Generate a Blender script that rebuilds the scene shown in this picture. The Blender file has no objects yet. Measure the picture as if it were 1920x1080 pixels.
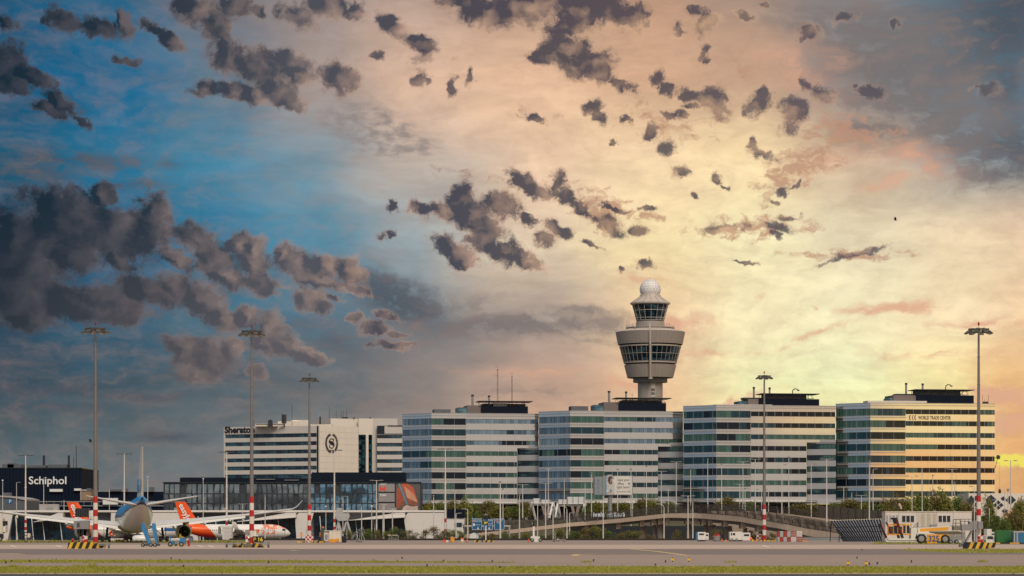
import bpy, bmesh, math, random
from mathutils import Vector, Matrix
R = math.radians
rnd = random.Random(7)
scene = bpy.context.scene
COL = scene.collection
F, HZ, H = 4800.0, 990.0, 2.667          # focal length in photo pixels, horizon row, eye height in metres

# ------------------------------------------------------------------ camera
cam_d = bpy.data.cameras.new("camera"); cam = bpy.data.objects.new("camera", cam_d); COL.objects.link(cam)
cam.location = (0, 0, H); cam.rotation_euler = (R(90), 0, 0)
cam_d.sensor_width = 36.0; cam_d.lens = 36.0 * F / 1920.0
cam_d.shift_y = (HZ - 540.0) / 1920.0
cam_d.clip_start = 1.0; cam_d.clip_end = 20000.0
scene.camera = cam
scene.render.resolution_x, scene.render.resolution_y = 1024, 576
scene.view_settings.view_transform = 'Standard'; scene.view_settings.look = 'None'
scene.view_settings.exposure = 0.0; scene.view_settings.gamma = 1.0
scene.render.engine = 'CYCLES'
scene.cycles.max_bounces = 6; scene.cycles.diffuse_bounces = 3; scene.cycles.glossy_bounces = 3
scene.cycles.transparent_max_bounces = 6

def lin(c):
    out = []
    for v in c[:3]:
        v = v / 255.0
        out.append(v / 12.92 if v <= 0.04045 else ((v + 0.055) / 1.055) ** 2.4)
    return tuple(out) + (1.0,)

# ------------------------------------------------------------------ node helpers
class NT:
    def __init__(s, tree): s.t = tree
    def n(s, kind, **kw):
        nd = s.t.nodes.new(kind)
        for k, v in kw.items(): setattr(nd, k, v)
        return nd
    def link(s, a, b): s.t.links.new(a, b)
    def put(s, sock, v):
        if isinstance(v, bpy.types.NodeSocket): s.t.links.new(v, sock)
        elif v is not None: sock.default_value = v
    def m(s, op, a, b=None, c=None, clamp=False):
        nd = s.n('ShaderNodeMath', operation=op); nd.use_clamp = clamp
        for i, v in enumerate((a, b, c)): s.put(nd.inputs[i], v)
        return nd.outputs[0]
    def v(s, op, a, b=None):
        nd = s.n('ShaderNodeVectorMath', operation=op); s.put(nd.inputs[0], a)
        if b is not None: s.put(nd.inputs[3] if op == 'SCALE' else nd.inputs[1], b)
        return nd.outputs[1] if op in ('LENGTH', 'DISTANCE', 'DOT_PRODUCT') else nd.outputs[0]
    def xyz(s, x, y, z=0.0):
        nd = s.n('ShaderNodeCombineXYZ')
        for i, q in enumerate((x, y, z)): s.put(nd.inputs[i], q)
        return nd.outputs[0]
    def noise(s, vec, scale, detail=4.0, rough=0.5, dist=0.0, lac=2.0, col=False, dim='3D'):
        nd = s.n('ShaderNodeTexNoise', noise_dimensions=dim); s.put(nd.inputs['Vector'], vec)
        nd.inputs['Scale'].default_value = scale; nd.inputs['Detail'].default_value = detail
        nd.inputs['Roughness'].default_value = rough; nd.inputs['Distortion'].default_value = dist
        nd.inputs['Lacunarity'].default_value = lac
        return nd.outputs['Color'] if col else nd.outputs['Fac']
    def rng(s, v, a, b, c=0.0, d=1.0, smooth=False):
        nd = s.n('ShaderNodeMapRange'); nd.interpolation_type = 'SMOOTHSTEP' if smooth else 'LINEAR'
        s.put(nd.inputs['Value'], v)
        for i, q in enumerate((a, b, c, d)): s.put(nd.inputs[i + 1], q)
        return nd.outputs[0]
    def mix(s, f, a, b, mode='MIX'):
        nd = s.n('ShaderNodeMix', data_type='RGBA'); nd.blend_type = mode
        s.put(nd.inputs['Factor'], f); s.put(nd.inputs['A'], a) if False else None
        s.put(nd.inputs[6], a); s.put(nd.inputs[7], b)
        return nd.outputs[2]
    def ramp(s, fac, stops, interp='LINEAR'):
        nd = s.n('ShaderNodeValToRGB'); s.put(nd.inputs[0], fac)
        cr = nd.color_ramp; cr.interpolation = interp
        while len(cr.elements) < len(stops): cr.elements.new(0.5)
        for e, (p, c) in zip(cr.elements, stops):
            e.position = p
        for e, (p, c) in zip(cr.elements, stops):
            e.color = c
        return nd.outputs[0]
# ------------------------------------------------------------------ sky (world, laid out by compass bearing and elevation)
SUN_AZ, SUN_EL = 163.0, 42.0             # low warm sun behind the photographer, to the right (degrees clockwise from +Y)
def sky_uv(px, py):
    a = math.atan((px - 960) / F)
    return a * 48.0, math.atan((HZ - py) / F * math.cos(a)) * 48.0

SKY_ROWS = [  # photo row, colours along the bearing
 (0,   [(0,(18,82,116)),(200,(34,96,130)),(400,(104,110,124)),(600,(150,140,138)),(800,(182,158,145)),(1000,(190,156,134)),(1200,(192,152,126)),(1400,(172,146,128)),(1600,(134,130,130)),(1800,(84,116,134)),(1920,(60,80,98))]),
 (150, [(0,(12,88,126)),(200,(24,104,144)),(400,(96,124,142)),(600,(172,156,148)),(800,(222,186,160)),(1000,(234,192,158)),(1200,(214,172,140)),(1400,(196,160,134)),(1600,(138,132,132)),(1800,(106,118,128)),(1920,(92,112,126))]),
 (300, [(0,(24,90,120)),(200,(40,115,150)),(400,(64,130,160)),(600,(120,148,162)),(800,(196,180,166)),(1000,(240,205,172)),(1200,(252,222,178)),(1400,(252,224,174)),(1600,(206,178,152)),(1800,(142,148,152)),(1920,(116,130,140))]),
 (450, [(0,(24,72,98)),(200,(30,102,140)),(400,(44,120,154)),(600,(86,140,164)),(800,(150,165,170)),(1000,(226,206,178)),(1200,(250,228,176)),(1400,(250,238,190)),(1600,(238,224,188)),(1800,(240,216,178)),(1920,(236,206,172))]),
 (600, [(0,(40,74,96)),(200,(46,92,116)),(400,(70,110,130)),(600,(88,114,130)),(800,(114,120,126)),(1000,(168,152,142)),(1200,(244,210,166)),(1400,(252,238,190)),(1600,(251,241,196)),(1800,(252,230,186)),(1920,(246,212,168))]),
 (720, [(0,(54,77,92)),(200,(60,85,98)),(400,(76,94,104)),(600,(100,108,112)),(800,(136,128,124)),(1000,(192,162,142)),(1200,(242,202,158)),(1400,(244,240,184)),(1600,(243,244,190)),(1800,(252,236,168)),(1920,(240,192,132))]),
 (840, [(0,(80,97,104)),(200,(90,104,109)),(400,(104,114,118)),(600,(122,124,124)),(800,(160,142,132)),(1000,(214,172,140)),(1200,(240,200,152)),(1400,(240,224,160)),(1600,(240,228,160)),(1800,(240,206,136)),(1920,(232,178,120))]),
 (940, [(0,(100,110,114)),(200,(106,114,117)),(400,(114,119,121)),(600,(130,130,128)),(800,(166,148,136)),(1000,(214,174,142)),(1200,(236,192,146)),(1400,(240,208,140)),(1600,(238,208,140)),(1800,(234,184,120)),(1920,(228,170,114))]),
]
# cumulus lumps: photo x, y, half width, half height, tilt (degrees, clockwise in the photo), strength
CUM = [
 (118,38,44,22,10,1),(185,52,42,24,10,1),(233,42,18,36,0,.8),(282,50,26,15,20,.9),(318,78,36,16,30,.75),
 (372,18,44,30,0,1),(402,46,36,30,15,1),(440,14,40,26,0,.95),(486,26,26,14,15,.8),(560,32,44,28,10,1),(604,8,44,28,10,1),
 (668,22,30,20,20,.8),(735,50,44,22,25,.85),(792,82,42,22,20,.75),(845,160,14,22,0,.75),(790,150,14,16,30,.75),(708,106,22,11,10,.75),(880,145,14,22,-20,.65),
 (860,4,60,26,10,1.1),(930,24,80,34,5,1.15),(985,10,40,44,0,1.1),
 (230,116,26,10,5,.9),(430,106,46,32,10,1.1),(450,92,14,18,0,1),(492,126,64,34,15,1.15),(545,116,44,24,10,1),(566,142,36,20,20,.9),(522,172,56,30,20,1.1),(538,194,32,15,15,.95),(384,166,36,18,5,.95),(436,170,40,18,10,.9),(472,176,40,24,10,1),
 (634,148,40,30,15,1.2),(648,160,26,20,20,1),
 (10,40,30,20,10,.8),(14,118,40,40,20,1),(26,160,44,22,15,.9),(64,146,50,22,30,.9),(116,190,36,17,30,1),(90,206,44,16,20,.75),(150,225,40,10,30,.6),
 (196,364,30,26,0,1),(140,400,110,46,10,1.1),(100,440,120,54,5,1.2),(205,430,100,52,10,1.2),(290,396,32,34,10,1.2),(268,440,56,58,15,1.2),(28,450,64,52,0,1.1),(36,508,95,42,5,1.2),(120,474,80,32,10,1.1),(228,494,36,20,20,1),
 (40,560,110,48,5,1.15),(118,562,120,34,8,1.15),(215,568,84,28,10,1.1),(278,549,80,28,10,1.1),(330,540,50,30,20,1),(230,590,70,26,5,.95),(60,600,60,24,0,.9),(384,566,46,36,30,1.05),(420,598,42,28,25,1),(462,594,24,26,10,.95),(502,616,30,40,20,1),(530,640,46,30,25,1),(575,668,50,15,18,.95),(505,640,30,30,20,.8),
 (330,485,50,18,25,.75),(372,452,44,32,15,1.1),(398,490,44,34,25,1.1),(424,522,36,20,30,.9),(450,456,44,20,-12,1),(482,464,22,26,10,.95),(476,496,40,32,20,1.1),(486,534,48,22,5,1.05),(536,480,24,26,0,1.05),(560,500,46,30,15,1.1),(610,500,44,26,10,1.05),(660,508,27,30,0,1.1),(600,530,60,18,10,.95),(664,542,34,11,10,.85),
 (578,560,34,26,15,1.05),(602,576,28,16,30,.9),(622,562,26,8,15,.75),(668,594,22,15,-30,.7),(722,588,32,9,10,.85),(704,616,30,18,15,1),(744,627,24,8,5,.75),(737,649,48,11,4,.95),
 (350,650,56,26,10,.8),(390,666,70,36,5,.95),(440,650,30,26,-20,.85),(376,700,46,20,5,.85),(480,696,30,17,10,.8),
 (733,388,14,13,0,.9),(723,437,19,10,5,.95),(790,395,30,18,10,.8),(830,398,34,20,15,.9),
 (868,372,30,30,5,1.15),(884,398,52,30,20,1.25),(904,424,46,24,20,1.25),(944,384,44,24,20,1.2),(984,410,30,14,25,.8),(906,455,44,22,15,1.1),(846,470,46,24,25,1.05),(868,492,34,13,10,.95),(944,472,52,24,15,1.1),(990,488,40,15,12,1),(880,450,24,14,0,.9),(1020,450,26,22,0,.7),
 (984,344,40,18,25,1),(1016,360,50,18,20,1.05),(1045,344,18,26,0,1.1),(1056,368,34,17,30,1.05),(1090,392,34,17,40,.95),(1134,416,42,22,18,1.05),(1150,430,36,14,25,.9),(1202,440,17,13,10,1),(1040,428,40,14,25,.75),(1110,462,30,8,10,.65),(1150,386,50,7,12,.6),(1215,390,24,9,0,.6),
 (1012,108,28,15,10,1.1),(1040,100,36,24,20,1.2),(1084,122,48,28,20,1.25),(1064,88,54,30,10,1),(1132,138,38,24,30,1.15),(1168,162,34,15,35,1),(1120,112,50,26,20,.8),
 (1010,6,60,32,0,1.1),(1085,18,60,40,5,1.25),(1122,14,70,42,0,1.2),(1180,28,40,30,5,1),(1060,50,60,20,0,.8),
 (1292,20,26,14,15,.85),(1326,46,28,24,10,1),(1275,55,20,20,0,.6),(1396,30,24,12,15,.75),(1515,62,28,15,-5,.8),(1582,38,28,13,5,.8),(1680,45,17,14,0,.75),(1440,10,16,8,30,.65),(1500,72,20,8,-20,.6),
 (1238,148,18,22,-20,1),(1256,166,22,14,35,1),(1292,180,32,14,10,.8),(1338,184,34,22,15,1.15),(1356,206,22,18,30,.9),(1300,200,26,10,0,.65),(1420,196,34,22,-8,1.1),(1430,172,20,15,0,.8),(1486,206,28,26,-10,1.15),(1478,236,22,22,20,.85),(1540,178,34,17,12,1.1),(1515,160,14,14,0,.7),(1630,173,32,14,15,1.1),(1600,158,14,6,10,.6),(1856,170,26,15,-5,1),(1830,168,18,5,0,.6),
 (1112,200,22,17,0,1.1),(1124,222,15,20,-25,1),(1220,248,18,22,5,1.05),(1252,218,30,13,5,.85),(1281,220,20,12,0,1),(1252,282,20,15,0,1),(1405,272,12,18,-10,.85),(1428,294,34,13,18,1),(1280,324,20,13,5,1),(1344,330,22,10,25,.95),(1362,346,18,6,25,.7),(1008,223,24,8,15,.85),(1474,358,17,15,-20,.9),(1455,380,15,8,0,.6),(1500,345,16,7,-30,.55),
 (1170,222,14,8,0,.6),(1152,266,10,12,0,.55),(1360,430,60,14,-4,.7),(1460,428,34,12,15,.75),(1474,408,26,9,0,.6),(1452,440,20,10,40,.6),(1208,496,20,11,15,.95),(1166,506,11,9,0,.85),(1305,368,16,8,20,.65),(1600,478,100,9,-8,.55),(1395,490,28,6,0,.6),(1320,100,15,22,30,.7),(1330,115,9,12,0,.7),
]
# soft thin sheets: same columns, strength = opacity; tone picks one of the sheet colours
SHEET = [
 (130,300,150,26,5,.55,0),(60,330,150,20,0,.45,0),(250,345,120,16,5,.4,0),(330,300,70,20,0,.35,0),
 (80,736,150,13,2,.7,0),(300,750,150,11,-2,.45,0),(420,705,90,12,0,.4,0),(330,825,90,12,-3,.5,0),(120,770,200,16,0,.45,0),(60,690,120,16,3,.35,0),
 (740,545,130,46,20,.75,0),(620,640,170,34,10,.35,0),(940,610,230,26,2,.65,1),(900,560,120,20,5,.35,1),(1060,590,90,12,-2,.4,1),(1120,640,100,16,0,.35,1),(960,740,140,16,-2,.3,1),
 (1690,120,170,110,20,.85,1),(1560,60,140,60,0,.5,1),(1840,60,120,90,0,.7,0),(1760,230,150,90,25,.7,1),(1620,250,90,40,10,.6,1),(1880,280,120,70,0,.6,0),(1700,300,100,40,20,.45,2),(1480,120,150,60,10,.35,2),(1890,150,60,60,0,.5,0),
 (1540,305,60,24,-30,.4,2),(1660,340,70,14,-10,.4,2),(1680,576,90,12,-6,.7,2),(1850,600,110,10,-6,.5,2),(1560,620,120,9,-8,.4,2),(1880,752,90,26,0,.85,2),(1780,660,120,10,-4,.5,2),(1880,805,100,18,0,.8,2),(1250,600,90,14,-5,.5,2),(1300,650,160,12,-4,.4,2),(1180,530,60,12,0,.35,2),(1140,720,120,20,-4,.45,2),(1330,760,110,10,-8,.55,2),(1000,700,160,20,-3,.35,2),
 (1420,560,14,6,0,.6,2),(1548,570,9,4,0,.8,2),(1345,748,22,10,-35,.6,2),
]
def build_sky():
    w = bpy.data.worlds.new("World"); scene.world = w; w.use_nodes = True
    t = w.node_tree; t.nodes.clear(); N = NT(t)
    n3 = N.noise; N.noise = lambda *a, **k: n3(*a, **{'dim': '2D', **k})
    out = N.n('ShaderNodeOutputWorld'); bg = N.n('ShaderNodeBackground'); bg2 = N.n('ShaderNodeBackground'); ms = N.n('ShaderNodeMixShader')
    N.link(ms.outputs[0], out.inputs['Surface']); N.link(bg2.outputs[0], ms.inputs[1]); N.link(bg.outputs[0], ms.inputs[2])
    tc = N.n('ShaderNodeTexCoord'); D = tc.outputs['Generated']
    sp = N.n('ShaderNodeSeparateXYZ'); N.link(D, sp.inputs[0])
    x, y, z = sp.outputs
    az = N.m('ARCTAN2', x, y); el = N.m('ARCSINE', z)
    U = N.m('MULTIPLY', az, 48.0); V = N.m('MULTIPLY', el, 48.0)
    P = N.xyz(U, V, 0.0)
    # gentle low-frequency warp, anisotropic (thin veils lie flat)
    wv = N.v('MULTIPLY', P, (0.35, 0.9, 1.0))
    w1 = N.v('SUBTRACT', N.noise(wv, 0.6, 4, 0.55, col=True), (0.5, 0.5, 0.5))
    Pw = N.v('ADD', P, N.v('MULTIPLY', w1, (2.0, 0.7, 0.0)))
    s2 = N.n('ShaderNodeSeparateXYZ'); N.link(Pw, s2.inputs[0])
    fac = N.rng(s2.outputs[0], -10.0, 10.0)
    rows = []
    for py, stops in SKY_ROWS:
        st = [((sky_uv(px, 500)[0] + 10) / 20.0, lin(c)) for px, c in stops]
        rows.append((sky_uv(960, py)[1], N.ramp(fac, st, 'B_SPLINE' if False else 'EASE')))
    col = rows[0][1]
    for (v0, c0), (v1, c1) in zip(rows, rows[1:]):
        f = N.rng(s2.outputs[1], v0, v1, 0.0, 1.0, smooth=False)
        col = N.mix(f, col, c1)
    # veil texture: streaky brightness variation
    st1 = N.noise(N.v('MULTIPLY', Pw, (0.5, 1.7, 1.0)), 1.1, 6, 0.6)
    st2 = N.noise(N.v('MULTIPLY', Pw, (1.0, 2.2, 1.0)), 3.2, 6, 0.62)
    veil = N.m('ADD', N.rng(st1, 0.3, 0.7, 0.90, 1.09), N.rng(st2, 0.3, 0.7, -0.03, 0.03))
    col = N.mix(1.0, col, N.xyz(veil, veil, veil), 'MULTIPLY')
    # ---- soft sheets
    fine = N.v('SUBTRACT', N.noise(P, 2.4, 6, 0.62, col=True), (0.5, 0.5, 0.5))
    Ps = N.v('ADD', Pw, N.v('MULTIPLY', fine, (0.55, 0.20, 0.0)))
    tones = {0: None, 1: None, 2: None}
    rots = {}
    def turned(vec, ang):                                    # the coordinates turned to one of a few tilts
        q = round(ang / 15.0) * 15
        key = (id(vec), vec.node.name, q)
        if q == 0: return vec, 0
        if key not in rots:
            c, s_ = math.cos(R(-q)), math.sin(R(-q))
            rots[key] = N.xyz(N.v('DOT_PRODUCT', vec, (c, s_, 0)), N.v('DOT_PRODUCT', vec, (-s_, c, 0)), 0.0)
        return rots[key], q
    def lump2(vec, cx, cy, rx, ry, ang):                     # squared distance in units of the lump's half axes
        pv, q = turned(vec, ang)
        u, v = sky_uv(cx, cy)
        c, s_ = math.cos(R(-q)), math.sin(R(-q))
        u, v = c * u + s_ * v, -s_ * u + c * v
        nd = N.n('ShaderNodeVectorMath', operation='MULTIPLY_ADD'); N.link(pv, nd.inputs[0])
        nd.inputs[1].default_value = (100.0 / rx, 100.0 / ry, 0.0)
        nd.inputs[2].default_value = (-u * 100.0 / rx, -v * 100.0 / ry, 0.0)
        return N.v('DOT_PRODUCT', nd.outputs[0], nd.outputs[0])
    def lump(vec, *a):
        return N.m('SUBTRACT', 1.0, N.m('SQRT', lump2(vec, *a)), clamp=True)
    for cx, cy, rx, ry, ang, s, tone in SHEET:
        g = N.m('MULTIPLY', lump(Ps, cx, cy, rx * 1.5, ry * 1.5, ang), s)
        tones[tone] = g if tones[tone] is None else N.m('SMOOTH_MAX', tones[tone], g, 0.15)
    shn = N.noise(N.v('MULTIPLY', Ps, (0.8, 1.6, 1.0)), 2.0, 7, 0.62)
    for k, c in ((0, (62, 78, 92)), (1, (112, 110, 112)), (2, (222, 170, 140))):
        a = N.m('MULTIPLY', tones[k], N.rng(shn, 0.3, 0.68, 0.35, 1.5), clamp=True)
        a = N.m('MULTIPLY', N.rng(a, 0.02, 0.6, 0.0, 1.0, True), 0.85)
        col = N.mix(a, col, lin(c))
    # mackerel patch
    mk = lump(Ps, 712, 238, 160, 66, 8)
    mn = N.noise(N.v('MULTIPLY', N.v('ADD', P, N.v('MULTIPLY', w1, (0.5, 0.3, 0.0))), (3.2, 7.0, 1.0)), 1.0, 5, 0.6)
    ma = N.m('MULTIPLY', N.rng(mk, 0.1, 0.5, 0, 1, True), N.rng(mn, 0.36, 0.66, 0.0, 0.8))
    col = N.mix(ma, col, lin((140, 130, 128)))
    # loose ripples of thin warm cloud around the glow
    rp = None
    for a_ in ((1490,320,170,60,-25,.9),(1400,424,190,34,-4,1),(1570,476,170,18,-7,1),(1110,384,110,46,25,.9),(1250,236,150,50,15,.7),(820,110,110,40,25,.6),(1000,210,80,24,10,.5),(1360,120,110,40,20,.5),(1560,240,150,60,20,.9),(1200,400,90,16,10,.6),(860,330,110,30,10,.6)):
        g = N.m('MULTIPLY', lump(Ps, *a_[:5]), a_[5]); rp = g if rp is None else N.m('MAXIMUM', rp, g)
    rn = N.noise(N.v('MULTIPLY', N.v('ADD', P, N.v('MULTIPLY', fine, (0.5, 0.4, 0.0))), (2.6, 4.4, 1.0)), 1.0, 7, 0.62)
    ra = N.m('MULTIPLY', N.rng(N.m('ADD', N.m('MULTIPLY', rp, 0.5), rn), 0.66, 0.92, 0.0, 0.85, True), N.rng(rp, 0.0, 0.2))
    col = N.mix(ra, col, N.ramp(N.rng(U, -10.0, 10.0), [(0.35, lin((140, 122, 118))), (0.6, lin((186, 142, 114))), (0.85, lin((190, 146, 122)))]))
    # ---- cumulus
    wf = N.v('SUBTRACT', N.noise(P, 1.5, 3, 0.5, col=True), (0.5, 0.5, 0.5))
    wf2 = N.v('SUBTRACT', N.noise(P, 5.0, 5, 0.6, col=True), (0.5, 0.5, 0.5))
    warp = N.v('ADD', N.v('MULTIPLY', wf, (0.36, 0.26, 0.0)), N.v('MULTIPLY', wf2, (0.28, 0.22, 0.0)))
    gu, gv = sky_uv(1400, 480)                               # bearing of the glow that lights the clouds
    L = N.v('NORMALIZE', N.v('SUBTRACT', (gu, gv, 0.0), P))
    Pc = N.v('ADD', P, warp)
    Pl = N.v('ADD', Pc, N.v('SCALE', L, 0.14))
    f = None; fb = None; fl = None
    def least(acc, g): return g if acc is None else N.m('MINIMUM', acc, g)
    for cx, cy, rx, ry, ang, s in CUM:
        k = 1.42 * (0.5 + 0.5 * s)
        g = lump2(Pc, cx, cy, rx * k, ry * k, ang)
        if rx * ry > 560:
            fb = g if fb is None else N.m('SMOOTH_MIN', fb, g, 0.25)
            fl = least(fl, lump2(Pl, cx, cy, rx * k, ry * k, ang))
        else:
            f = least(f, g)
    f = N.m('SMOOTH_MIN', f, fb, 0.2)
    near = lambda q: N.m('SUBTRACT', 1.0, N.m('SQRT', N.m('MAXIMUM', q, 0.0)), clamp=True)
    f, fb, fl = near(f), near(fb), near(fl)
    nb = N.noise(P, 2.3, 10, 0.62, 0.3)
    nw = N.noise(Pw, 0.8, 3, 0.5)
    val = N.m('ADD', N.m('MULTIPLY', f, 2.35), N.m('ADD', N.m('MULTIPLY', nb, 1.7), N.m('MULTIPLY', nw, 0.3)))
    nh = N.noise(N.v('ADD', P, N.v('MULTIPLY', wf2, (0.4, 0.4, 0))), 9.0, 6, 0.68)
    val = N.m('ADD', val, N.m('MULTIPLY', nh, N.rng(U, -3.0, 2.0, 0.95, 1.5)))
    val = N.m('SUBTRACT', val, N.rng(U, -3.0, 2.0, 1.955, 2.22))
    alpha = N.rng(val, -0.16, N.rng(U, -3.0, 3.0, 0.78, 1.12), 0.0, 1.0, True)
    Pn = N.v('ADD', P, N.v('MULTIPLY', warp, (0.4, 0.4, 0)))
    nb2 = N.noise(N.v('ADD', Pn, N.v('SCALE', L, 0.26)), 1.35, 6, 0.50, 0.2)
    nb3 = N.noise(Pn, 1.35, 6, 0.50, 0.2)
    rel = N.m('MULTIPLY', N.m('SUBTRACT', nb3, nb2), N.rng(U, -6.0, 0.0, 1.5, 1.6))
    relb = N.m('MULTIPLY', N.m('SUBTRACT', fb, fl), N.rng(U, -5.0, 1.0, 1.3, 0.6))
    lit = N.m('ADD', N.m('ADD', rel, relb), N.rng(val, 0.0, 0.9, 0.80, N.rng(U, -6.0, 2.0, 0.16, 0.05)))
    lit = N.rng(lit, 0.0, 0.95, 0.0, 1.0)
    t01 = N.rng(U, -10.0, 10.0)
    shade = N.ramp(t01, [(0.0, lin((20, 38, 52))), (0.16, lin((38, 50, 62))), (0.30, lin((76, 78, 88))), (0.45, lin((64, 65, 78))), (0.62, lin((72, 69, 80))), (0.8, lin((88, 82, 90))), (1.0, lin((96, 94, 98)))])
    glow = N.ramp(t01, [(0.0, lin((62, 68, 78))), (0.14, lin((100, 92, 96))), (0.30, lin((164, 140, 128))), (0.45, lin((196, 160, 138))), (0.65, lin((226, 182, 142))), (0.85, lin((206, 166, 140))), (1.0, lin((180, 150, 134)))])
    lowc = N.rng(V, 6.0, 2.4, 0.0, 0.5)                      # lower clouds are seen through more air
    ccol = N.mix(lit, shade, glow)
    ccol = N.mix(N.m('MULTIPLY', N.rng(U, -4.5, -1.0, 1.0, 0.0), N.m('MULTIPLY', lowc, N.rng(U, -10, -5, 0.2, 0.8))), ccol, lin((128, 116, 114)))
    col = N.mix(N.m('MULTIPLY', alpha, N.rng(U, -3.0, 3.0, 0.97, 0.90)), col, ccol)
    # yellow break in the low cloud, far right
    yb = lump(Ps, 1902, 868, 80, 15, 0)
    col = N.mix(N.rng(yb, 0.1, 0.5, 0.0, 0.9, True), col, lin((240, 226, 100)))
    # ---- the rest of the dome, unseen: sky brightened behind the photographer to light the facades
    nis = N.n('ShaderNodeTexSky', sky_type='NISHITA'); nis.sun_disc = False
    nis.sun_elevation = R(SUN_EL); nis.sun_rotation = R(SUN_AZ); nis.dust_density = 2.0; nis.air_density = 1.0
    back = N.v('SCALE', nis.outputs[0], 0.10)
    # horizon tones chosen for what the facades mirror; orange glow added behind the camera
    bdeg = N.m('MULTIPLY', az, 57.29578); edeg = N.m('MULTIPLY', el, 57.29578)
    hz = N.ramp(N.rng(bdeg, -180.0, 180.0), [(0.0, lin((186,178,172))), (0.08, lin((166,170,176))), (0.16, lin((132,150,168))), (0.3, lin((104,126,146))), (0.5, lin((150,140,130))), (0.66, lin((212,182,142))), (0.80, lin((214,190,160))), (0.87, lin((200,184,166))), (0.93, lin((188,178,170))), (1.0, lin((186,178,172)))])
    bk = N.mix(N.rng(edeg, 8.0, 45.0, 0.95, 0.6, True), back, hz)
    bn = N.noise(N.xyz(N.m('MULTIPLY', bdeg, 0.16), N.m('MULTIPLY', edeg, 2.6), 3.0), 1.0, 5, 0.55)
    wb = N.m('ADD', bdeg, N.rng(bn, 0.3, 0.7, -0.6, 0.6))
    gl = N.m('MULTIPLY', N.rng(wb, 154.4, 153.5, 0.0, 1.0, True), N.rng(bdeg, 132.0, 142.0, 0.0, 1.0, True))  # unseen orange patch, added to mirror in the right block's panels
    gl2 = N.m('MULTIPLY', N.rng(wb, 157.0, 155.8, 0.0, 1.0, True), N.m('MULTIPLY', N.rng(edeg, 2.0, 2.15, 0, 1, True), N.m('MULTIPLY', N.rng(bdeg, 146.0, 150.0), N.rng(edeg, 2.6, 2.45, 0, 1, True))))  # second added patch, mirrored high on the third block
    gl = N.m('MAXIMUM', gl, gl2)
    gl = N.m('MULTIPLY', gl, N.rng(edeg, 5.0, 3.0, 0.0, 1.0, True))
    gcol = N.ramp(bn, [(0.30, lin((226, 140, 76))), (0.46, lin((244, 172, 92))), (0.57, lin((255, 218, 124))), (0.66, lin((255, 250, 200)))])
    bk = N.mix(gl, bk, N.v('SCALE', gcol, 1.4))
    hi = N.rng(edeg, 14.0, 34.0, 0.0, 1.0, True)
    bk = N.mix(hi, bk, N.v('SCALE', N.mix(0.75, back, lin((214, 208, 204))), 0.95))
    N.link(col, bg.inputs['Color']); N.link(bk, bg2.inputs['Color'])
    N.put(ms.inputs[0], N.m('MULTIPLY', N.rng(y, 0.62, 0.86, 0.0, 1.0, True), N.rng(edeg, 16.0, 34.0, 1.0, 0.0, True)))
    w.cycles.sampling_method = 'MANUAL'; w.cycles.sample_map_resolution = 512
build_sky()
sun_d = bpy.data.lights.new("sun", 'SUN'); sun = bpy.data.objects.new("sun", sun_d); COL.objects.link(sun)
sun_d.energy = 2.0; sun_d.angle = R(22.0); sun_d.color = (1.0, 0.90, 0.78)
a_, e_ = R(SUN_AZ), R(SUN_EL)
sun.rotation_euler = Vector((-math.sin(a_) * math.cos(e_), -math.cos(a_) * math.cos(e_), -math.sin(e_))).to_track_quat('-Z', 'Y').to_euler()
# ------------------------------------------------------------------ placing: photo column / row at a distance d (metres in front of the camera)
def X(px, d): return (px - 960.0) / F * d
def Z(py, d): return H + (HZ - py) / F * d
def GD(py): return H * F / (py - HZ)                      # distance at which level ground shows at that row
def fallz(d):                                             # the land behind the apron lies a little lower
    return 0.0 if d < 556 else (-1.9 if d > 640 else -1.9 * (d - 556) / 84.0)

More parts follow.
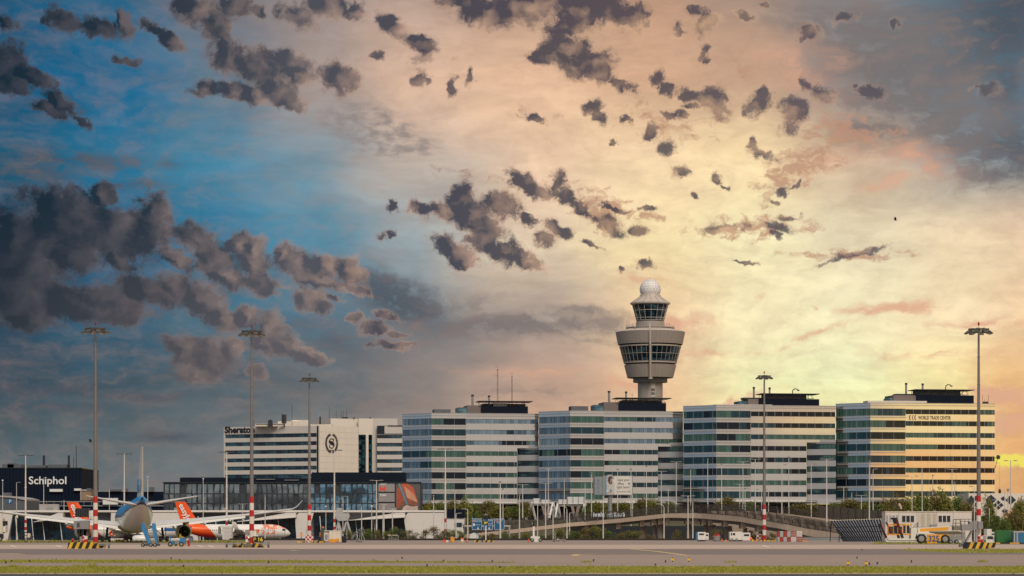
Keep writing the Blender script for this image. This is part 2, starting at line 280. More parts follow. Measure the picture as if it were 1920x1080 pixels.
# ------------------------------------------------------------------ mesh builder
class MB:
    def __init__(s): s.v, s.f, s.mi, s.M = [], [], [], None
    def add(s, pts, faces, m=0):
        b = len(s.v)
        for p in pts:
            p = Vector(p)
            s.v.append(s.M @ p if s.M is not None else p)
        for f in faces: s.f.append([b + i for i in f]); s.mi.append(m)
        return s
    def box(s, x0, x1, y0, y1, z0, z1, m=0):
        return s.add([(x0,y0,z0),(x1,y0,z0),(x1,y1,z0),(x0,y1,z0),(x0,y0,z1),(x1,y0,z1),(x1,y1,z1),(x0,y1,z1)],
                     [(0,3,2,1),(4,5,6,7),(0,1,5,4),(1,2,6,5),(2,3,7,6),(3,0,4,7)], m)
    def poly(s, pts, m=0): return s.add(pts, [tuple(range(len(pts)))], m)
    def extr(s, pts, vec, m=0):
        n = len(pts); vec = Vector(vec); P = [Vector(p) for p in pts]
        nrm = Vector((0,0,0))
        for i in range(n): nrm += P[i].cross(P[(i+1) % n])
        if nrm.dot(vec) > 0: P.reverse()
        Q = [p + vec for p in P]
        fs = [tuple(range(n)), tuple(range(2*n-1, n-1, -1))]
        fs += [(i, n + i, n + (i+1) % n, (i+1) % n) for i in range(n)]
        return s.add(P + Q, fs, m)
    def loft(s, rings, m=0, cap0=True, cap1=True):
        n = len(rings[0]); pts = [p for r in rings for p in r]; fs = []
        for k in range(len(rings) - 1):
            a, b = k * n, (k + 1) * n
            for i in range(n): fs.append((a + i, a + (i+1) % n, b + (i+1) % n, b + i))
        if cap0: fs.append(tuple(range(n - 1, -1, -1)))
        if cap1: fs.append(tuple(range(len(pts) - n, len(pts))))
        return s.add(pts, fs, m)
    def tube(s, p0, p1, r0, r1=None, n=8, m=0):
        p0, p1 = Vector(p0), Vector(p1); r1 = r0 if r1 is None else r1
        a = (p1 - p0).normalized()
        u = a.cross(Vector((0,0,1)) if abs(a.z) < 0.9 else Vector((1,0,0))).normalized(); w = a.cross(u)
        ring = lambda c, r: [c + u * (r * math.cos(2*math.pi*i/n)) + w * (r * math.sin(2*math.pi*i/n)) for i in range(n)]
        return s.loft([ring(p0, r0), ring(p1, r1)], m)
    def path(s, pts, r, n=8, m=0):
        for a, b in zip(pts, pts[1:]): s.tube(a, b, r, r, n, m)
        return s
    def lathe(s, prof, n=24, c=(0,0,0), m=0, ph=0.0):
        rings = [[(c[0] + r * math.cos(2*math.pi*i/n + ph), c[1] + r * math.sin(2*math.pi*i/n + ph), c[2] + z) for i in range(n)] for r, z in prof]
        return s.loft(rings, m)
    def bar(s, p0, p1, w, h, m=0):                        # square bar between two points
        p0, p1 = Vector(p0), Vector(p1); a = (p1 - p0).normalized()
        u = a.cross(Vector((0,0,1)) if abs(a.z) < 0.95 else Vector((0,1,0))).normalized(); v = u.cross(a)
        R4 = lambda c: [c - u*w/2 - v*h/2, c + u*w/2 - v*h/2, c + u*w/2 + v*h/2, c - u*w/2 + v*h/2]
        return s.loft([R4(p0), R4(p1)], m)
    def ball(s, c, r, sx=1, sy=1, sz=1, nu=16, nv=10, m=0):
        rings = []
        for j in range(1, nv):
            t = math.pi * j / nv
            rings.append([(c[0] + sx*r*math.sin(t)*math.cos(2*math.pi*i/nu), c[1] + sy*r*math.sin(t)*math.sin(2*math.pi*i/nu), c[2] - sz*r*math.cos(t)) for i in range(nu)])
        return s.loft(rings, m)
    def build(s, name, mats, parent=None, loc=None, smooth=False, bevel=0.0):
        me = bpy.data.meshes.new(name)
        me.from_pydata([tuple(p) for p in s.v], [], s.f)
        for m in (mats if isinstance(mats, (list, tuple)) else [mats]): me.materials.append(m)
        if any(s.mi): me.polygons.foreach_set('material_index', s.mi)
        if smooth:
            me.polygons.foreach_set('use_smooth', [True] * len(me.polygons))
            try: me.set_sharp_from_angle(angle=R(38))
            except Exception: pass
        o = bpy.data.objects.new(name, me); COL.objects.link(o)
        if parent is not None: o.parent = parent
        if loc is not None: o.location = loc
        if bevel > 0:
            b = o.modifiers.new('edge', 'BEVEL'); b.width = bevel; b.segments = 1; b.limit_method = 'ANGLE'
        me.update()
        return o
def tag(o, label=None, cat=None, group=None, kind=None):
    if label: o['label'] = label
    if cat: o['category'] = cat
    if group: o['group'] = group
    if kind: o['kind'] = kind
    return o
def thing(name, label, cat, loc=(0,0,0), rz=0.0, group=None):
    o = bpy.data.objects.new(name, None); COL.objects.link(o)
    o.location = loc; o.rotation_euler = (0, 0, rz); o.empty_display_size = 0.2
    return tag(o, label, cat, group)
KIDS = {}
def copy_tree(root):
    def kids(o): return list(o.children)
    c = root.copy(); COL.objects.link(c)
    for k in kids(root):
        k2 = k.copy(); COL.objects.link(k2); k2.parent = c
        for g in kids(k):
            g2 = g.copy(); COL.objects.link(g2); g2.parent = k2
    return c
def text(body, size, mat, parent, loc, rot=(R(90),0,0), align='LEFT', depth=0.05, name='lettering', sx=1.0, bold=0.0):
    cu = bpy.data.curves.new(name, 'FONT'); cu.body = body; cu.size = size; cu.extrude = depth; cu.align_x = align; cu.offset = bold
    cu.resolution_u = 3
    cu.materials.append(mat)
    tmp = bpy.data.objects.new(name + '_curve', cu); COL.objects.link(tmp)
    dg = bpy.context.evaluated_depsgraph_get(); dg.update()
    me = bpy.data.meshes.new_from_object(tmp.evaluated_get(dg)); bpy.data.objects.remove(tmp)
    o = bpy.data.objects.new(name, me); COL.objects.link(o); o.parent = parent; o.location = loc; o.rotation_euler = rot; o.scale = (sx, 1, 1)
    return o

# ------------------------------------------------------------------ materials (all procedural)
MATS = {}
def mat(name, c, rough=0.6, metal=0.0, var=0.10, scale=0.6, streak=0.0, bump=0.0, spec=0.5, emit=0.0, c2=None, fine=0.0):
    if name in MATS: return MATS[name]
    m = bpy.data.materials.new(name); m.use_nodes = True; t = m.node_tree; N = NT(t)
    bs = t.nodes['Principled BSDF']
    col = lin(c)
    bs.inputs['Roughness'].default_value = rough; bs.inputs['Metallic'].default_value = metal
    bs.inputs['Specular IOR Level'].default_value = spec
    tc = N.n('ShaderNodeTexCoord').outputs['Object']
    if var or c2:
        n1 = N.noise(tc, scale, 5, 0.6)
        if c2: base = N.mix(N.rng(n1, 0.38, 0.62, 0, 1, True), col, lin(c2))
        else: base = col
        k = N.rng(n1, 0.25, 0.75, 1.0 - var, 1.0 + var)
        if fine:
            k = N.m('ADD', k, N.rng(N.noise(tc, scale * 14, 3, 0.6), 0.25, 0.75, -fine, fine))
        if streak:
            sv = N.v('MULTIPLY', tc, (2.2, 2.2, 0.12))
            k = N.m('MULTIPLY', k, N.rng(N.noise(sv, 1.3, 4, 0.6), 0.35, 0.75, 1.0, 1.0 - streak))
        base = N.mix(1.0, base, N.xyz(k, k, k), 'MULTIPLY')
        N.link(base, bs.inputs['Base Color'])
        rr = N.rng(N.noise(tc, scale * 3.1, 3, 0.5), 0.3, 0.7, max(rough - 0.06, 0.02), min(rough + 0.06, 1.0))
        N.link(rr, bs.inputs['Roughness'])
    else:
        bs.inputs['Base Color'].default_value = col
    if bump:
        b = N.n('ShaderNodeBump'); b.inputs['Strength'].default_value = bump; b.inputs['Distance'].default_value = 0.05
        N.link(N.noise(tc, scale * 8, 4, 0.6), b.inputs['Height']); N.link(b.outputs[0], bs.inputs['Normal'])
    if emit:
        bs.inputs['Emission Color'].default_value = col; bs.inputs['Emission Strength'].default_value = emit
    MATS[name] = m
    return m
def glass(name, tones, rough=0.04, metal=0.0, spec=0.6, run=0.22, dark=0.5):
    """window glass: every pane is a loose island and takes its own tone; runs of neighbours share blinds"""
    m = bpy.data.materials.new(name); m.use_nodes = True; t = m.node_tree; N = NT(t); bs = t.nodes['Principled BSDF']
    g = N.n('ShaderNodeNewGeometry'); tc = N.n('ShaderNodeTexCoord').outputs['Object']
    low = N.noise(N.v('MULTIPLY', tc, (1.0, 1.0, 2.4)), run, 2, 0.5)
    k = N.m('ADD', N.rng(low, 0.40, 0.60, 0.0, 1.0), N.m('MULTIPLY', N.m('SUBTRACT', g.outputs['Random Per Island'], 0.5), 0.5))
    st = [(i / (len(tones) - 1), lin(c)) for i, c in enumerate(tones)]
    c = N.ramp(k, st, 'LINEAR')
    # half drawn blinds
    fz = N.noise(tc, 1.6, 3, 0.6)
    c = N.mix(N.m('MULTIPLY', N.rng(fz, 0.45, 0.75), 0.25), c, lin((20, 34, 42)))
    N.link(c, bs.inputs['Base Color']); bs.inputs['Roughness'].default_value = rough; bs.inputs['Metallic'].default_value = metal
    bs.inputs['Specular IOR Level'].default_value = spec
    b = N.n('ShaderNodeBump'); b.inputs['Strength'].default_value = 0.04; b.inputs['Distance'].default_value = 0.1
    N.link(N.m('ADD', N.noise(tc, 0.7, 2, 0.5), N.m('MULTIPLY', g.outputs['Random Per Island'], 0.6)), b.inputs['Height']); N.link(b.outputs[0], bs.inputs['Normal'])
    MATS[name] = m
    return m

# ------------------------------------------------------------------ facades
class Facade:
    """a vertical wall line from A to B (ground plan), seen from outside with A on the left"""
    def __init__(s, A, B):
        s.A, s.B = Vector((A[0], A[1], 0)), Vector((B[0], B[1], 0))
        s.L = (s.B - s.A).length; s.d = (s.B - s.A) / s.L; s.n = Vector((s.d.y, -s.d.x, 0))
    def p(s, a, o, z): q = s.A + s.d * a + s.n * o; return Vector((q.x, q.y, z))
    def at(s, px, o=0.0):                                  # distance along the wall that shows in photo column px
        k = (px - 960.0) / F; q = s.A + s.n * o
        return (k * q.y - q.x) / (s.d.x - k * s.d.y)
    def box(s, mb, a0, a1, o0, o1, z0, z1, m=0):
        c = [(a0,o0),(a1,o0),(a1,o1),(a0,o1)]
        pts = [s.p(a, o, z0) for a, o in c] + [s.p(a, o, z1) for a, o in c]
        # o0 is the inner side, o1 the outer
        return mb.add(pts, [(0,1,2,3),(7,6,5,4),(1,0,4,5),(2,1,5,6),(3,2,6,7),(0,3,7,4)], m)
    def quad(s, mb, a0, a1, o, z0, z1, m=0):
        return mb.add([s.p(a0,o,z0), s.p(a1,o,z0), s.p(a1,o,z1), s.p(a0,o,z1)], [(0,1,2,3)], m)
    def panes(s, mb, a0, a1, o, z0, z1, w, gap=0.10, m=0, tones=None):
        """a run of panes; with tones (one weight per material slot) neighbouring panes tend to share a tone"""
        n = max(1, round((a1 - a0) / w)); w = (a1 - a0) / n; k = m
        for i in range(n):
            if tones and (i == 0 or rnd.random() < .15): k = rnd.choices(range(len(tones)), tones)[0]
            s.quad(mb, a0 + i*w + gap/2, a0 + (i+1)*w - gap/2, o, z0, z1, k)
        return mb
# ------------------------------------------------------------------ shared materials
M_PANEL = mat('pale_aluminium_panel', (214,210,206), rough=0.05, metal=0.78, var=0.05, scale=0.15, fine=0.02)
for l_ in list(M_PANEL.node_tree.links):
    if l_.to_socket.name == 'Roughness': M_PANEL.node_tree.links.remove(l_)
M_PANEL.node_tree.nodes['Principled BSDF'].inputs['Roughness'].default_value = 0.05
M_LEDGE = mat('pale_ledge', (172,167,162), rough=0.35, metal=0.2, var=0.06)
M_MULL = mat('dark_mullion', (34,44,50), rough=0.4, metal=0.3, var=0.05)
M_OFFGLASS = glass('office_glass', [(8,26,38),(24,52,60),(60,90,84)], spec=0.45)
def pane_mat(name, c, spec=.38):
    """one window tone; each pane differs a little in brightness"""
    m = bpy.data.materials.new(name); m.use_nodes = True; t = m.node_tree; N = NT(t); bs = t.nodes['Principled BSDF']
    g = N.n('ShaderNodeNewGeometry'); k = N.rng(g.outputs['Random Per Island'], 0, 1, .78, 1.22)
    N.link(N.mix(1.0, lin(c), N.xyz(k, k, k), 'MULTIPLY'), bs.inputs['Base Color']); bs.inputs['Roughness'].default_value = .05; bs.inputs['Specular IOR Level'].default_value = spec
    return m
GL5 = [pane_mat('pane_dark', (8,22,34)), pane_mat('pane_teal', (26,56,66)), pane_mat('pane_green', (62,92,84)), pane_mat('pane_blue_grey', (78,100,118)), pane_mat('pane_sky_reflection', (110,130,144))]  # blue-grey and palest panes carry reflected sky in their colour
M_NAVY = mat('navy_cladding', (13,22,36), rough=0.7, spec=0.15, var=0.15, scale=0.3)
M_BROWN = mat('brown_grey_cladding', (112,100,94), rough=0.6, var=0.08)
M_ROOFGREY = mat('grey_roof_plant', (96,98,102), rough=0.6, metal=0.3, var=0.15)
M_STEEL = mat('galvanised_steel', (150,150,148), rough=0.45, metal=0.5, var=0.08)
M_DSTEEL = mat('dark_steel', (52,54,58), rough=0.5, metal=0.4, var=0.1)
M_WHITE = mat('white_paint', (222,220,214), rough=0.45, var=0.05, streak=0.08)
M_WALLWHITE = mat('white_wall_panels', (222,210,194), rough=0.55, var=0.04, scale=0.2, streak=0.05, fine=0.02)
M_CONC = mat('weathered_concrete', (148,130,116), rough=0.8, var=0.12, scale=0.5, streak=0.28, bump=0.2)
M_CONCG = mat('grey_concrete', (128,122,116), rough=0.85, var=0.14, scale=0.5, streak=0.2, bump=0.2)
M_DARKVOID = mat('dark_void', (26,30,38), rough=0.7, var=0.1)
M_RED = mat('signal_red', (176,28,26), rough=0.45, var=0.08)
M_YEL = mat('signal_yellow', (222,176,36), rough=0.5, var=0.1, scale=1.5)
M_BLACK = mat('black_rubber', (20,20,21), rough=0.7, var=0.15)
M_BLACKP = mat('black_paint', (24,25,27), rough=0.45, var=0.1)
M_KBLUE = mat('sky_blue_paint', (40,124,184), rough=0.35, var=0.06)
M_ORANGE = mat('vivid_orange_paint', (232,84,20), rough=0.35, var=0.05)
M_LETTER = mat('white_lettering', (226,226,222), rough=0.5, var=0.0)

# ------------------------------------------------------------------ the four office blocks
FH, NF, ZROOF, ZT = 3.9, 8, 44.2, 42.4                    # storey height, storeys, roof, top of the highest window row
TF = Vector((0.9877, 0.1564, 0)).normalized(); TL = Vector((0.807, -0.592, 0)).normalized()
def flat(py, d): return Z(py, d)
def office_block(label, pl, pc, pb, pr, plink, d0, roof, sc=1.0):
    FH, ZROOF, ZT = 3.9 * sc, H + (44.2 - H) * sc, H + (42.4 - H) * sc
    C = Vector((X(pc, d0), d0, 0))
    ff = Facade(C, C + TF * 10); R_ = ff.at(pr); S_ = ff.at(plink)
    E = ff.p(R_, 0, 0); ff = Facade(C, E); b = ff.at(pb)
    k = (pl - 960.0) / F
    l = (C.x - k * C.y) / (TL.x - k * TL.y)
    Lp = C - TL * l; lf = Facade(Lp, C)
    t = thing('office_block', label, 'office building', (C.x, C.y, 0), 0, 'glass and white office blocks in a row')
    loc = Vector((-C.x, -C.y, 0)); MT = Matrix.Translation(loc)
    def mk(): m = MB(); m.M = MT; return m
    # solid core: plan polygon
    back = 26.0
    pl_ = [lf.p(0, -.25, 0), lf.p(lf.L - .1, -.25, 0), ff.p(b, -.25, 0), ff.p(b, -.55, 0), ff.p(ff.L, -.55, 0), ff.p(ff.L, -back, 0), ff.p(-1, -back, 0)]
    core = mk(); zlow = ZT - 3 * FH + 1.0
    core.extr([(p.x, p.y, zlow) for p in pl_], (0, 0, ZROOF - 0.15 - zlow))
    pl2 = [lf.p(0, -.25, 0), lf.p(lf.L - .1, -.25, 0), ff.p(b, -.25, 0), ff.p(b, -.55, 0), ff.p(S_, -.55, 0), ff.p(S_, -back + 1, 0), ff.p(-1, -back + 1, 0)]
    core.extr([(p.x, p.y, 10.6) for p in pl2], (0, 0, zlow - 10.65))
    core.build('core', M_MULL, t)
    wl, wp, led = mk(), mk(), mk()
    blue = roof['kind'] == 'mast'; MG = GL5 + [M_LEDGE, M_MULL]
    for i in range(NF):
        zt = ZT - i * FH; zb = zt - 2.32 * sc; zn = zt - FH       # tall window row, then a band with two ledges
        gl, gf, gp = mk(), mk(), mk()
        mood = rnd.choice(((3,2,5,0,0), (1,3,7,0,0), (7,3,1,0,0), (2,4,4,0,0)))
        tl = ((0,1,0,10,1) if blue and i != 3 + (label[0] == 'x') else (1,6,3,1,0)) if blue else rnd.choice(((1,5,4,0,0), (0,3,8,0,0), (3,8,2,0,0)))
        lf.panes(gl, 0.1, lf.L - 0.1, -.08, zb, zt, 1.35, tones=tl)
        ff.panes(gf, 0.1, b - 0.15, -.08, zb, zt, 1.35, tones=mood)
        zs = zn if i < NF - 1 else zb - 1.2
        for fc, a0, a1 in ((lf, 0, lf.L), (ff, 0.0, b)):
            fc.box(wl, a0, a1, -.3, 0.0, zs, zb)
            fc.box(led, a0, a1 + (0.2 if fc is lf else 0.0), 0.003, 0.55, zb - 0.66, zb - 0.44)
            fc.box(led, a0, a1, 0.003, 0.14, zb - 0.12, zb - 0.02)
        # flush part: shallower windows between broad smooth panels
        a1 = ff.L if i < 3 else S_
        zt2, zb2 = zt - 0.15 * sc, zt - 1.80 * sc
        fm = (0,1,1,3,8) if blue and i < 2 else (1,2,5,1,4) if blue and i == 2 else rnd.choice(((7,5,2,0,0), (4,4,4,0,0), (2,3,7,0,0), (9,4,1,0,0)))
        ff.panes(gp, b + 0.1, a1 - 0.1, -.34, zb2, zt2, 1.42, tones=fm)
        zs2 = zt2 - FH if i < NF - 1 else zb2 - 1.4
        if i == 2:                                           # the upper storeys reach on over the lower link
            ff.box(wp, b, S_, -.5, -.2, zs2, zb2); ff.box(wp, S_ + .003, ff.L, -.5, -.2, zb2 - 1.0, zb2)
        else:
            n = max(1, round((a1 - b) / 8.5)); w = (a1 - b) / n
            for q in range(n): ff.box(wp, b + q*w + 0.015, b + (q+1)*w - 0.015, -.5, -.2, zs2, zb2)
        for fc, mb_, L_ in ((lf, gl, lf.L), (ff, gf, b)):
            nn = max(1, round((L_ - .2) / 1.35)); ww = (L_ - .2) / nn
            for q in range(0, nn + 1): fc.box(mb_, .1 + q*ww - .03, .1 + q*ww + .03, -.1, -.02, zb + .003, zt - .003, 5 if q % 3 == 0 else 6)
        gl.build('window_band', MG, t); gf.build('window_band', MG, t); 
        for q in range(int((a1 - b) / 2.84) + 1):
            ff.box(gp, b + q*2.84 - .05, b + q*2.84 + .05, -.34, -.18, zb2 + .003, zt2 - .003, 5)
        gp.build('window_band', MG, t)
    # parapet
    for fc, a1, o in ((lf, lf.L, 0.0), (ff, b, 0.0)): fc.box(wl, 0, a1, -.3, o, ZT, ZROOF)
    ff.box(wp, b, ff.L, -.5, -.2, ZT - 0.15, ZROOF)
    for fc, a1 in ((lf, lf.L + .15), (ff, ff.L)):
        fc.box(led, 0, a1, 0.003, 0.25, ZROOF - 0.75, ZROOF - 0.6); fc.box(led, 0, a1, -0.4, 0.2, ZROOF + .003, ZROOF + 0.16)
    wl.build('spandrel_band', M_PANEL, t); wp.build('spandrel_panel', M_PANEL, t); led.build('ledge', M_LEDGE, t)
    # curved white plinth and dark recessed ground floor on splayed columns
    pn = mk(); zc = H + (11.0 - H) * sc
    for fc, a0, a1 in ((lf, -1.5, lf.L), (ff, -0.5, min(ff.L, S_ + 3))):
        prof = [(-3.0, zc - .1), (1.4, zc + 0.1), (2.2, zc + 0.5), (2.2, zc + 0.75), (1.4, zc + 1.1), (-3.0, zc + 1.45)]
        rings = [[fc.p(a, o, z) for o, z in prof] for a in (a0, (a0 + a1) / 2, a1)]
        pn.loft(rings)
    pn.build('plinth_canopy', M_PANEL, t)
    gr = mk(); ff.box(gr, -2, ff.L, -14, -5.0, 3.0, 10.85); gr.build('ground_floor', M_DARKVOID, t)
    for q in range(5):
        cm = mk(); a = b * 0.3 + q * (S_ - b * 0.3) / 4.4
        for sg in (-1, 1): cm.bar(ff.p(a, -1.5, 4.5), ff.p(a + sg * 1.5, -1.5, 10.95), .55, .55)
        cm.build('column', M_CONCG, t)
    # roof plant
    def rb(name, p0, p1, y0, y1, o0, o1, m, mats=None):
        q = mk(); a0, a1 = ff.at(p0, o1), ff.at(p1, o1)
        dd = ff.p((a0 + a1) / 2, o1, 0).y
        ff.box(q, a0, a1, o0, o1, max(Z(y1, dd), ZROOF - 0.14), Z(y0, dd)); return q.build(name, mats or m, t)
    def stack(p, y0, y1, o=-12, r=0.4):
        q = mk(); a = ff.at(p, o); P0 = ff.p(a, o, 0); q.tube((P0.x, P0.y, ZROOF - 0.1), (P0.x, P0.y, Z(y0, P0.y) - .6), r, r, 10)
        q.tube((P0.x, P0.y, Z(y0, P0.y) - .6), (P0.x, P0.y, Z(y0, P0.y)), r * 1.25, r * 1.25, 10, 1); q.build('chimney', [M_STEEL, M_DSTEEL], t)
    for bx in roof['boxes']: rb(*bx)
    for st in roof['stacks']: stack(*st)
    # flat canopy on raking struts above the plant room
    p0, p1, yc, yb = roof['canopy']; o = -5.5
    a0, a1 = ff.at(p0, o), ff.at(p1, o); dd = ff.p(a1, o, 0).y; zc = Z(yc, dd); zb = Z(yb, dd)
    q = mk(); ff.box(q, a0, a1, -13, -4.6, zc - 0.14, zc + 0.14); can = q.build('roof_canopy', M_DSTEEL, t)
    q = mk(); n = 7
    for i in range(n):
        a = a0 + 1 + (a1 - a0 - 3) * i / (n - 1)
        q.bar(ff.p(a, -5.2, zb), ff.p(a + (1.6 if i % 2 else -1.2), -5.2, zc - .14), .13, .13)
        q.bar(ff.p(a, -12.0, zb), ff.p(a, -12.0, zc - .14), .13, .13)
    ff.box(q, a0 + 1, a1 - 1, -9, -8.8, zb + .2, zb + .35)
    q.build('canopy_strut', M_DSTEEL, t)
    if roof['kind'] == 'davit':
        px, y0, y1 = roof['davit']; a = ff.at(px, -7); P0 = ff.p(a, -7, 0); q = mk()
        q.path([(P0.x, P0.y, Z(y1, P0.y)), (P0.x, P0.y, Z(y0 + 3, P0.y)), (P0.x + .8, P0.y, Z(y0, P0.y)), (P0.x + 1.9, P0.y, Z(y0 + 1, P0.y))], .16, 8)
        q.ball((P0.x + 2.0, P0.y, Z(y0 + 3, P0.y)), .38, 1.3, 1, .6, 10, 6); q.build('davit', M_DSTEEL, t)
    else:
        for px, y0 in roof['masts']:
            a = ff.at(px, -9); P0 = ff.p(a, -9, 0); q = mk(); zt = Z(y0, P0.y)
            for sx in (-.22, .22): q.tube((P0.x + sx, P0.y, ZROOF + 1), (P0.x + sx * .5, P0.y, zt - 1.5), .06, .05, 6)
            zz = ZROOF + 1.5; i = 0
            while zz < zt - 2.2:
                sx = .22 if i % 2 else -.22; q.bar((P0.x + sx * .9, P0.y, zz), (P0.x - sx * .9, P0.y, zz + .7), .05, .05); zz += .7; i += 1
            q.tube((P0.x, P0.y, zt - 2), (P0.x, P0.y, zt), .04, .02, 6)
            for f_, w_ in ((.96, .9), (.9, .6), (.78, .9), (.62, .5)):
                h_ = ZROOF + (zt - ZROOF) * f_; q.bar((P0.x - w_, P0.y, h_), (P0.x + .2, P0.y, h_), .06, .06)
            q.build('antenna_mast', M_DSTEEL, t)
    return t, ff, C, ZT, ZROOF

M_PGLASS = glass('penthouse_glass', [(40,70,84),(90,130,140)], spec=0.8)
def roofset(kind, navy, brown, gl, extra, stacks, canopy, masts=None, davit=None):
    B = [('plant_room', navy[0], navy[1], navy[2], navy[3], -18, -5.6, M_NAVY), ('stair_house', brown[0], brown[1] - .2, brown[2], brown[3], -16, -6.0, M_BROWN),
         ('glazed_corner', gl[0], gl[1] - .2, gl[2], gl[3], -14, -6.4, M_PGLASS)] + extra
    return dict(kind=kind, boxes=B, stacks=stacks, canopy=canopy, masts=masts, davit=davit)
OB = []
OB.append(office_block('blue-grey banded office block with two lattice antenna masts, farthest left of the four', 754, 809, 874, 1010, 970, 892,
  roofset('mast', (902,990,762,779), (876,902,760,777), (859,876,764,777), [('roof_box', 814,845,767.5,777,-9,-4,M_ROOFGREY), ('air_unit', 906,985,757,762,-16,-9,M_ROOFGREY), ('air_unit', 925,950,756,762,-8.6,-7,M_STEEL)],
          [(886,740,762,-12,.42),(917,741.5,762,-14,.36)], (897,998,753,762), masts=[(933,684),(960,697)]), .962))
OB.append(office_block('blue-grey glass and white banded office block right in front of the control tower', 1010, 1069, 1133, 1281, 1234, 886,
  roofset('mast', (1160,1249,755.5,773), (1132,1160,754,771), (1115,1132,759,771), [('roof_box', 1071,1103,761.5,771,-9,-4,M_ROOFGREY), ('air_unit', 1168,1240,750,755.5,-16,-9,M_ROOFGREY)],
          [(1142,733,756,-12,.42),(1174,734,756,-14,.36)], (1155,1258,747,755.5), masts=[(1186,738)]), .9747))
OB.append(office_block('green and white banded office block with hooked roof crane, just right of the control tower', 1281, 1343, 1408, 1567, 1513, 876,
  roofset('davit', (1423,1536,748,767), (1403,1423,748,765), (1386,1403,752,765), [('parapet_box', 1342,1448,758.5,764,-9,-3.5,M_WALLWHITE), ('plant_screen', 1436,1512,739.8,748,-14,-7.5,M_ROOFGREY), ('ridge', 1394,1430,745.5,749,-12,-8,M_DSTEEL)],
          [(1413.5,725.5,752,-10,.36),(1443,726.5,742,-12,.34)], (1427,1535.5,739,748), davit=(1486,729,741)), 1.0104))
OB.append(office_block('green and white banded office block with dark sign lettering, reflecting the sunset, farthest right', 1567, 1632, 1698, 1866, 1866, 878,
  roofset('davit', (1718,1826,741,760), (1675,1718,741,757), (1669,1675,746,757), [('parapet_box', 1627,1738,751.5,757,-9,-3.5,M_WALLWHITE), ('plant_screen', 1722,1801,731.8,741,-14,-7.5,M_ROOFGREY), ('ridge', 1680,1722,738.5,742,-12,-8,M_DSTEEL)],
          [(1699,718,742,-10,.36),(1730,719,734,-12,.34)], (1715,1826,731.5,741), davit=(1773,721,733)), 1.0317))
# sign on the right block
t4, f4, C4, ZT, ZROOF = OB[3]
zs = ZT - 3.0
for i, (px, c1) in enumerate(((1708, M_KBLUE), (1713.5, M_ORANGE), (1718, M_KBLUE))):
    a = f4.at(px, -.1); q = MB(); q.M = Matrix.Translation((-C4.x, -C4.y, 0))
    pts = [(-.95 * math.cos(u), .95 * math.sin(u)) for u in [R(x) for x in range(-70, 71, 14)]]
    inn = [(.35 - .8 * math.cos(u), .8 * math.sin(u)) for u in [R(x) for x in range(70, -71, -14)]]
    q.extr([f4.p(a + x_ * .7, -.195, zs + z_) for x_, z_ in pts + inn], f4.n * .08); q.build('sign_emblem', mat('emblem_blue', (60,100,130), .5) if i != 1 else mat('emblem_tan', (180,130,90), .5), t4)
a = f4.at(1722, -.1); p = f4.p(a, -.19, zs - .62) - C4
ang = math.atan2(f4.d.y, f4.d.x)
w4 = f4.at(1783, -.1) - a
o4 = text('WORLD TRADE CENTER', 1.75, mat('sign_dark_letter', (44,40,40), .5, var=0), t4, (p.x, p.y, p.z), (R(90), 0, ang), depth=.06, name='sign_lettering', bold=.03)
bpy.context.view_layer.update(); o4.scale = (w4 / max(o4.dimensions.x, .1), 1, 1)
# equipment on the right block's roof edge and hanging at its side
q = MB(); a = f4.at(1848, -4); p = f4.p(a, -4, ZROOF) - C4
q.box(p.x - 1.0, p.x + .9, p.y - .5, p.y + .5, ZROOF - .1, ZROOF + 1.0)
for sx in (-1.0, -.2, .9): q.tube((p.x + sx, p.y, ZROOF + .8), (p.x + sx + (.1 if sx > 0 else -.1), p.y, ZROOF + (3.4 if abs(sx) > .5 else 1.8)), .07, .05, 6)
q.build('roof_antenna', M_DSTEEL, t4)
cr = thing('facade_cradle', 'small dark window cleaning cradle bracketed off the corner of the block with the sign', 'cradle', (f4.B.x, f4.B.y, Z(858, f4.B.y)))
q = MB(); q.box(.5, 1.6, -.4, .4, -.5, .5); q.bar((.0, 0, -.2), (1.9, 0, .55), .16, .16); q.ball((1.0, 0, .5), .55, 1.1, .8, .8, 10, 6); q.build('cradle_body', M_DSTEEL, cr)
q = MB(); q.bar((0, 0, -3.6), (.75, 0, -.5), .16, .16); q.bar((0, 0, 0), (.6, 0, 0), .14, .14); q.build('bracket', M_DSTEEL, cr)
hk = thing('hanging_weight', 'small dark weight hanging on a thin cable right of the block with the sign', 'weight', (X(1874.5, 862), 862, Z(921, 862)))
q = MB(); q.lathe([(.12,-1.0),(.42,-.7),(.48,0),(.36,.6),(.1,.8)], 10); q.tube((0,0,.8),(0,0,9.5),.03,.03,5); q.build('weight_body', M_DSTEEL, hk)
q = MB(); q.bar((-1.6,0,9.5),(.1,0,9.5),.08,.08); q.build('jib', M_DSTEEL, hk)

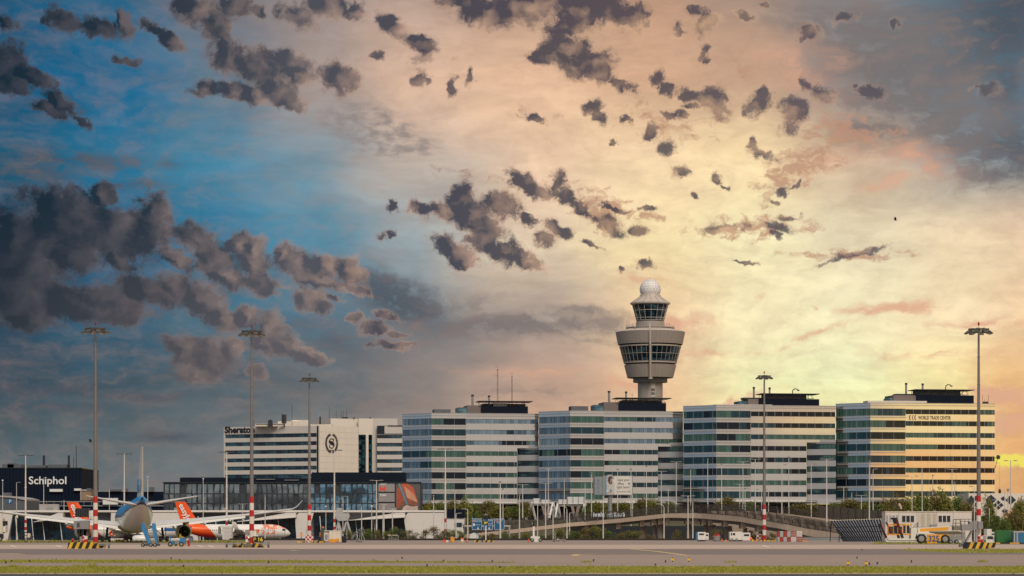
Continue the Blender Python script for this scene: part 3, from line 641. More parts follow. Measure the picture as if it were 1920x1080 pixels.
# lower link buildings between the blocks
for i, (pa, pb_, ytop, d, lab) in enumerate(((969.5, 1010.2, 836, 898.6, 'low grey link building between the first and second office blocks'),
                                        (1233.5, 1281.2, 830, 892.8, 'low grey link building between the second office block and the one right of the tower'),
                                        (1512.5, 1567.2, 825, 882.8, 'low grey link building beside the office block with the world trade sign'))):
    A = (X(pa, d), d); B = (X(pb_, d - 2), d - 2); fc = Facade(A, B)
    t = thing('link_building', lab, 'building', (A[0], A[1], 0), 0, 'grey link buildings between office blocks')
    MT = Matrix.Translation((-A[0], -A[1], 0)); mk = lambda: (lambda m: (setattr(m, 'M', MT), m)[1])(MB())
    zr = Z(ytop, d); q = mk(); fc.box(q, 0, fc.L, -20, -.4, 11.2, zr - .2); q.build('core', M_MULL, t)
    w, l = mk(), mk(); z = zr - 1.3
    for k in range(5):
        g = mk(); fc.panes(g, .05, fc.L - .05, -.18, z - 1.9, z, 1.35); fc.box(w, 0, fc.L, -.5, 0, max(z - FH, 11.3), z - 1.9); z -= FH; g.build('window_band', M_OFFGLASS, t)
    fc.box(w, 0, fc.L, -.5, 0, zr - 1.3, zr); fc.box(l, 0, fc.L, .003, .2, zr - .9, zr - .75)
    w.build('spandrel_band', mat('grey_link_panel', (168,166,166), .4, .3, var=.06, scale=.2), t); l.build('ledge', M_LEDGE, t)
    q = mk(); fc.box(q, -2, fc.L + 2, -3, 1.5, 11.0, 12.2); q.build('plinth_canopy', M_PANEL, t)

pod = thing('podium_building', 'dark low podium under and behind the four banded office blocks', 'podium', (X(770, 960), 960, 0))
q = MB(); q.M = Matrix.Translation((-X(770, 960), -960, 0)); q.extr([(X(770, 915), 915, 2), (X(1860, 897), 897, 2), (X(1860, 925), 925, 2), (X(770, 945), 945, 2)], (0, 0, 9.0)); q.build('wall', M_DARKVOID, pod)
for i in range(40):
    q = MB(); q.M = Matrix.Translation((-X(770, 960), -960, 0)); u = i / 40; a = (X(770,915) + (X(1860,897) - X(770,915)) * u, 914.6 - 18 * u); q.box(a[0], a[0] + 3.4, a[1] - .3, a[1] - .1, 6.0, 9.5); q.build('shop_glazing', M_PGLASS, pod)
# ------------------------------------------------------------------ control tower
DT = 1025.0; UT = 0.2592 * DT / F                           # metres per zoomed unit used while measuring
tw = thing('control_tower', 'tall white airport control tower with glazed cab and white ball radome on top', 'control tower', (X(1219.2, DT), DT, 0))
def tz(zu): return Z(500 + zu * .2592, DT)
M_TOWER = mat('tower_cladding', (160,149,139), rough=.5, metal=.1, var=.05, scale=.4, streak=.10)
M_TOWERL = mat('tower_light_cladding', (190,177,164), rough=.5, metal=.1, var=.05, scale=.4)
M_TGLASS = glass('tower_glass', [(8,24,36),(20,44,56),(50,76,84)], spec=.6)
M_TDARK = mat('tower_dark_recess', (40,38,40), rough=.7, var=.1)
def ring(name, prof, mats, n=24, m=None, smooth=False):
    q = MB(); q.lathe([(r * UT, tz(z)) for r, z in prof], n); return q.build(name, mats, tw, smooth=smooth)
def paneled(name, r0, z0, r1, z1, n, matl, groove=M_TDARK):
    """a tapering drum of n standing panels with open joints"""
    q = MB()
    for i in range(n):
        a0, a1 = 2*math.pi*(i + .014)/n, 2*math.pi*(i + .986)/n
        P = lambda r, a, z: (r * UT * math.cos(a), r * UT * math.sin(a), tz(z))
        o = [P(r0,a0,z0), P(r0,a1,z0), P(r1,a1,z1), P(r1,a0,z1)]; k = 0.97
        ii = [P(r0*k,a0,z0), P(r0*k,a1,z0), P(r1*k,a1,z1), P(r1*k,a0,z1)]
        q.loft([ii, o])
    ob = q.build(name, matl, tw)
    return ob
q = MB(); q.lathe([(90*UT, -2), (90*UT, tz(838))], 28); sh = q.build('shaft', M_TOWER, tw)
q = MB(); yf = -90*UT
q.box(-2*UT, 30*UT, yf - .12, yf + .35, tz(948), tz(842)); q.build('shaft_recess', M_TOWERL, sh)
q = MB()
for zz in (885, 912):
    for xx in (2, 11, 20): q.box((xx)*UT, (xx+6.5)*UT, yf - .2, yf - .12, tz(zz + 20), tz(zz))
q.build('shaft_window', M_TGLASS, sh)
ring('collar', [(124,838),(124,806)], mat('collar_grey', (126,118,112), .6, var=.06), 28)
paneled('lower_skirt', 166, 805, 189, 713, 44, M_TOWER); ring('lower_core', [(160,804.5),(180,713.5)], M_TDARK, 32)
ring('upper_soffit', [(178,713),(180,699)], M_TDARK, 32)
def glazed(name, r0, z0, r1, z1, n, rails, mull=.10, gl=M_TGLASS):
    q = MB(); fr = MB()
    lv = [z0] + list(rails) + [z1]
    rr = lambda z: r0 + (r1 - r0) * (z - z0) / (z1 - z0)
    P = lambda r, a, z: Vector((r * UT * math.cos(a), r * UT * math.sin(a), tz(z)))
    for i in range(n):
        a0, a1 = 2*math.pi*i/n, 2*math.pi*(i+1)/n
        for za, zb in zip(lv, lv[1:]):
            e = .035 * (a1 - a0)
            q.add([P(rr(za)*.99,a0+e,za), P(rr(za)*.99,a1-e,za), P(rr(zb)*.99,a1-e,zb), P(rr(zb)*.99,a0+e,zb)], [(0,1,2,3)])
        fr.bar(P(rr(z0),a0,z0), P(rr(z1),a0,z1), mull, mull)
        for z in lv: fr.bar(P(rr(z)*1.003,a0,z), P(rr(z)*1.003,a1,z), mull*1.1, mull*1.1)
    g = q.build(name, gl, tw); fr.build('glazing_frame', M_TOWERL, g)
    return g
glazed('office_glazing', 193, 692, 222, 583, 36, (635,))
ring('glazing_core', [(180,694),(208,581)], M_TDARK, 36)
ring('glazing_sill', [(191,702),(193,692)], M_TOWERL, 36); ring('glazing_head', [(223,583),(225,574)], M_TOWERL, 36)
ring('upper_gap', [(212,574),(214,565)], M_TDARK, 32)
paneled('upper_skirt', 234, 565, 252, 476, 52, M_TOWER); ring('upper_core', [(225,565.5),(243,476.5)], M_TDARK, 32)
ring('deck_roof', [(252,476),(244,470),(188,456),(170,452)], M_TOWERL, 40)
ring('walkway', [(160,452),(176,447),(176,441),(150,441)], M_TOWER, 36)
q = MB()
for i in range(36):
    a = 2*math.pi*i/36; a2 = 2*math.pi*(i+1)/36; r = 174*UT
    q.bar((r*math.cos(a), r*math.sin(a), tz(441)), (r*math.cos(a), r*math.sin(a), tz(428)), .05, .05)
    for z in (428, 434): q.bar((r*math.cos(a), r*math.sin(a), tz(z)), (r*math.cos(a2), r*math.sin(a2), tz(z)), .04, .04)
q.build('railing', M_STEEL, tw)
ring('cab_base', [(104,446),(102,398)], M_TOWER, 24); ring('cab_gap', [(98,398),(98,390)], M_TDARK, 24)
glazed('cab_glazing', 100, 390, 131, 276, 16, (373, 319), .13, glass('cab_glass', [(10,24,36),(30,52,62),(70,90,96)], spec=.7))
ring('cab_core', [(92,390),(118,278)], M_TDARK, 16)
ring('cab_roof', [(132,276),(145,272),(146,263),(138,259),(78,219),(76,206)], M_TOWERL, 16)
q = MB()
for i in range(16):
    a = 2*math.pi*i/16; q.bar((138*UT*math.cos(a), 138*UT*math.sin(a), tz(258)), (78*UT*math.cos(a), 78*UT*math.sin(a), tz(218)), .14, .14)
q.build('roof_seam', M_TOWER, tw)
# radome: separate triangular panels over a dark seam sphere
bm = bmesh.new(); bmesh.ops.create_icosphere(bm, subdivisions=3, radius=1.0)
q = MB(); rr_ = 76*UT; zc = tz(166)
for f_ in bm.faces:
    c = f_.calc_center_median()
    if c.z * 76 < -45: continue
    pts = [c + (v.co - c) * .90 for v in f_.verts]
    q.add([(p.x*rr_*1.012, p.y*rr_*1.012, zc + p.z*rr_*1.012) for p in pts], [(0,1,2)])
bm.free()
M_DOME = mat('radome_white', (232,226,220), .5, var=.04)
rd = MB(); rd.ball((0,0,zc), rr_, 1,1,1, 32, 18); rdo = rd.build('radome', mat('radome_seam', (170,162,156), .6, var=.05), tw, smooth=True)
q.build('radome_panel', M_DOME, rdo)
q = MB(); q.tube((0,0,tz(92)),(0,0,tz(86)),.3,.1,8); q.build('lightning_rod', M_DSTEEL, tw)
# inclined stairs, pipe and fittings
q = MB(); xo = -14*UT; yo = -250*UT
q.tube((xo, -254*UT, tz(478)), (xo + .5*UT, -240*UT, tz(566)), 8*UT, 8*UT, 10); q.tube((xo, -246*UT, tz(566)), (xo + 6*UT, -170*UT, tz(812)), 8*UT, 8*UT, 10)
q.tube((xo, -254*UT, tz(478)), (xo, -180*UT, tz(455)), 7*UT, 7*UT, 10); q.tube((xo, -180*UT, tz(456)), (xo, -180*UT, tz(424)), 7*UT, 7*UT, 10)
q.lathe([(15*UT, tz(822)), (17*UT, tz(812))], 12, (xo + 7*UT, -168*UT, 0)); q.build('downpipe', M_TOWERL, tw)
for x0, x1 in ((-46,-40), (12, 16), (76, 84), (86, 92)):
    q = MB(); q.bar((x0*UT, -108*UT, tz(446)), (x1*UT, -105*UT, tz(400)), .14, .14); q.build('access_ladder', M_STEEL, tw)
q = MB(); q.bar((-128*UT, -185*UT, tz(462)), (-88*UT, -120*UT, tz(428)), .35, .1); q.build('stair', M_STEEL, tw)
for s_ in (-1, 1):
    q = MB(); q.path([(s_*130*UT, -120*UT, tz(446)), (s_*132*UT, -120*UT, tz(420)), (s_*112*UT, -120*UT, tz(420)), (s_*104*UT, -120*UT, tz(444))], .07, 6); q.build('pipe_loop', M_STEEL, tw)

# ------------------------------------------------------------------ white hotel with the laurel emblem
DH = 1000.0
hb = thing('banded_hotel', 'white hotel with dark window bands, roof lettering and a laurel wreath emblem', 'hotel', (X(599, DH), DH, 0))
hC = Vector((X(599, DH), DH, 0)); MT = Matrix.Translation(-hC)
def hm(): m = MB(); m.M = MT; return m
fl = Facade((X(419.5, 1017), 1017), hC); fr_ = Facade(hC, (X(672, 1013), 1013))
M_HGLASS = glass('hotel_glass', [(6,20,32),(10,30,42),(30,62,76),(44,80,92)], spec=.7)
roofz = Z(798, DH); q = hm(); fl.box(q, 0, fl.L, -18, -.5, 2, roofz - .1); fr_.box(q, -.5, fr_.L, -16, -.4, 2, roofz - .1); q.build('core', M_MULL, hb)
wl = hm(); zz = Z(740 + .20375*352, DH); zt_ = roofz
for i in range(6):
    wg = hm()
    wt = zz - i * 15.32 * DH / F; wb = wt - 7.4 * DH / F
    fl.box(wl, 0, fl.L, -.6, 0, wt, zt_)
    a = [fl.at(px) for px in (422, 577.5, 582, 593.5)]
    fl.box(wl, 0, a[0], -.6, -.002, wb, wt); fl.box(wl, a[1], a[2], -.6, -.002, wb, wt); fl.box(wl, a[3], fl.L, -.6, -.002, wb, wt)
    x0 = a[0]
    fl.panes(wg, a[0], a[1], -.3, wb, wt, 1.75, .12); w2 = hm(); fl.panes(w2, a[2], a[3], -.3, wb, wt, 1.75, .12); w2.build('window_band', M_HGLASS, hb)
    zt_ = wb; wg.build('window_band', M_HGLASS, hb)
fl.box(wl, 0, fl.L, -.6, 0, 2, zt_)
wl.build('wall', mat('hotel_wall_shaded_white', (198,190,180), .55, var=.04, scale=.2, streak=.06, fine=.02), hb)  # same white as the blank wall, greyed to put its shaded side into the colour
q = hm(); nx, nz = 6, 8; zb_ = Z(890, DH); cw, ch = fr_.L / nx, (roofz - zb_) / nz
for i in range(nx):
    for j in range(nz): fr_.box(q, i*cw + .02, (i+1)*cw - .02, -.4, 0, zb_ + j*ch + .02, zb_ + (j+1)*ch - .02)
q.build('blank_wall', M_WALLWHITE, hb)
# taller wing behind, glazed stair slot and right hand wing
def plainbox(name, p0, p1, d0, d1, y0, y1, m, back=14, zl=2):
    q = hm(); f_ = Facade((X(p0, d0), d0), (X(p1, d1), d1)); f_.box(q, 0, f_.L, -back, 0, Z(y1, d0) if y1 else zl, Z(y0, d0)); return q.build(name, m, hb), f_
plainbox('upper_storey', 620, 745, 1016, 1028, 784.5, 0, M_WALLWHITE, 20)
plainbox('slot_wall', 697, 745, 1020, 1022, 784.5, 0, mat('hotel_wall_shaded_white', (214,206,196)), 12)
o_, f_ = plainbox('stair_slot', 671, 700, 1021, 1023, 815, 0, M_MULL, 8)
f2 = Facade((X(672.5, 1018), 1018), (X(699, 1020), 1020))
for a0, a1 in ((0, .455), (.70, .97)):
    q = hm()
    for j in range(6):
        n = 2 if a0 == 0 else 1
        for i in range(n):
            w_ = (a1 - a0) * f2.L / n; z1 = Z(815, 1018) - j * 15.3 * 1018 / F
            f2.quad(q, a0*f2.L + i*w_ + .12, a0*f2.L + (i+1)*w_ - .12, .02, z1 - 3.0, z1 - .15)
    q.build('stair_glazing', M_HGLASS, hb)
q = hm(); f2.box(q, f2.L*.49, f2.L*.66, -.6, .7, 2, Z(815, 1018)); f2.box(q, 0, f2.L, -1.2, -.05, Z(814.8, 1018), Z(784.6, 1018)); q.build('stair_pier', M_WALLWHITE, hb)
f3 = Facade((X(707, 1018), 1018), (X(760, 1018), 1018)); wl = hm(); zt_ = Z(797, 1018)
f3.box(wl, f3.at(721), f3.L, -3, .1, Z(813, 1018), Z(799, 1018))
for i in range(6):
    wt = Z(815 + i*15.35, 1018); wb = Z(822 + i*15.35, 1018)
    wg = hm(); f3.box(wl, 0, f3.L, -.6, 0, wt, zt_ if i else Z(814.5, 1018)); f3.panes(wg, .1, f3.L, -.3, wb, wt, 1.75, .12); zt_ = wb; wg.build('window_band', M_HGLASS, hb)
wl.build('wing_wall', mat('hotel_wall_shaded_white', (214,206,196)), hb)
q = hm(); f3.box(q, 0, f3.L, -10, -.45, 2, Z(798, 1018)); q.build('wing_core', M_MULL, hb)
q = hm(); f3.box(q, f3.at(727), f3.L, -2, .4, Z(799, 1018), Z(797.5, 1018)); q.build('canopy', M_DSTEEL, hb)
# roof details
q = hm()
for p0, p1, y0, d in ((478, 520, 794.5, 1006), (521, 560, 790, 1010), (546, 580, 787.5, 1012), (578, 622, 795.5, 1004)): 
    q.box(X(p0, d), X(p1, d), d, d + 6, roofz - .1, Z(y0, d))
q.build('roof_plant', M_WALLWHITE, hb)
q = hm(); d = 1005
for px, y0, r in ((507, 786, .25), (533, 777, .3), (547.5, 758, .09), (600, 781, .3), (601, 781, .2), (476, 786, .06)): q.tube((X(px, d), d, roofz - .1), (X(px, d), d, Z(y0, d)), r, r * .8, 8)
for px in (529.5, 532, 536): q.box(X(px, d) - .25, X(px, d) + .25, d - .5, d, Z(794, d), Z(777, d))
q.box(X(503, d), X(511, d), d - 1, d + 1, roofz - .1, Z(788, d)); q.box(X(479, d), X(533, d), d - .4, d, Z(796.6, d), Z(795.2, d))
q.build('roof_antenna', M_DSTEEL, hb)
d = 1020
for px, y0 in ((617.5, 761), (630.5, 769), (639.5, 771), (643.5, 769), (650, 768), (662, 783), (694, 782)): q = hm(); q.tube((X(px, d), d, Z(786, d)), (X(px, d), d, Z(y0, d)), .09, .06, 6); q.build('roof_antenna', M_DSTEEL, hb)
q = hm(); q.box(X(641, d), X(652, d), d - .4, d + .4, Z(785, d), Z(782, d)); q.box(X(663,d), X(665,d), d-.3, d+.3, Z(785,d), Z(782.5,d)); q.box(X(693,d), X(695,d), d-.3, d+.3, Z(785,d), Z(782,d))
q.build('roof_antenna', M_DSTEEL, hb)
# lettering and emblem
M_SIGNDK = mat('sign_navy', (20,26,38), .5, var=0)
pl = fl.p(fl.at(421.5), .12, Z(811.5, 1016)) - hC
o_ = text('Sheraton', 3.55, M_SIGNDK, hb, tuple(pl), (R(90), 0, math.atan2(fl.d.y, fl.d.x)), depth=.12, name='sign_lettering', bold=.11)
bpy.context.view_layer.update(); o_.scale = (((fl.at(477.5) - fl.at(421.5))) / max(o_.dimensions.x, .1), 1.0, 1)
ec = fr_.p(fr_.at(621.3), .12, Z(831, 1005)) - hC; eu = fr_.d
def ept(x_, z_): v = ec + eu * x_ + fr_.n * .05; return Vector((v.x, v.y, ec.z + z_))
q = MB(); RX, RZ = 2.75, 3.45
for i in range(30):
    a = R(100 + 340 * i / 29 + 0) if False else R(112 + (316) * i / 29)
    cx_, cz_ = RX * math.cos(a), RZ * math.sin(a); tx, tz_ = -RX*math.sin(a), RZ*math.cos(a); l_ = math.hypot(tx, tz_); tx, tz_ = tx/l_, tz_/l_
    sgn = 1 if i < 15 else -1; tx, tz_ = -tx*sgn, -tz_*sgn; nx_, nz_ = -tz_, tx
    for sd in (1, -1):
        b0 = (cx_, cz_); tip = (cx_ + tx*.62 + nx_*.42*sd, cz_ + tz_*.62 + nz_*.42*sd); m1 = (cx_ + tx*.42 + nx_*.06*sd, cz_ + tz_*.42 + nz_*.06*sd); m2 = (cx_ + tx*.16 + nx_*.36*sd, cz_ + tz_*.16 + nz_*.36*sd)
        q.extr([ept(*b0), ept(*m1), ept(*tip), ept(*m2)], fr_.n * .12)
q.build('laurel_wreath', M_SIGNDK, hb)
q = MB(); cl = []
for i in range(25):                                         # a bold S drawn as a stroke of changing width
    u = i / 24.0
    if u < .5: a = R(20 + 250 * (u / .5)); c_ = (0.0 + 1.02*math.cos(a), .92 + .84*math.sin(a))
    else: a = R(90 - 250 * ((u - .5) / .5)); c_ = (0.0 + 1.10*math.cos(a), -.92 + 1.0*math.sin(a))
    cl.append((c_, .10 + .62 * max(0.0, 1 - abs(u - .5) / .24) ** 0.8))
for ((p0, w0), (p1, w1)) in zip(cl, cl[1:]):
    dx, dz = p1[0]-p0[0], p1[1]-p0[1]; l_ = math.hypot(dx, dz) or 1; nx_, nz_ = -dz/l_, dx/l_
    q.extr([ept(p0[0]+nx_*w0, p0[1]+nz_*w0), ept(p1[0]+nx_*w1, p1[1]+nz_*w1), ept(p1[0]-nx_*w1, p1[1]-nz_*w1), ept(p0[0]-nx_*w0, p0[1]-nz_*w0)], fr_.n * .1)
for sx, sz in ((1.02, 1.1), (-1.02, -1.25)): q.extr([ept(sx-.10, sz-.45), ept(sx+.10, sz-.45), ept(sx+.14, sz+.5), ept(sx-.14, sz+.5)], fr_.n * .11)
q.build('emblem_letter', M_SIGNDK, hb)

# ------------------------------------------------------------------ dark glass hotel with the red butterfly mark
DC = 840.0
ch = thing('glass_hotel', 'low dark glass hotel with tilted panes, red butterfly mark and an orange box mural', 'hotel', (X(306, DC), DC, -1.9))
cM = Matrix.Translation((-X(306, DC), -DC, 1.9))
def cm_(): m = MB(); m.M = cM; return m
cf = Facade((X(306, DC), DC), (X(789, DC), DC))
q = cm_(); cf.box(q, 0, cf.L, -18, -.6, -1.9, Z(905.5, DC)); q.build('core', mat('hotel_frame_dark', (56,58,64), .5, .3, var=.08), ch)
M_CG = glass('tilted_glass', [(54,60,66),(84,94,100),(118,128,132),(96,112,122)], spec=.6, run=.05)
M_CGB = glass('tilted_glass_blue', [(36,56,70),(70,108,132),(104,144,168),(92,118,136)], spec=.6, run=.12)
rows = ((908, 925), (927, 943), (945, 958)); gA, gB, fr = cm_(), cm_(), cm_()
px = 307.5; i = 0
while px < 706:
    w_ = 8.5 + 3.5 * rnd.random(); gap = 1.6 + 1.8 * rnd.random()
    for y0, y1 in rows:
        if rnd.random() < .06: continue
        j = lambda: rnd.uniform(-1.0, 1.0)
        k_ = rnd.uniform(-.6, .6)
        a0, a1 = cf.at(px + gap/2 + k_), cf.at(px + w_ - gap/2 + k_); tl = rnd.uniform(-.25, .25); o0, o1 = rnd.uniform(-.25, 0.0), rnd.uniform(-.25, .0)
        (gA if px < 575 else gB).add([cf.p(a0 - tl, o0, Z(y1, DC)), cf.p(a1 - tl, o1, Z(y1, DC)), cf.p(a1 + tl, o1, Z(y0, DC)), cf.p(a0 + tl, o0, Z(y0, DC))], [(0,1,2,3)])
    fr_a = cf.at(px); cf.box(fr, fr_a - .12, fr_a + .12, -.55, .02, 2, Z(905.5, DC)); px += w_
for y0, y1 in rows: cf.box(fr, 0, cf.at(708), -.55, -.28, Z(y0 - .1, DC), Z(y0 - 1.6, DC))
gA.build('tilted_panes', M_CG, ch); gB.build('tilted_panes', M_CGB, ch); fr.build('facade_frame', mat('facade_frame_grey', (62,66,72), .5, .3, var=.1), ch)
q = cm_(); cf.box(q, cf.at(336), cf.at(592), -16, -1.5, Z(905.4, DC), Z(896, DC)); cf.box(q, cf.at(584), cf.at(759), -14, -.9, Z(905.3, DC), Z(885.5, DC))
cf.box(q, cf.at(338), cf.at(420), -13, -1.9, Z(896, DC), Z(895, DC)); q.build('roof_storey', M_NAVY, ch)
q = cm_(); cf.box(q, cf.at(305), cf.L, -17, .25, Z(905.3, DC), Z(903.7, DC)); q.build('roof_edge', M_MULL, ch)
q = cm_()
for y0, y1 in ((906, 922), (924.5, 941), (943.5, 958)): cf.box(q, cf.at(709.5), cf.at(740), -.6, -.1, Z(y1, DC), Z(y0, DC))
q.build('blank_panel', mat('grey_facade_panel', (142,136,134), .6, var=.05), ch)
# butterfly mark: two folded wings
q = cm_()
for sgn in (-1, 1):
    pts = [(0, .1), (sgn*.95, .95), (sgn*.95, -.05), (sgn*.95, -.9), (0, -.1)]
    c0 = cf.at(717.5); q.extr([cf.p(c0 + a_, -.095, Z(916.3, DC) + b_) for a_, b_ in pts], cf.n * .09)
q.build('butterfly_mark', mat('mark_red', (228,62,24), .5, var=.12, scale=2.5), ch)
for bd, py in (('citizenM', 909.2), ('hotel', 930)):
    p = cM @ cf.p(cf.at(712.5), -.08, Z(py, DC)); o_ = text(bd, 1.05, M_LETTER, ch, tuple(p), depth=.04, name='sign_lettering', sx=.62 if bd != 'hotel' else .9, bold=.02)
# mural: an orange folded carton against grey (painted panel)
am = lambda px_, py_: (cf.at(px_), Z(py_, DC))
q = cm_(); a0, a1 = cf.at(742), cf.at(787.5); cf.box(q, a0, a1, -.6, -.12, Z(958, DC), Z(905.6, DC)); mu = q.build('mural_panel', mat('mural_grey', (86,82,80), .7, var=.25, scale=.25), ch)
def mural(name, pts, c, c2, o):
    q = cm_(); q.extr([cf.p(*(lambda v: (v[0], o, v[1]))(am(*pt))) for pt in pts], cf.n * .012); q.build(name, mat('mural_' + name, c, .7, var=.12, scale=.35, c2=c2), mu)
mural('carton_side', [(744,917),(747,913.5),(758,938),(745.5,954),(743.5,950)], (182,88,58), (150,72,50), -.115)
mural('carton_top', [(751,905.8),(763,905.8),(775,914),(783.5,942),(776,941),(763,934)], (190,94,64), (176,84,58), -.115)
mural('carton_face', [(758,911.5),(776,926),(783.5,942.3),(776,939),(763,933.5)], (204,150,120), (190,128,98), -.10)
mural('carton_shadow', [(762,934),(776,940),(783,943.5),(780,949),(772,949.5),(766,946)], (110,80,62), (150,82,58), -.112)
mural('carton_base', [(758,939),(760,944),(752,956),(745.5,956)], (96,78,62), (120,82,62), -.112)
mural('ribbon', [(746,906),(749.8,906),(765.5,946),(761.5,946)], (124,138,146), (90,122,142), -.097)
mural('pale_mound', [(753,957.8),(757,950),(763,946.8),(769,949),(776,950),(783,948.5),(784,957.8)], (186,164,152), (198,176,164), -.094)
q = cm_()
for p0, p1, y0 in ((480, 515, 889), (533, 560, 890.5)): cf.box(q, cf.at(p0), cf.at(p1), -1.2, -1.0, Z(y0 + 10, DC), Z(y0 + 9, DC))
q.build('roof_rail', M_STEEL, ch)

# ------------------------------------------------------------------ white pier building with folded roof
DP = 795.0
pg = thing('pier_terminal', 'long low white airport pier with folded roof edge and slanted dark glazing', 'terminal', (X(-40, DP), DP, -1.9))
pM = Matrix.Translation((-X(-40, DP), -DP, 1.9)); pm = lambda: (lambda m: (setattr(m, 'M', pM), m)[1])(MB())
pf = Facade((X(-40, DP), DP), (X(845, DP), DP)); pz = lambda y: Z(y, DP)
M_PIER = mat('pier_white_cladding', (214,208,200), .55, var=.04, scale=.3, streak=.06, fine=.02)
M_PGREY = mat('pier_grey_panel', (120,122,126), .6, var=.08)  # even grey of the core behind the white cladding
M_PIERGL = glass('pier_glass', [(6,24,38),(12,40,56),(26,58,74),(10,30,44)], spec=.8, run=.12)
q = pm(); pf.box(q, 0, pf.L, -30, -3.2, -1.9, pz(960)); q.build('core', M_PGREY, pg)
q = pm(); pf.box(q, 0, pf.L, -30, -.3, pz(961.5), pz(956.9)); pf.box(q, 0, pf.L, -2, .12, pz(959.8), pz(959)); q.build('roof_edge', M_PIER, pg)
for pts in ([(-40,961.5),(24,961.5),(14,1014),(-40,1014)], [(560,961.5),(588,961.5),(574,1014),(556,1014),(553,971)], [(757,971),(765,961.5),(845,961.5),(845,988),(845,1014),(764,1014)], [(208,961.5),(360,961.5),(372,1014),(206,1014)]):
    q = pm(); q.extr([pf.p(pf.at(a_), -3.1, pz(b_)) for a_, b_ in pts], pf.n * 3.0); q.build('wall', M_PIER, pg)   # white walls with leaning jambs
for p0, yp0, p1, yp1, y1 in ((66, 979, 120, 972.0, 961.5), (446, 978.5, 556, 970.5, 961.5), (654, 976.0, 760, 970.5, 961.5)):
    q = pm(); q.extr([pf.p(pf.at(p0), -3.2, pz(yp0)), pf.p(pf.at(p1), -3.2, pz(yp1)), pf.p(pf.at(p1), -3.2, pz(y1)), pf.p(pf.at(p0 + (p1-p0)*.85), -3.2, pz(y1))], pf.n * 5.4)
    q.extr([pf.p(pf.at(p0), -3.2, pz(yp0)), pf.p(pf.at(p1), -3.2, pz(yp1)), pf.p(pf.at(p1), -3.2, pz(yp1 - 2)), pf.p(pf.at(p0), -3.2, pz(yp0 - 1.0))], pf.n * 6.0)
    q.build('roof_fold', M_PIER, pg)
for p0, p1, y0 in ((18, 68, 968), (68, 210, 978), (360, 446, 968), (446, 553, 973), (588, 655, 968), (655, 757, 974)):
    gl_ = pm(); n = max(2, round((p1 - p0) / 11)); w_ = (p1 - p0) / n
    for i in range(n):
        for ya, yb in ((y0, 990), (990, 1012)):
            a0, a1 = pf.at(p0 + i*w_ + .5), pf.at(p0 + (i+1)*w_ - .5); oo = lambda y: -2.4 + 1.2 * (1012 - y) / 44
            gl_.add([pf.p(a0, oo(yb), pz(yb)), pf.p(a1, oo(yb), pz(yb)), pf.p(a1, oo(ya), pz(ya)), pf.p(a0, oo(ya), pz(ya))], [(0,1,2,3)])
        if i % 3 == 1: sl = pm(); sl.bar(pf.p(pf.at(p0 + i*w_ + 4), -1.0, pz(1013)), pf.p(pf.at(p0 + i*w_), -.9, pz(y0)), .22, .22); sl.build('leaning_strut', M_WHITE, pg)
    gl_.build('bay_glazing', M_PIERGL, pg)
q = pm(); pf.box(q, pf.at(838), pf.at(845) + 4.2, -20, .6, pz(971), pz(955)); q.build('end_screen', M_NAVY, pg)
q = pm(); pf.box(q, pf.at(838), pf.at(845) + 4.2, -20, .2, -1.9, pz(971.2)); q.build('end_wall', M_PIER, pg)
q = pm(); pf.box(q, pf.at(852), pf.at(866), .2, .35, pz(988), pz(980)); q.build('end_window', M_PIERGL, pg)
for px in (90, 330, 420, 737):
    q = pm(); pf.box(q, pf.at(px) - .9, pf.at(px) + .9, -4, -2, pz(957), pz(951.5)); q.build('roof_unit', M_STEEL, pg)
q = pm(); pf.box(q, pf.at(70), pf.at(105), -6, -3, pz(957), pz(945)); 
for i in range(6): pf.box(q, pf.at(71 + i*5.6), pf.at(71 + i*5.6) + .12, -3.0, -2.9, pz(957), pz(945.2))
q.build('roof_plant', M_LEDGE, pg)

# ------------------------------------------------------------------ dark buildings at the left
sb = thing('navy_building', 'large dark navy airport building with white name lettering at the left edge', 'building', (X(0, 980), 980, 0))
sM = Matrix.Translation((-X(0, 980), -980, 0)); sm = lambda: (lambda m: (setattr(m, 'M', sM), m)[1])(MB()); d = 980
M_NAVYW = mat('navy_wall', (12,22,40), .75, 0, spec=.12, var=.14, scale=.1, fine=.05)
q = sm(); q.box(X(-60, d), X(153, d), d, d + 40, 0, Z(877.5, d)); q.build('wall', M_NAVYW, sb)
q = sm(); q.box(X(-60, d), X(153.5, d), d - .3, d + 40, Z(878.6, d), Z(876.8, d)); q.build('roof_edge', M_MULL, sb)
q = sm()
for i in range(24): q.box(X(i*6.5 + 2, d), X(i*6.5 + 2, d) + .06, d - .05, d, Z(940, d), Z(879, d))
q.build('wall_joint', M_MULL, sb)
p = Vector((X(53.5, d), d - .1, Z(907.5, d))); o_ = text('Schiphol', 4.1, M_LETTER, sb, tuple(sM @ p), depth=.12, name='sign_lettering', bold=.05)
bpy.context.view_layer.update(); o_.scale = ((X(124, d) - X(53.5, d)) / max(o_.dimensions.x, .1), 1, 1)
q = sm()
for p0, p1, y0, y1 in ((94, 118, 917, 922), (140, 153, 916, 920)): q.box(X(p0, d), X(p1, d), d - 1.2, d - .06, Z(y1, d), Z(y0, d))
q.build('wall_unit', M_WHITE, sb)
q = sm()
for p0, p1, y0 in ((0, 36, 870), (48, 82, 872), (86, 122, 870.5), (10, 22, 868)): q.box(X(p0, d), X(p1, d), d + 4, d + 12, Z(877, d), Z(y0, d))
q.build('roof_plant', M_ROOFGREY, sb)
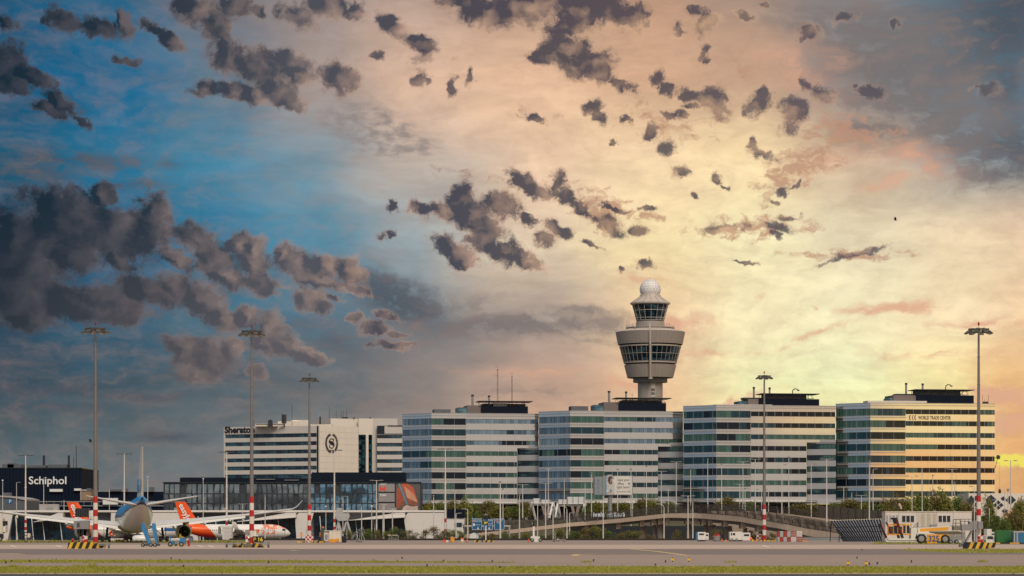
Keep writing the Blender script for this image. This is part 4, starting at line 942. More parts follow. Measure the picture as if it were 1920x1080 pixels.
for px, y0, r in ((77, 853, .5), (124, 853, .45), (138, 836, .14), (133, 856, .1)):
    q = sm(); q.tube((X(px, d), d + 6, Z(878, d)), (X(px, d), d + 6, Z(y0, d)), r, r * .9, 8); q.build('chimney' if r > .3 else 'antenna', M_DSTEEL, sb)
q = sm(); q.box(X(155, d), X(174, d), d - 4, d + 12, 0, Z(918, d)); tb = q.build('tan_annex', mat('tan_cladding', (150,120,92), .7, var=.2, scale=.4), sb)
q = sm(); q.box(X(154, d), X(175, d), d - 4.3, d - 4.01, Z(921, d), Z(918, d)); q.box(X(154, d), X(156, d), d - 4.3, d - 4.01, Z(942, d), Z(921, d)); q.build('annex_frame', M_LEDGE, tb)

lb = thing('gallery_building', 'low dark navy gallery with pale railing stripes behind the big blue-tailed airliner', 'building', (X(153, 950), 950, 0)); d = 950
gM = Matrix.Translation((-X(153, d), -d, 0)); gm = lambda: (lambda m: (setattr(m, 'M', gM), m)[1])(MB())
q = gm(); q.box(X(184, d), X(310, d), d, d + 20, 0, Z(922, d)); q.box(X(20, d), X(184, d), d + 2, d + 20, 0, Z(938, d)); q.build('wall', M_NAVYW, lb)
q = gm()
for y in (940.5, 948.5): q.box(X(52, d), X(308, d), d - .6, d - .3, Z(y + .8, d), Z(y - .8, d))
for px in range(60, 308, 14): q.box(X(px, d) - .07, X(px, d) + .07, d - .7, d - .6, Z(949, d), Z(939, d))
q.build('gallery_rail', M_STEEL, lb)
q = gm(); q.box(X(184, d), X(310, d), d - .2, d + 19, Z(922, d), Z(920.6, d)); q.build('roof_edge', M_STEEL, lb)
for p0, p1, y0, y1, nm in ((194, 222, 934, 946, 'white_unit'), (164, 172, 915.5, 922, 'roof_unit'), (207, 228, 917.8, 921, 'roof_unit'), (281, 289, 913.5, 922, 'roof_unit'), (236, 240, 916, 922, 'roof_unit')):
    q = gm(); q.box(X(p0, d), X(p1, d), d - 1.6, d + .5, Z(y1, d), Z(y0, d)); q.build(nm, M_WHITE if nm == 'white_unit' else M_ROOFGREY, lb)

pb = thing('parking_building', 'grey building with curved white roof edge and blue parking sign at the far left', 'building', (X(0, 860), 860, -1.9)); d = 860
bM = Matrix.Translation((-X(0, d), -d, 1.9)); bmk = lambda: (lambda m: (setattr(m, 'M', bM), m)[1])(MB())
pts = [(-50, 928.5), (0, 929.2), (18, 930), (34, 932), (48.5, 935.5)]
q = bmk(); q.extr([(X(a_, d), d, Z(b_ + 3.0, d)) for a_, b_ in pts] + [(X(48.5, d), d, -1.9), (X(-50, d), d, -1.9)], (0, 24, 0)); q.build('wall', mat('grey_cladding', (84,88,94), .6, var=.1, scale=.4), pb)
q = bmk(); q.extr([(X(a_, d), d - .5, Z(b_, d)) for a_, b_ in pts] + [(X(a_, d), d - .5, Z(b_ + 2.9, d)) for a_, b_ in reversed(pts)], (0, 25, 0)); q.build('roof', M_LEDGE, pb)
q = bmk(); n = 18; q.extr([(X(18.5, d) + .95*math.cos(2*math.pi*i/n)*1.1, d - .1, Z(940, d) + .8*math.sin(2*math.pi*i/n)) for i in range(n)], (0, .08, 0)); q.build('sign_disc', mat('parking_blue', (40,96,140), .5), pb)
p = bM @ Vector((X(16.8, d), d - .13, Z(943, d))); text('P', 1.6, M_LETTER, pb, tuple(p), depth=.03, name='sign_lettering')
q = bmk(); q.box(X(2, d), X(16, d), d + 2, d + 6, Z(930, d), Z(923.5, d)); q.build('roof_plant', M_ROOFGREY, pb)

# ------------------------------------------------------------------ white building with dark diamond windows (right)
d = 800
db = thing('diamond_building', 'white slanted building with dark diamond shaped windows at the right edge', 'building', (X(1818, d), d, 0))
dM = Matrix.Translation((-X(1818, d), -d, 0)); dm = lambda: (lambda m: (setattr(m, 'M', dM), m)[1])(MB())
q = dm(); q.extr([(X(1816, d), d, Z(925, d)), (X(1930, d), d, Z(925, d)), (X(1930, d), d, Z(952, d)), (X(1893, d), d, Z(952, d)), (X(1884, d), d, Z(967, d)), (X(1884, d), d, 0), (X(1822, d), d, 0)], (0, 20, 0)); q.build('wall', M_WALLWHITE, db)
q = dm()
def dia(cx, cy, w, h):
    n = [(cx - w, cy), (cx, cy + h), (cx + w, cy), (cx, cy - h)]
    q.extr([(X(a_, d), d - .02, Z(b_, d)) for a_, b_ in n], (0, -.05, 0))
dia(1858, 937, 10.5, 9.8); dia(1881, 935, 5.2, 4.6); dia(1895, 937.5, 10, 9.5); dia(1821, 939, 8, 11); dia(1830, 934, 5, 5); dia(1831, 946, 5, 6)
for i, j in ((0,0),(1,0),(0,1),(1,1)): dia(1866 + 5.6*(i + j) , 947 + 4.9*(i - j), 4.7, 4.1)
dia(1884, 958, 6, 5)
q.build('diamond_window', mat('diamond_glass', (46,58,68), .15, .2, var=.2, scale=.2), db)
# ------------------------------------------------------------------ airliners (local +Y = nose, y 0 at the main wheels, z 0 on the ground)
def paint(name, fn, rough=0.3):
    """painted livery: fn(N, x, y, z) -> colour socket from the aircraft's own coordinates"""
    m = bpy.data.materials.new(name); m.use_nodes = True; t = m.node_tree; N = NT(t); bs = t.nodes['Principled BSDF']
    tc = N.n('ShaderNodeTexCoord').outputs['Object']; s = N.n('ShaderNodeSeparateXYZ'); N.link(tc, s.inputs[0])
    c = fn(N, *s.outputs, tc)
    k = N.rng(N.noise(tc, .8, 4, .6), .3, .7, .95, 1.05)
    N.link(N.mix(1.0, c, N.xyz(k, k, k), 'MULTIPLY'), bs.inputs['Base Color']); bs.inputs['Roughness'].default_value = rough
    return m
def fus(mb, prof, n=30):
    mb.loft([[(r * math.sin(2*math.pi*i/n), y, zc - r * math.cos(2*math.pi*i/n)) for i in range(n)] for y, r, zc in prof])
def foil(mb, secs):
    """secs: (x, leading y, trailing y, z, thickness) or with a 6th value 'v' for an upright surface"""
    rings = []
    for sct in secs:
        x, le, te, z, th = sct[:5]; c = le - te
        pts = [(0, 0), (.06, .42), (.3, .55), (.65, .30), (1, .04), (1, -.04), (.65, -.22), (.3, -.45), (.06, -.38)]
        if len(sct) > 5: rings.append([(x + t_ * th, le - u * c, z) for u, t_ in pts])
        else: rings.append([(x, le - u * c, z + t_ * th) for u, t_ in pts])
    mb.loft(rings)
def wheel(parent, c, r, w, name='wheel'):
    q = MB(); n = 16
    ring = lambda x, k: [(c[0] + x, c[1] + r*k*math.cos(2*math.pi*i/n), c[2] + r*k*math.sin(2*math.pi*i/n)) for i in range(n)]
    q.loft([ring(-w*.35, .4), ring(-w/2, .62), ring(-w/2, .92), ring(-w*.3, 1), ring(w*.3, 1), ring(w/2, .92), ring(w/2, .62), ring(w*.35, .4)])
    o = q.build(name, M_BLACK, parent)
    return o
M_ENGW = mat('nacelle_white', (220,218,212), .3, var=.04); M_ENGD = mat('engine_dark', (22,22,24), .5, .3, var=.2, scale=2); M_METAL = mat('bare_metal', (120,118,114), .35, .8, var=.1)
M_WINGT = mat('wing_pale_grey', (222,218,210), .4, var=.05, scale=.25, streak=.04); M_GEAR = mat('gear_dark_grey', (70,70,72), .5, .3, var=.15)
def airliner(label, loc, rz, K, mf, mfin, stab_mat, group=None):
    t = thing('airliner', label, 'airliner', loc, rz, group)
    q = MB(); fus(q, K['prof']); fu = q.build('fuselage', mf, t, smooth=True)
    q = MB(); foil(q, [(0, a, b, z, th, 'v') for a, b, z, th in K['fin']]); fi = q.build('tail_fin', mfin, t, smooth=True)
    for sg in (-1, 1):
        q = MB(); foil(q, [(sg * x, a, b, z, th) for x, a, b, z, th in K['stab']]); q.build('tailplane', stab_mat, t, smooth=True)
        q = MB(); foil(q, [(sg * x, a, b, z, th) for x, a, b, z, th in K['wing']]); wg = q.build('wing', M_WINGT, t, smooth=True)
        q = MB(); foil(q, [(sg * x, a, b, z, th) for x, a, b, z, th in K['winglet']]); q.build('winglet', M_WINGT, wg, smooth=True)
        for x, y0, y1, z, r in K['fair']:
            q = MB(); n = 10; q.loft([[(sg*x + r*k*math.cos(2*math.pi*i/n), y, z - dz + r*1.2*k*math.sin(2*math.pi*i/n)) for i in range(n)] for y, k, dz in ((y0, .15, .1), (y0*.6+y1*.4, .9, .1), (y0*.25+y1*.75, .9, .2), (y1, .1, .35))])
            q.build('flap_fairing', M_WINGT, wg, smooth=True)
        # slightly drooped flap with a shaded underside
        for x0, x1, y0, y1, z0, z1 in K['flap']:
            q = MB(); q.extr([(sg*x0, y0, z0), (sg*x1, y1, z1), (sg*x1, y1 - 1.0*K['k'], z1 - .34*K['k']), (sg*x0, y0 - 1.3*K['k'], z0 - .48*K['k'])], (0, 0, .07)); q.build('flap', M_WINGT, wg)
        ex, e0, e1, ez, er = K['eng']; ex *= sg; n = 28
        ring = lambda y, r: [(ex + r*math.cos(2*math.pi*i/n), y, ez + r*math.sin(2*math.pi*i/n)) for i in range(n)]
        q = MB(); L = e0 - e1
        q.loft([ring(e0 - .25, er*.80), ring(e0, er*.90), ring(e0 - .3, er*.99), ring(e0 - L*.35, er*1.06), ring(e0 - L*.7, er*1.02), ring(e1, er*.84), ring(e1 + .02, er*.74), ring(e1 + L*.4, er*.74)], cap0=False, cap1=False)
        na = q.build('engine_nacelle', M_ENGW, t, smooth=True)
        q = MB(); q.loft([ring(e0 - .9, er*.80), ring(e0 - .91, er*.02)]); q.build('fan', M_ENGD, na)
        q = MB(); q.loft([ring(e1 + L*.38, er*.75), ring(e1 + L*.37, er*.5)], cap0=True, cap1=True)
        q.loft([ring(e1 + L*.4, er*.64), ring(e1 - .3*K['k'], er*.60), ring(e1 - .9*K['k'], er*.50), ring(e1 - .92*K['k'], er*.42), ring(e1 - .1, er*.40)], cap0=False, cap1=True); q.build('engine_core', M_ENGD, na, smooth=True)
        q = MB(); q.loft([ring(e1 - .1, er*.30), ring(e1 - 1.0*K['k'], er*.24), ring(e1 - 1.7*K['k'], er*.05)]); q.build('exhaust_plug', M_METAL, na, smooth=True)
        q = MB(); q.loft([ring(e0 - .3, er*.3), ring(e0 - .1, er*.02)]); q.build('spinner', M_METAL, na)
        q = MB(); q.extr([(ex - .18, e0 - L*.25, ez + er*.98), (ex - .18, e0 - L*.6, ez + er*1.55), (ex - .18, e1 - 1.5*K['k'], ez + er*1.5), (ex - .18, e1 - .2, ez + er*.9)], (.36, 0, 0)); q.build('pylon', M_GEAR, na)
        # main gear
        gx, gz = K['gear']; gx *= sg; k = K['k']
        q = MB(); q.tube((gx*.98, 0, .6*k), (gx*.93, .1, gz), .20*k, .24*k, 10); q.bar((gx, 0, 1.1*k), (gx*.55, .2, gz), .14*k, .14*k); q.bar((gx, 0, 1.2*k), (gx*.95, 2.0*k, gz), .13*k, .13*k)
        q.bar((gx*.98, -.95*k, .55*k), (gx*.98, .95*k, .55*k), .24*k, .24*k); q.box(gx - .35*k, gx + .35*k, -.12, .12, .45*k, .7*k)
        q.box(gx + sg*.30*k, gx + sg*.36*k, -.7*k, .7*k, 1.3*k, gz); g = q.build('main_gear', M_GEAR, t)
        for dx in (-.62, .62):
            for dy in ((-.95, .95) if k > .9 else (0,)): wheel(g, (gx + dx*k, dy*k, .56*k), .56*k, .44*k)
    ny = K['nose_gear']; k = K['k']
    q = MB(); q.tube((0, ny, .4*k), (0, ny, K['gear'][1]), .13*k, .16*k, 8); q.bar((0, ny, 1.0*k), (0, ny + 1.6*k, K['gear'][1]), .1*k, .1*k); g = q.build('nose_gear', M_GEAR, t)
    for dx in (-.3, .3): wheel(g, (dx*k, ny, .42*k), .42*k, .28*k)
    return t, fu, fi
K330 = dict(k=1.0, prof=[(-28.4,.22,7.75),(-28.2,.40,7.72),(-26.6,.78,7.48),(-23.5,1.28,7.0),(-19.5,1.86,6.28),(-15,2.38,5.52),(-11,2.72,4.9),(-7,2.82,4.55),(24,2.82,4.5),(28,2.6,4.4),(31,2.0,4.15),(33,1.2,3.9),(34,.3,3.75)],
  fin=[(-16.5,-26.2,7.0,1.25),(-18.6,-26.9,9.0,1.05),(-25.8,-30.4,16.9,.42)],
  stab=[(.8,-20.0,-26.0,6.75,.62),(9.6,-26.4,-28.8,8.25,.20)],
  wing=[(1.5,12.0,-1.8,3.0,1.5),(3.0,10.8,-2.0,3.15,1.35),(9.6,6.8,-2.6,3.85,.95),(20,.9,-4.4,5.0,.55),(28.6,-3.9,-6.6,6.15,.30)],
  winglet=[(28.6,-4.2,-6.6,6.15,.24),(29.4,-5.6,-7.4,6.6,.16),(30.3,-7.4,-8.6,7.75,.08)],
  fair=[(7.2,1.5,-4.6,3.0,.40),(12.6,-.6,-5.2,3.75,.36),(17.2,-1.6,-5.8,4.3,.32),(21.5,-2.6,-6.2,4.85,.26)],
  flap=[(3.2,8.6,-1.9,-2.4,3.0,3.6),(9.8,20.0,-2.5,-4.3,3.75,4.85)], eng=(9.4, 9.6, 4.2, 2.0, 1.42), gear=(5.34, 3.1), nose_gear=25.4)
K319 = dict(k=.66, prof=[(-16.4,.15,4.9),(-16.2,.28,4.88),(-15,.62,4.68),(-12.5,1.15,4.30),(-9.5,1.62,3.95),(-6.5,1.90,3.72),(-3.5,1.98,3.62),(11.6,1.98,3.62),(13.8,1.78,3.52),(15.4,1.36,3.30),(16.6,.80,3.08),(17.2,.2,2.98)],
  fin=[(-8.6,-14.4,5.3,.62),(-9.9,-14.7,6.6,.52),(-13.2,-16.3,11.76,.24)],
  stab=[(.6,-11.4,-14.9,4.75,.36),(6.2,-14.9,-16.6,5.45,.12)],
  wing=[(1.0,6.2,-1.2,2.5,.9),(2.2,5.4,-1.4,2.6,.8),(6.4,2.6,-1.9,3.05,.5),(16.2,-2.6,-4.2,4.1,.2)],
  winglet=[(16.2,-2.8,-4.2,4.1,.12),(16.7,-3.4,-4.8,4.6,.10),(17.0,-4.2,-5.4,6.2,.05)],
  fair=[(6.6,-.3,-3.2,2.75,.24),(10.4,-1.4,-4.0,3.15,.2)], flap=[(2.4,6.2,-1.3,-1.8,2.55,2.95),(6.6,12.5,-1.9,-3.2,3.0,3.6)],
  eng=(5.75, 5.8, 1.9, 1.55, 1.05), gear=(3.8, 2.5), nose_gear=10.9)
# --- the big one with the blue upper half
def livery_blue(N, x, y, z, tc):
    line = N.m('ADD', 4.95, N.m('MULTIPLY', N.m('MAXIMUM', N.m('SUBTRACT', -8.0, y), 0.0), 0.115))
    up = N.rng(N.m('SUBTRACT', z, line), -.03, .03)
    stripe = N.m('MULTIPLY', N.rng(N.m('SUBTRACT', z, line), -.36, -.30), N.rng(N.m('SUBTRACT', z, line), .02, -.04))
    c = N.mix(up, lin((228,224,216)), lin((46,138,196)))
    c = N.mix(stripe, c, lin((24,50,88)))
    wn = N.m('MULTIPLY', N.rng(N.m('ABSOLUTE', N.m('SUBTRACT', z, 5.0)), .2, .14), N.rng(N.m('ABSOLUTE', N.m('SUBTRACT', N.m('FRACT', N.m('MULTIPLY', y, 1.9)), .5)), .25, .2))
    return N.mix(N.m('MULTIPLY', wn, N.rng(y, -16, -14)), c, lin((30,40,52)))
yaw = R(10.9); gx0, gy0 = X(253, 475), 475.0
a330, fu, fi = airliner('large twin-engined airliner with blue upper half seen from behind, parked left of the hotel', (gx0, gy0, 0), yaw, K330,
    paint('blue_white_livery', livery_blue), mat('fin_white', (216,212,204), .35, var=.03), M_WINGT)
text('KLM', 3.3, M_KBLUE, fi, (-.53, -21.3, 8.9), (R(90), 0, R(-90)), depth=.02, name='fin_lettering', bold=.06)
q = MB(); n = 14; q.loft([[(.24*math.cos(2*math.pi*i/n), y, 7.82 + .24*math.sin(2*math.pi*i/n)) for i in range(n)] for y in (-28.6, -28.0)]); q.build('exhaust_outlet', M_ENGD, fu)
# belly fairing between the wings
q = MB(); n = 20; q.loft([[(2.9*k*math.cos(2*math.pi*i/n), y, 3.1 + 1.35*k*math.sin(2*math.pi*i/n)) for i in range(n)] for y, k in ((-7,.35),(-4,.85),(0,1),(8,1),(12,.8),(15,.3))]); q.build('belly_fairing', M_WINGT, fu, smooth=True)
# --- two orange tailed ones
def livery_orange(cut, slope, front):
    def fn(N, x, y, z, tc):
        e = N.m('SUBTRACT', N.m('ADD', cut, N.m('MULTIPLY', N.m('SUBTRACT', 5.4, z), slope)), y)
        o = N.rng(e, -.12, .12)
        red = N.rng(z, 3.9, 2.5)
        oc = N.mix(red, lin((234,92,24)), lin((190,34,26)))
        c = N.mix(o, lin((226,222,214)), oc)
        if front:
            f1 = N.m('MULTIPLY', N.m('MULTIPLY', N.rng(y, 8.6, 8.9), N.rng(z, 4.15, 4.4)), N.rng(N.noise(tc, 1.1, 4, .65), .42, .52))
            lo = N.m('SUBTRACT', z, N.m('ADD', 2.2, N.m('MULTIPLY', N.m('SUBTRACT', y, 1.2), .17)))
            f2 = N.m('MULTIPLY', N.m('MULTIPLY', N.rng(y, 1.2, 1.4), N.rng(y, 7.6, 7.3)), N.m('MULTIPLY', N.rng(lo, -.05, .05), N.rng(lo, 1.1, .9)))
            f3 = N.m('MULTIPLY', N.m('MULTIPLY', N.rng(y, 8.0, 8.4), N.rng(y, 12.6, 12.0)), N.m('MULTIPLY', N.rng(z, 2.6, 2.9), N.rng(N.noise(tc, .9, 3, .6), .52, .58)))
            c = N.mix(N.m('MAXIMUM', N.m('MAXIMUM', f1, f2), N.m('MULTIPLY', f3, .8), clamp=True), c, lin((232,100,30)))
        wn = N.m('MULTIPLY', N.rng(N.m('ABSOLUTE', N.m('SUBTRACT', z, 3.95)), .19, .13), N.rng(N.m('ABSOLUTE', N.m('SUBTRACT', N.m('FRACT', N.m('MULTIPLY', y, 1.9)), .5)), .24, .18))
        c = N.mix(N.m('MULTIPLY', wn, N.m('MULTIPLY', N.rng(y, 12.2, 12.0), N.rng(y, -9, -8))), c, lin((44,48,56)))
        ws = N.m('MULTIPLY', N.m('MULTIPLY', N.rng(y, 14.3, 14.4), N.rng(y, 15.5, 15.4)), N.m('MULTIPLY', N.rng(z, 3.72, 3.8), N.rng(z, 4.35, 4.25)))
        return N.mix(ws, c, lin((26,30,36)))
    return fn
dB = 712.0; hB = R(-66)
zB = -1.9
oB, fB, finB = airliner('orange tailed white airliner with orange swirls on its nose, parked before the dark glass hotel', (X(434, dB), dB, zB), hB, K319,
    paint('orange_livery_swirl', livery_orange(-8.0, .95, True)), M_ORANGE, M_ORANGE, 'white airliners with orange tails')
text('easyJet', 2.15, M_LETTER, finB, (.40, -15.35, 10.9), (R(90), R(62), R(90)), depth=.02, name='fin_lettering', bold=.05)
dA = 716.0; hA = R(-82)
oA, fA, finA = airliner('orange tailed white airliner with big orange lettering, mostly hidden behind the blue airliner', (X(236, dA), dA, zB), hA, K319,
    paint('orange_livery_plain', livery_orange(-9.4, .9, False)), M_ORANGE, M_WHITE, 'white airliners with orange tails')
text('easyJet', 2.15, M_LETTER, finA, (.40, -15.35, 10.9), (R(90), R(62), R(90)), depth=.02, name='fin_lettering', bold=.05)
text('easyJet', 3.0, M_ORANGE, fA, (2.0, -4.6, 2.55), (R(90), 0, R(90)), depth=.03, name='side_lettering', bold=.05)

# ------------------------------------------------------------------ striped / chequered paints
def pattern(name, kind, ca, cb, k, rough=.55):
    m = bpy.data.materials.new(name); m.use_nodes = True; t = m.node_tree; N = NT(t); bs = t.nodes['Principled BSDF']
    tc = N.n('ShaderNodeTexCoord').outputs['Object']; s = N.n('ShaderNodeSeparateXYZ'); N.link(tc, s.inputs[0])
    if kind == 'diag':
        v = N.m('FRACT', N.m('MULTIPLY', N.m('SUBTRACT', s.outputs[0], N.m('MULTIPLY', s.outputs[2], .42)), k)); f = N.rng(v, .46, .5)
    elif kind == 'band':
        v = N.m('FRACT', N.m('MULTIPLY', s.outputs[2], k)); f = N.rng(v, .49, .51)
    else:
        cxx = N.m('FLOOR', N.m('MULTIPLY', s.outputs[0], k)); czz = N.m('FLOOR', N.m('MULTIPLY', s.outputs[2], k)); f = N.m('MODULO', N.m('ABSOLUTE', N.m('ADD', cxx, czz)), 2.0)
    n1 = N.noise(tc, 2.2, 5, .65); c = N.mix(f, lin(ca), lin(cb)); g = N.rng(n1, .3, .75, 1.08, .72)
    N.link(N.mix(1.0, c, N.xyz(g, g, g), 'MULTIPLY'), bs.inputs['Base Color']); bs.inputs['Roughness'].default_value = rough
    return m
M_HAZ = pattern('black_yellow_stripes', 'diag', (214,170,48), (26,26,24), 1.15)
M_CHK = pattern('red_white_chequer', 'chk', (180,32,28), (222,214,204), 2.6)
# ------------------------------------------------------------------ land, pavements, grass
M_LAND = mat('far_land', (92,84,74), .9, var=.2, scale=.02)
def band_mat(name, c, var=.10, joints=True, c2=None):
    m = bpy.data.materials.new(name); m.use_nodes = True; t = m.node_tree; N = NT(t); bs = t.nodes['Principled BSDF']
    tc = N.n('ShaderNodeTexCoord').outputs['Object']
    st = N.noise(N.v('MULTIPLY', tc, (.02, .35, 1)), 1.0, 5, .6); sm = N.noise(N.v('MULTIPLY', tc, (.3, 1.2, 1)), 1.0, 6, .65); fi = N.noise(tc, 6.0, 3, .6)
    k = N.m('ADD', N.m('ADD', N.rng(st, .3, .7, 1 - var, 1 + var), N.rng(sm, .3, .7, -var*.7, var*.7)), N.rng(fi, .3, .7, -.06, .06))
    base = lin(c)
    if c2: base = N.mix(N.rng(st, .42, .6), base, lin(c2))
    col = N.mix(1.0, base, N.xyz(k, k, k), 'MULTIPLY')
    # worn tyre tracks running along the pavement and slab joints
    tr = N.noise(N.v('MULTIPLY', tc, (.004, .9, 1)), 1.0, 3, .5)
    col = N.mix(N.m('MULTIPLY', N.rng(tr, .54, .66), .4), col, lin((70,64,62)))
    oil = N.noise(N.v('MULTIPLY', tc, (.11, .4, 1)), 1.0, 5, .7)
    col = N.mix(N.m('MULTIPLY', N.rng(oil, .60, .74), .35), col, lin((66,58,54)))
    if joints:
        s = N.n('ShaderNodeSeparateXYZ'); N.link(tc, s.inputs[0])
        jy = N.rng(N.m('ABSOLUTE', N.m('SUBTRACT', N.m('FRACT', N.m('MULTIPLY', s.outputs[1], 1/7.5)), .5)), .49, .5)
        jx = N.rng(N.m('ABSOLUTE', N.m('SUBTRACT', N.m('FRACT', N.m('MULTIPLY', s.outputs[0], 1/7.5)), .5)), .49, .5)
        col = N.mix(N.m('MAXIMUM', N.m('MULTIPLY', jx, .12), N.m('MULTIPLY', jy, .3)), col, lin((74,66,60)))
    N.link(col, bs.inputs['Base Color']); bs.inputs['Roughness'].default_value = .85
    return m
M_CONCP = band_mat('pale_concrete_slabs', (186,164,146), .07)
M_CONCD = band_mat('grey_apron_concrete', (150,132,120), .07)
M_ASPH = band_mat('worn_asphalt', (122,108,101), .08, False)
M_TAXI = band_mat('light_taxiway', (154,134,120), .07, True)
M_PATH = band_mat('verge_asphalt', (148,130,120), .08, False)
M_ROAD = band_mat('dark_road', (66,62,64), .1, False)
M_GRASSB = mat('grass_soil', (112,112,40), .95, var=.22, scale=.4, c2=(140,132,52), fine=.12)
def sheet(name, pts, z, m):
    """level sheet; pts = (photo column, photo row) of its outline on the ground"""
    q = MB(); q.poly([(X(px, GD(py)), GD(py), z) for px, py in pts]); o = q.build(name, m); o['kind'] = 'structure'; return o
# one land sheet out to the horizon; behind the apron it lies a little lower
q = MB(); ys = [-400, 60, 149, 300, 556, 640, 1200, 9000]
rows_ = [[(-6000, y, fallz(y) - .02), (6000, y, fallz(y) - .02)] for y in ys]
for a, b in zip(rows_, rows_[1:]): q.add(a + b, [(0,1,3,2)])
tag(q.build('ground', M_LAND), kind='structure')
def strip(name, y0, y1, z, m, p0=-900, p1=2820): return sheet(name, [(p0, y0), (p1, y0), (p1, y1), (p0, y1)], z, m)
def rstrip(name, d0, d1, z, m, x0=-700, x1=700):
    q = MB(); q.poly([(x0,d0,z),(x1,d0,z),(x1,d1,z),(x0,d1,z)]); return tag(q.build(name, m), kind='structure')
rstrip('road', 60, GD(1076.3), .004, M_ROAD)
rstrip('grass_verge', GD(1076.3), GD(1062.8), .012, M_GRASSB)
q = MB(); d_ = GD(1076.3); q.box(-300, 300, d_ - .12, d_ + .06, 0, .05); tag(q.build('kerb', M_CONCP), kind='structure')
rstrip('perimeter_path', GD(1062.8), GD(1055.2), .004, M_PATH)
sheet('grass_verge', [(-500,1055.2),(985,1055.2),(700,1052.2),(350,1050.6),(-500,1052.6)], .010, M_GRASSB)
rstrip('taxiway', GD(1055.2), GD(1040), .004, M_TAXI)
rstrip('taxiway', GD(1040), GD(1029.3), .004, M_ASPH)
rstrip('apron', GD(1029.3), GD(1021.5), .004, M_CONCP)
rstrip('apron', GD(1021.5), 552, .004, M_CONCD)
sheet('taxiway_patch', [(-200,1043),(62,1043),(50,1040),(32,1037.2),(-200,1036.5)], .009, M_TAXI)
sheet('taxiway_patch', [(1500,1040),(2600,1040),(2600,1037),(1500,1036.4)], .009, M_ASPH)
sheet('grass_verge', [(1680,1031),(1740,1030.3),(2400,1030.0),(2400,1038),(1800,1036.5),(1700,1033)], .012, M_GRASSB)
sheet('grass_verge', [(1630,1019),(1930,1017.2),(1930,1020),(1640,1020.6)], .012, M_GRASSB)
sheet('grass_verge', [(-100,1015.2),(460,1015.2),(460,1017.6),(-100,1017.4)], .012, M_GRASSB)
M_MARK = mat('road_marking_white', (214,198,180), .7, var=.2, scale=1.0); M_MARKY = mat('road_marking_yellow', (210,178,120), .7, var=.15)
def mark(pts, w, m):
    """painted line: centre line given as (column, row), width in metres"""
    P = [Vector((X(px, GD(py)), GD(py), .016)) for px, py in pts]; q = MB()
    for a, b in zip(P, P[1:]):
        n = (b - a).cross(Vector((0,0,1))).normalized() * w / 2; q.poly([a - n, a + n, b + n, b - n][::-1])
    return tag(q.build('pavement_marking', m), kind='structure')
mark([(1240,1038.2),(1120,1038.6),(1085,1039.6),(1075,1041),(1082,1042.4)], .7, M_MARKY)
mark([(1183,1029.4),(1230,1034),(1290,1041.8)], .6, M_MARKY)
mark([(545,1032.2),(556,1032.8)], .8, M_MARK)
for a, b, y in ((240, 420, 1031.6), (1040, 1500, 1032.4), (-80, 130, 1031), (700, 960, 1031.5)): mark([(a, y), (b, y + .25)], .35, M_MARK)
for px in (20, 105, 370, 390, 1430): mark([(px, 1022.6), (px + 11, 1026.4)], .5, M_MARK)
mark([(-200,1059.2),(2100,1059.6)], .18, M_MARK)
mark([(1500,1041.5),(1780,1041.8)], .3, M_MARK)
mark([(1120,1031),(1700,1032.2)], .3, M_MARK)
# raised ground behind the viaduct that carries the access roads and trees
M_BANK = mat('planted_bank', (84,82,52), .95, var=.25, scale=.15, c2=(70,62,48))
q = MB(); q.extr([(X(905, 650), 650, -1.9), (X(905, 650), 680, 4.6), (X(905, 650), 860, 5.4), (X(905, 650), 900, -1.9)], (330, 0, 0)); q.M = None
tag(q.build('embankment', M_BANK), kind='structure')
# grass blades (nobody could count them)
def blades(name, d0, d1, n, h0, h1, m, clip=None, xr=1.0, zb=.01):
    q = MB(); r = random.Random(5)
    for _ in range(n):
        d = r.uniform(d0, d1); x = r.uniform(-.212, .212) * d * xr
        if r.random() < .12: d += r.choice((-1, 1)) * abs(r.gauss(0, .016)) * d * (.4 + .6 * math.sin(x * .9) * math.sin(x * .23 + 1))   # ragged edges
        px = 960 + x / d * F
        if clip and not clip(px, HZ + H * F / d): continue
        big = 1.0 + (1.2 if r.random() < .012 else 0)
        h = r.uniform(h0, h1) * big; w = r.uniform(.03, .08) * (1 + .4 * big); lx, ly = r.uniform(-.5, .5) * h, r.uniform(-.3, .3) * h; a = r.uniform(-.6, .6)
        q.add([(x - w*math.cos(a), d - w*math.sin(a), zb), (x + w*math.cos(a), d + w*math.sin(a), zb), (x + lx, d + ly, zb + h)], [(0,1,2)])
    return tag(q.build(name, m), kind='stuff')
def blademat(name, cs):
    m = bpy.data.materials.new(name); m.use_nodes = True; t = m.node_tree; N = NT(t); bs = t.nodes['Principled BSDF']
    g = N.n('ShaderNodeNewGeometry'); tc = N.n('ShaderNodeTexCoord').outputs['Object']
    k = N.m('ADD', N.m('MULTIPLY', g.outputs['Random Per Island'], .6), N.m('MULTIPLY', N.noise(N.v('MULTIPLY', tc, (.25,.6,1)), 1.0, 4, .6), .55))
    N.link(N.ramp(k, [(i/(len(cs)-1), lin(c)) for i, c in enumerate(cs)]), bs.inputs['Base Color']); bs.inputs['Roughness'].default_value = .8
    return m
M_BLADE = blademat('grass_blades', [(84,92,26),(118,120,36),(146,140,48),(166,154,74)])
tag(blades('grass', GD(1076), GD(1063), 34000, .04, .11, M_BLADE), 'short mown green verge along the road in the foreground', 'grass')
tag(blades('grass', GD(1055.2), GD(1050.6), 14000, .04, .12, M_BLADE, clip=lambda px, py: px < 990 - rnd.random()*80 and py > 1050.6 + max(0, (px - 350) / 635 * 4.2)), 'thin grass strip between path and taxiway, fading out to the right', 'grass')
